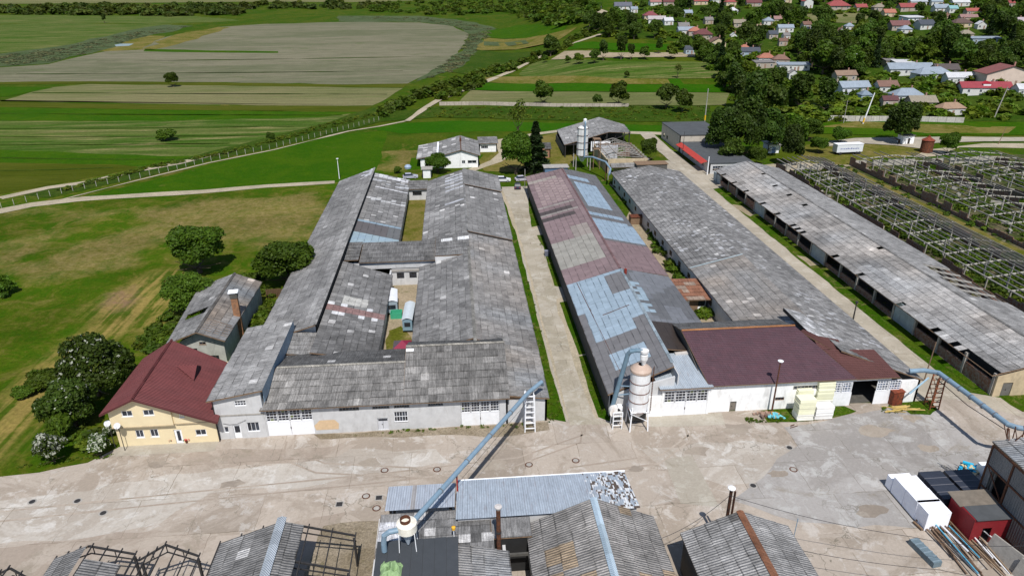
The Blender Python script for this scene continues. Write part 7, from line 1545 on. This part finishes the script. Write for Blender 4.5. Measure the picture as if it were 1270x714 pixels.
VH = [(1037, 12, 29, .7, 'hip', RED, w3, 'wide bright red hip roofed house at the top edge above the ploughed plot'), (1000, 10, 12, 1, 'gy', RED, w1, 'narrow tall white house with red roof at the top edge'), (852, 21, 12, .8, 'gx', BLU, w1, 'small pale blue roofed house at the upper left of the village'),
 (908, 18, 12, .9, 'hip', WHT, w1, 'small house with bright white hip roof near the top'), (934, 8, 19, .6, 'gx', MAR, w3, 'dark red long roof at the very top, left of the narrow white house'), (905, 7, 14, .7, 'hip', RED, w2, 'small red roof at the top edge between dark trees'), (917, 34, 17, .7, 'gx', TANc, w3, 'tan grey gabled house left of the pale blue hip roof'),
 (952, 31, 13, .9, 'hip', BLU, w1, 'small pale blue hip roofed house beside the pinkish one'), (964, 29, 12, .8, 'gx', PNK, w3, 'pinkish brown gabled house right of the small pale blue hip'), (973, 40, 20, .5, 'gx', BLU, w1, 'low pale blue roof partly hidden by a dark round tree'), (999, 36, 11, .9, 'gx', BRN, w1, 'cream walled house with brown roof left of the big tree'),
 (847, 38, 14, .9, 'gx', GRY, w3, 'greyish purple roof at the left village edge'), (850, 43, 22, .5, 'gx', BLU, w1, 'long whitish blue roof beside the orange hip'), (861, 44, 17, .8, 'hip', ORG, w3, 'orange hip roof at the left of the village'), (871, 48, 24, .8, 'hip', MAR, w3, 'dark red brown hip roof just below the orange one'),
 (888, 58, 21, .8, 'gy', BRN, w2, 'beige gable fronted house with brown roof by the round tree'), (854, 67, 11, .9, 'gx', SLT, w4, 'small dark slate roofed house at the field edge'), (922, 66, 14, .8, 'hip', ORG, w2, 'orange top roof above the long dark slate roof'), (928, 70, 26, .5, 'gx', SLT, w4, 'long dark slate roof beside the white van'),
 (949, 78, 21, .7, 'hip', ORG, w1, 'orange hip roof over white walls in the lower left of the village'), (967, 80, 21, .7, 'hip', (.30, .14, .09), w3, 'patchy brown orange roof right of the orange hip roof'), (946, 84, 26, .5, 'flat', GRY, w3, 'flat grey roof below the orange hip roof'), (983, 87, 40, .35, 'flat', BLU, w1, 'long pale blue shed roof below the patchy brown roof'),
 (982, 98, 12, .9, 'gy', (.3, .28, .26), w1, 'tiny grey beige gabled hut among the bushes'), (957, 48, 12, .9, 'gx', SLT, w3, 'small slate roof in the middle left of the village'), (1041, 44, 9, 1, 'gy', BRN, w1, 'small red brown gabled house right of the big tree group'), (1052, 38, 11, .8, 'hip', BLU, w1, 'small pale blue house at the left end of the ploughed plot'),
 (1046, 100, 28, .5, 'gx', (.33, .2, .12), w3, 'long brown tan roof behind the blue roofed white house'), (940, 40, 12, .9, 'gx', (.4, .25, .15), w2, 'patchy tan roof between the two pale blue roofs'), (878, 30, 11, .8, 'gx', GRY, w3, 'purple grey roof left of the tan grey gable'), (909, 50, 8, 1, 'gy', WHT, w1, 'narrow white gabled house left of a conifer'), (974, 50, 9, .9, 'gx', GRY, w1, 'small grey roof left of the round dark trees'), (970, 57, 11, .7, 'gx', BRN, w3, 'small brown roof in the centre left of the village'),
 (1056, 115, 39, .5, 'gx', BLU, (.6, .62, .66), 'white house with long blue gable roof facing the lone pole'), (1066, 14, 15, .7, 'gx', RED, w3, 'red gabled roof right of the wide red hip at the top'), (1124, 14, 23, .6, 'gx', RED, w3, 'bright red long roof near the unfinished white house'), (1089, 14, 15, .8, 'hip', TANc, w3, 'small tan hip roof at the upper middle'), (1101, 21, 15, .8, 'gx', ORG, w2, 'peach orange roof left of the unfinished white house'),
 (1131, 27, 26, .8, 'flat', WHT, (.7, .72, .75), 'unfinished white block house with bare gables'), (1165, 15, 18, .7, 'gx', BLU, w1, 'light blue gabled roof right of the bright red long roof'), (1180, 16, 11, .9, 'gx', (.2, .5, .52), w1, 'small turquoise roofed house near the top'), (1205, 19, 21, .4, 'gx', (.5, .08, .05), w3, 'orange red long roof at the upper right'), (1252, 9, 9, .8, 'gx', RED, w3, 'small red roof at the far upper right'),
 (1260, 32, 24, .5, 'gx', (.5, .38, .42), w1, 'pale pink roofed long house at the right edge'), (1113, 37, 24, .7, 'gx', (.26, .09, .08), w3, 'brown red gabled house above the vineyard plot'), (1121, 42, 15, .8, 'hip', BLU, w1, 'light blue roofed house in front of the brown red gable'), (1145, 36, 21, .8, 'gx', SLT, w1, 'dark slate roofed white house above the vineyard plot'), (1171, 26, 10, .8, 'gx', BRN, w2, 'small red brown roof right of the round tree top right'),
 (1190, 34, 24, .6, 'hip', (.16, .09, .07), w2, 'dark brown hip roofed house with beige walls at upper right'), (1199, 27, 22, .4, 'gx', PNK, w3, 'long pinkish roof behind the dark brown hip roof'), (1215, 36, 11, .9, 'gy', WHT, w1, 'small pale grey gabled house by the bright path'), (1196, 48, 17, .7, 'hip', TANc, w3, 'tan grey hip roof left of the long pale shed'), (1220, 54, 38, .35, 'flat', BLU, w4, 'very long pale blue shed roof above the dense trees at right'),
 (1118, 84, 24, .7, 'flat', WHT, (.72, .73, .74), 'modern white cubic house with flat roof behind the long blue roof'), (1102, 82, 15, .8, 'flat', GRY, w3, 'grey flat roof attached left of the modern white house'), (1125, 92, 56, .35, 'gx', BLU, w1, 'very long pale blue roof below the modern white house'), (1170, 93, 30, .6, 'gx', (.12, .09, .085), w3, 'dark brown roof right of the long pale blue roofs'), (1153, 98, 44, .5, 'hip', BLU, w1, 'wide light blue hip roof in front of the dark brown roof'), (1188, 103, 38, .4, 'gx', WHT, w1, 'pale whitish long roof left of the bright crimson roof'),
 (1243, 104, 62, .5, 'gy', (.34, .085, .07), (.62, .5, .42), 'large beige house with broad red roofs at the right edge'), (1218, 116, 62, .3, 'gx', (.42, .02, .04), w1, 'bright crimson long roof with white dormer at right'), (1266, 118, 20, .8, 'gx', WHT, w1, 'white roofed building cut by the right edge'), (1097, 114, 26, .7, 'gx', (.25, .12, .08), w1, 'brown gabled house right of the white house with blue roof'),
 (1122, 125, 37, .6, 'hip', BLU, w1, 'light blue hip roof just behind the perimeter wall'), (1071, 125, 15, .9, 'hip', (.2, .29, .38), w4, 'small steel blue hip roof by the leaning white pole'), (1140, 134, 34, .6, 'gx', TANc, w3, 'tan tiled roof just behind the perimeter wall'), (1101, 132, 20, .6, 'gx', (.15, .045, .05), w3, 'dark maroon low roof between the blue hip and the wall'), (1176, 142, 34, .5, 'hip', (.42, .24, .13), w1, 'low orange tan tile roof right against the perimeter wall'),
 (806, 24, 18, .8, 'hip', (.28, .05, .06), w2, 'dark red hip roofed house at the left village tip'), (772, 12, 22, .6, 'gx', (.14, .15, .2), w1, 'slate roof over a white long shed at the left village tip'), (814, 29, 22, .5, 'gx', (.5, .44, .43), w1, 'pinkish white long roof below the dark red hip'), (828, 31, 12, .9, 'gx', WHT, w1, 'small white roof beside the pinkish white one'), (786, 16, 9, .8, 'gx', BLU, w1, 'tiny pale roof left of the dark red hip roof'), (812, 7, 15, .7, 'gx', (.45, .15, .14), w1, 'red and white roof at the top, left village part'), (829, 7, 15, .6, 'gx', MAR, w3, 'dark red roof at the top, right of the red and white one'), (741, 13, 9, .8, 'flat', WHT, w1, 'small white box building at the end of the dirt track'),
 (1189, 8, 22, .5, 'gx', WHT, w1, 'whitish long roof at the very top right'), (1137, 7, 21, .5, 'gx', (.45, .5, .56), w1, 'pale blue white roof at the very top, above the bright red roof'), (1160, 7, 14, .6, 'gx', BLU, w1, 'small pale blue roof at the very top, right of centre'), (975, 4, 12, .7, 'gx', BRN, w2, 'small brown roof at the very top left of the narrow white house'), (868, 6, 18, .6, 'gx', RED, w2, 'red roof at the very top above the pale blue small house'), (888, 4, 14, .7, 'gx', GRY, w1, 'grey roof at the very top between two red roofs')]
for k, v in enumerate(VH): vhouse(*v[:7], v[7], rz=random.uniform(-.12, .12)-.06, h=3 if 'tall' not in v[7] and 'large' not in v[7] else 5.2, dormer='dormer' in v[7])
refs = [(v[0], v[1], v[2], v[7]) for v in VH]
def shortref(lb):
    ws = lb.replace(' with ', '|').replace(' at ', '|').replace(' near ', '|').replace(' beside ', '|').replace(' above ', '|').replace(' below ', '|').replace(' right ', '|').replace(' left ', '|').replace(' just ', '|').replace(' behind ', '|').replace(' between ', '|').replace(' partly ', '|').replace(' by ', '|').replace(' over ', '|').replace(' in ', '|').replace(' facing ', '|').replace(' cut ', '|').replace(' among ', '|').replace(' before ', '|').replace(' attached ', '|').split('|')[0]
    return ws
def villagetree(px, py, key, s):
    best = min(refs, key=lambda r: (r[0]-px)**2+((r[1]-py)*2)**2); dx, dy = px-best[0], py-best[1]
    side = ('right of' if dx > 0 else 'left of') if abs(dx) > best[2]*.45 else ('in front of' if dy > 0 else 'behind')
    near = 'close ' if abs(dx)+abs(dy)*2 < 22 else ''
    kind = {'round_a': 'green round tree', 'round_b': 'dark round tree', 'round_c': 'light green round tree', 'tall': 'tall narrow tree', 'spruce': 'dark conifer'}[key]
    tree(key, G(px, py), s, f'{kind} {near}{side} the {shortref(best[3])}', grp='village trees', sz=s*random.uniform(.85, 1.1))
rnd = random.Random(41); placed = []
def ok(px, py, wp, hp):
    for hx, hy, hw, _ in refs:
        if abs(px-hx) < hw*.38+wp*.42 and hy-7 < py and py-hp < hy-1 and py > hy-2: return False
    for q in placed:
        if abs(q[0]-px) < wp*.42 and abs(q[1]-py) < 2.2+py*.02: return False
    return True
zones = [([(760, 55), (722, 44), (735, 26), (780, 22), (845, 40), (862, 62), (840, 72), (800, 62)], 18), ([(775, 14), (800, -6), (1010, -8), (1005, 30), (960, 50), (900, 60), (855, 60), (800, 40)], 62), ([(1005, -6), (1275, -8), (1275, 14), (1010, 16)], 36), ([(1070, 18), (1275, 12), (1275, 56), (1165, 60), (1158, 44), (1078, 46)], 44),
 ([(880, 62), (960, 50), (1010, 30), (1070, 40), (1075, 90), (1040, 100), (985, 100), (960, 112), (900, 118), (880, 90), (865, 78)], 62), ([(1060, 60), (1170, 58), (1275, 54), (1275, 92), (1190, 90), (1140, 74), (1100, 76), (1060, 100)], 58), ([(905, 115), (960, 108), (1030, 108), (1035, 130), (1040, 150), (915, 156), (900, 140)], 30), ([(1070, 120), (1180, 112), (1275, 125), (1275, 150), (1190, 148), (1080, 146)], 18)]
tc = 0
def inpoly(x, y, P):
    c = False
    for i in range(len(P)):
        a, b = P[i], P[i-1]
        if (a[1] > y) != (b[1] > y) and x < (b[0]-a[0])*(y-a[1])/(b[1]-a[1])+a[0]: c = not c
    return c
BAN = [(1003, 14, 1078, 30), (1078, 45, 1160, 58), (725, 50, 838, 80), (1195, 38, 1222, 46)]
for P, n in zones:
    x0, x1 = min(p[0] for p in P), max(p[0] for p in P); y0, y1 = min(p[1] for p in P), max(p[1] for p in P); got = 0; tries = 0
    while got < n and tries < n*40 and tc < 292:
        tries += 1; px, py = rnd.uniform(x0, x1), rnd.uniform(y0, y1)
        if not inpoly(px, py, P) or any(b[0] < px < b[2] and b[1] < py < b[3]+7 for b in BAN): continue
        key = rnd.choice(['round_a', 'round_a', 'round_b', 'round_b', 'round_b', 'round_c', 'tall', 'tall', 'spruce' if rnd.random() < .3 else 'round_a']); s = rnd.uniform(.8, 1.55); S = ppm(G(px, py)); wp, hp = 9*s*S, 9*s*S
        if not ok(px, py, wp, hp): continue
        placed.append((px, py)); villagetree(px, py, key, s); got += 1; tc += 1
for px, py, s, k in ((925, 62, 1.5, 'round_b'), (938, 60, 1.2, 'round_b'), (866, 72, 1.3, 'round_a'), (1018, 40, 1.6, 'round_b'), (975, 28, 1.3, 'round_b'), (898, 36, 1.4, 'round_a'), (1020, 92, 1.8, 'round_a'), (1035, 86, 1.7, 'round_a'), (995, 80, 1.4, 'round_b'), (905, 86, 1.6, 'round_b'), (892, 78, 1.2, 'round_b'), (1008, 62, 1.6, 'round_a'), (1160, 24, 1.1, 'round_b'), (850, 132, 1.2, 'round_a'), (880, 136, 1.3, 'round_a'), (945, 57, 1.1, 'spruce')):
    if tc < 299: villagetree(px, py, k, s); tc += 1

# ================= undergrowth and far woods: uncountable masses
def clump_mass(name, lb, cat, polys, n, size, leafn, leafs, mat, seed, tone=(1, 1, 1), flat=.7, kind='stuff'):
    rng = np.random.default_rng(seed); rr = random.Random(seed); base = [crown(seed+k, 1, .8, leafn, leafs, lobes=5, squash=.5) for k in range(4)]; VV = []; CC = []
    for P, cnt in polys:
        x0, x1 = min(p[0] for p in P), max(p[0] for p in P); y0, y1 = min(p[1] for p in P), max(p[1] for p in P); got = 0; tr = 0
        while got < cnt and tr < cnt*30:
            tr += 1; px, py = rr.uniform(x0, x1), rr.uniform(y0, y1)
            if not inpoly(px, py, P): continue
            g = G(px, py); s = size*rr.uniform(.6, 1.4); v, c = base[rr.randrange(4)]; a = rr.uniform(0, 6.28); ca, sa = math.cos(a), math.sin(a)
            w_ = np.stack([(v[:, 0]*ca-v[:, 1]*sa)*s+g.x, (v[:, 0]*sa+v[:, 1]*ca)*s+g.y, v[:, 2]*s*flat+g.z], 1); k = rr.uniform(.7, 1.3); hu = rr.uniform(.9, 1.3); VV.append(w_); CC.append(c*np.array([k*hu*tone[0], k*tone[1], k*tone[2], 1])); got += 1
    me = leaf_mesh(name, np.concatenate(VV).astype('f4'), np.concatenate(CC).astype('f4'), mat); o = bpy.data.objects.new(name, me); col.objects.link(o); return tag(o, lb, cat, kind=kind)
clump_mass('undergrowth', 'mass of garden bushes and scrub filling the village between houses and trees', 'undergrowth', [([(722, 44), (760, 12), (800, -6), (1280, -8), (1280, 60), (1060, 60), (1000, 100), (900, 120), (870, 76), (845, 60), (780, 50)], 420), ([(1060, 60), (1280, 60), (1280, 150), (1000, 150), (905, 155), (905, 112), (1000, 100)], 420)], 0, 3.4, 170, .3, M_leaf, 5, tone=(1.25, 1.2, 1.2))
clump_mass('hedge_band', 'dense dark bushes along the raised bank between pale field and dirt track', 'hedge', [([(470, 140), (500, 126), (545, 106), (600, 88), (650, 76), (640, 88), (600, 98), (545, 114), (500, 134), (475, 146)], 120), ([(540, 118), (600, 102), (596, 108), (548, 124)], 26), ([(650, 76), (690, 60), (720, 44), (745, 30), (752, 36), (720, 52), (690, 68), (655, 82)], 60)], 0, 3.2, 190, .24, M_leaf, 6)
clump_mass('bank_scrub', 'low scrub and weeds on the embankment behind the factory', 'scrub', [([(530, 134), (880, 132), (880, 150), (690, 149), (540, 146)], 260), ([(60, 240), (180, 208), (300, 184), (420, 150), (500, 134), (503, 136), (425, 155), (300, 187), (182, 211), (80, 238)], 260)], 0, 1.1, 70, .26, M_leaf, 7, tone=(1.2, 1.05, 1), flat=.55)
clump_mass('far_wood', 'dark strip of far woodland along the top left of the fields', 'wood', [([(-40, 12), (0, 9), (60, 9), (170, 10), (210, 20), (0, 19), (-40, 20)], 170), ([(170, 10), (300, 9), (300, 20), (200, 21)], 120), ([(300, 6), (440, 4), (500, 6), (440, 12), (300, 12)], 60)], 0, 10, 200, .24, M_leafd, 8, tone=(1.3, 1.3, 1.4), flat=.7)
clump_mass('far_wood', 'wooded slope at the top centre with lighter bushes at its foot', 'wood', [([(455, 6), (520, 2), (640, -2), (640, 16), (560, 20), (500, 18), (455, 14)], 180), ([(630, -4), (735, -4), (738, 16), (720, 30), (690, 34), (655, 26), (630, 16)], 230)], 0, 6.5, 200, .24, M_leaf, 9)
clump_mass('ruin_weeds', 'green weeds and brambles growing all over the floors of the skeleton barns', 'weeds', [([(985, 215), (1020, 203), (1275, 325), (1275, 372)], 430), ([(1098, 218), (1130, 196), (1275, 252), (1275, 295)], 260), ([(1190, 208), (1225, 194), (1275, 204), (1275, 238)], 90), ([(1030, 205), (1085, 208), (1275, 292), (1275, 312)], 60)], 0, .95, 46, .3, M_leaf, 10)
clump_mass('shed_weeds', 'weeds between the derelict shed and the nearest skeleton barn', 'weeds', [([(975, 212), (990, 214), (1280, 380), (1280, 400)], 190)], 0, 1.1, 46, .3, M_leaf, 11)
clump_mass('garden_shrubs', 'mixed shrubs in the garden beside the derelict barn and cream house', 'shrubs', [([(205, 385), (235, 400), (205, 436), (165, 445), (180, 420)], 40), ([(290, 340), (335, 345), (330, 372), (300, 352)], 14), ([(310, 400), (335, 372), (345, 360), (330, 410), (312, 425)], 16), ([(84, 532), (128, 545), (120, 570), (88, 572)], 10)], 0, 1.4, 140, .22, M_leaf, 12)
clump_mass('gap_bushes', 'row of leafy bushes along the wall in the dirt gap between the right halls', 'bushes', [([(806, 285), (815, 290), (860, 352), (862, 378), (832, 346), (806, 300)], 44), ([(757, 226), (763, 224), (785, 250), (778, 254)], 12), ([(862, 388), (884, 388), (886, 396), (864, 396)], 8)], 0, 1.35, 150, .19, M_leaf, 13)
clump_mass('grass_tufts', 'ragged grass tufts along the kerbs and verges of the factory', 'grass', [([(990, 300), (1000, 300), (1240, 480), (1225, 485)], 120), ([(882, 222), (890, 222), (1000, 310), (990, 312)], 60), ([(922, 518), (975, 518), (975, 524), (925, 524)], 40), ([(1085, 505), (1135, 500), (1140, 512), (1095, 512)], 26), ([(680, 524), (700, 523), (655, 345), (648, 345)], 60), ([(720, 445), (730, 442), (758, 522), (746, 517)], 40), ([(667, 295), (676, 293), (697, 355), (690, 355)], 30), ([(470, 533), (690, 524), (690, 529), (470, 538)], 34), ([(20, 577), (140, 562), (150, 566), (20, 582)], 40)], 0, .28, 26, .3, M_leaf, 14, tone=(1.2, 1.3, 1))
clump_mass('reed_band', 'grey green reeds bordering the pale field', 'reeds', [([(0, 70), (90, 57), (165, 40), (238, 32), (180, 45), (125, 62), (60, 77), (0, 82)], 240), ([(420, 21), (520, 21), (590, 30), (612, 38), (590, 64), (560, 90), (530, 98), (575, 60), (582, 42), (563, 32), (520, 27)], 260)], 0, 3.5, 70, .2, M_reed, 15, flat=.16)
# ================= fences and walls
def fence_line(pts, n, h, lb, name='field_fence'):
    P = [G(*p) for p in pts]; t = thing(name, lb, 'fence', tuple(P[0])); L = [0]
    for a, b in zip(P[:-1], P[1:]): L.append(L[-1]+(b-a).length)
    def pt(s):
        for i in range(len(P)-1):
            if s <= L[i+1]: return P[i]+(P[i+1]-P[i])*((s-L[i])/max(1e-6, L[i+1]-L[i]))
        return P[-1]
    Q = [pt(L[-1]*k/n) for k in range(n+1)]
    for q in Q: m = MB(); m.beam((q.x, q.y, q.z-.1), (q.x, q.y, q.z+h), .11, .11, (1.3, 1.3, 1.25)); m.build('post', M_conc, t)
    m = MB()
    for z in (.5, 1.1, 1.7):
        for a, b in zip(Q[:-1], Q[1:]): m.beam((a.x, a.y, a.z+z), (b.x, b.y, b.z+z), .03, .03)
    m.build('wire', M_wire, t)
fence_line([(2, 258), (90, 237), (170, 222), (260, 200), (340, 184), (432, 160), (470, 150)], 46, 1.7, 'wire fence on pale concrete posts following the dirt track past the green meadow')
def wall_line(pts, h, lb, mat, c=(1, 1, 1), th=.25):
    P = [G(*p) for p in pts]; t = thing('perimeter_wall', lb, 'wall', tuple(P[0]))
    for a, b in zip(P[:-1], P[1:]):
        m = MB(); d = (b-a); d.z = 0; L = d.length; d /= L; n = Vector((-d.y, d.x, 0))*th; k = max(1, int(L/3))
        for i in range(k):
            u, v = a+(b-a)*(i/k), a+(b-a)*((i+.97)/k); m.hexa([u, v, v+n, u+n]+[q+Vector((0, 0, h)) for q in (u, v, v+n, u+n)], tuple(x*(.85+.3*h2(i, int(a.x), 1)) for x in c))
        m.build('panel', mat, t)
wall_line([(1012, 150), (1080, 151), (1130, 151), (1195, 153)], 2.2, 'pale concrete panel wall between dry verge and the village gardens', M_conc, (1.4, 1.4, 1.4))
wall_line([(545, 131), (600, 130.5), (690, 133), (780, 133)], 1.6, 'low broken grey wall along the tan plot behind the embankment', M_conc, (1.2, 1.1, 1.))
# ================= cars
def car(px, py, rz, c, lb, L=4.4):
    p = G(px, py); t = thing('parked_car', lb, 'car', (p.x, p.y, 0), rz, 'parked cars'); wd = 1.78
    low = [(-L/2, .35), (-L/2+.05, .8), (-L/2+.35, .95), (L/2-1.1, .95), (L/2-.1, .75), (L/2, .4), (L/2-.1, .25), (-L/2+.1, .25)]
    m = MB(); m.prism([(x, -wd/2, z) for x, z in low], (0, wd, 0), c)
    cab0 = [(-L/2+.3, .95), (L/2-1.25, .95), (L/2-1.95, 1.48), (-L/2+.75, 1.5)]
    a = [(x, -wd/2+.04, z) if z < 1 else (x, -wd/2+.22, z) for x, z in cab0]; b = [(x, wd/2-.04, z) if z < 1 else (x, wd/2-.22, z) for x, z in cab0]
    m.face([a[3], a[2], b[2], b[3]], c); m.build('body', M_car, t, local=True)
    m = MB(); m.face(a[::-1]); m.face(b); m.face([a[1], a[2], b[2], b[1]][::-1]); m.face([a[0], a[3], b[3], b[0]]); m.build('windows', M_glass, t, local=True)
    for x in (-L/2+.8, L/2-.85):
        for s in (-1, 1):
            m = MB(); m.tube([(x, s*(wd/2-.2), .32), (x, s*(wd/2+.01), .32)], .32, 14); w_ = m.build('wheel', M_tyre, t, local=True); m = MB(); m.tube([(x, s*(wd/2), .32), (x, s*(wd/2+.025), .32)], .19, 10, (.5, .5, .52)); m.build('rim', M_paint, w_, local=True)
    for s in (-1, 1):
        m = MB(); m.box(L/2-.08, L/2+.01, s*.62-.2, s*.62+.2, .58, .72, (.9, .9, .9)); m.build('headlight', M_paint, t, local=True); m = MB(); m.box(-L/2-.01, -L/2+.06, s*.62-.15, s*.62+.15, .62, .78, (.4, .02, .02)); m.build('tail_light', M_paint, t, local=True)
car(624, 225, R(-3), (.7, .7, .72), 'white car parked across the far end of the alley')
car(642, 233, R(85), (.03, .035, .06), 'dark blue car parked nose in at the alley end')
car(648, 224, R(12), (.5, .48, .55), 'pale car half hidden by the corner of the red tiled hall')
car(509, 221, R(5), (.42, .42, .5), 'silver grey car on the dry ground beyond the grassy courtyard')
p = G(928, 62); car(950, 66, R(10), (.7, .72, .75), 'white van parked beside the long dark slate roof in the village', 5.2)
p = G(678, 317); t = thing('waste_bin', 'small grey bin standing on the grass strip beside the red tiled hall', 'bin', (p.x, p.y, 0)); m = MB(); m.box(p.x-.45, p.x+.45, p.y-.5, p.y+.5, .03, 1.1, (.12, .13, .17)); m.build('tub', M_paint, t); m = MB(); m.box(p.x-.5, p.x+.5, p.y-.55, p.y+.55, 1.1, 1.18, (.2, .21, .26)); m.build('lid', M_paint, t)
t = thing('scrap_boat', 'small blue covered object beside the silver grey car', 'covered object', tuple(G(506, 209))); m = MB(); q = G(506, 209); m.lathe(q.x, q.y, [(1., .0), (1.1, .6), (.7, 1.1), (0, 1.3)], 10, (.3, .38, .5)); m.build('cover', M_paint, t)
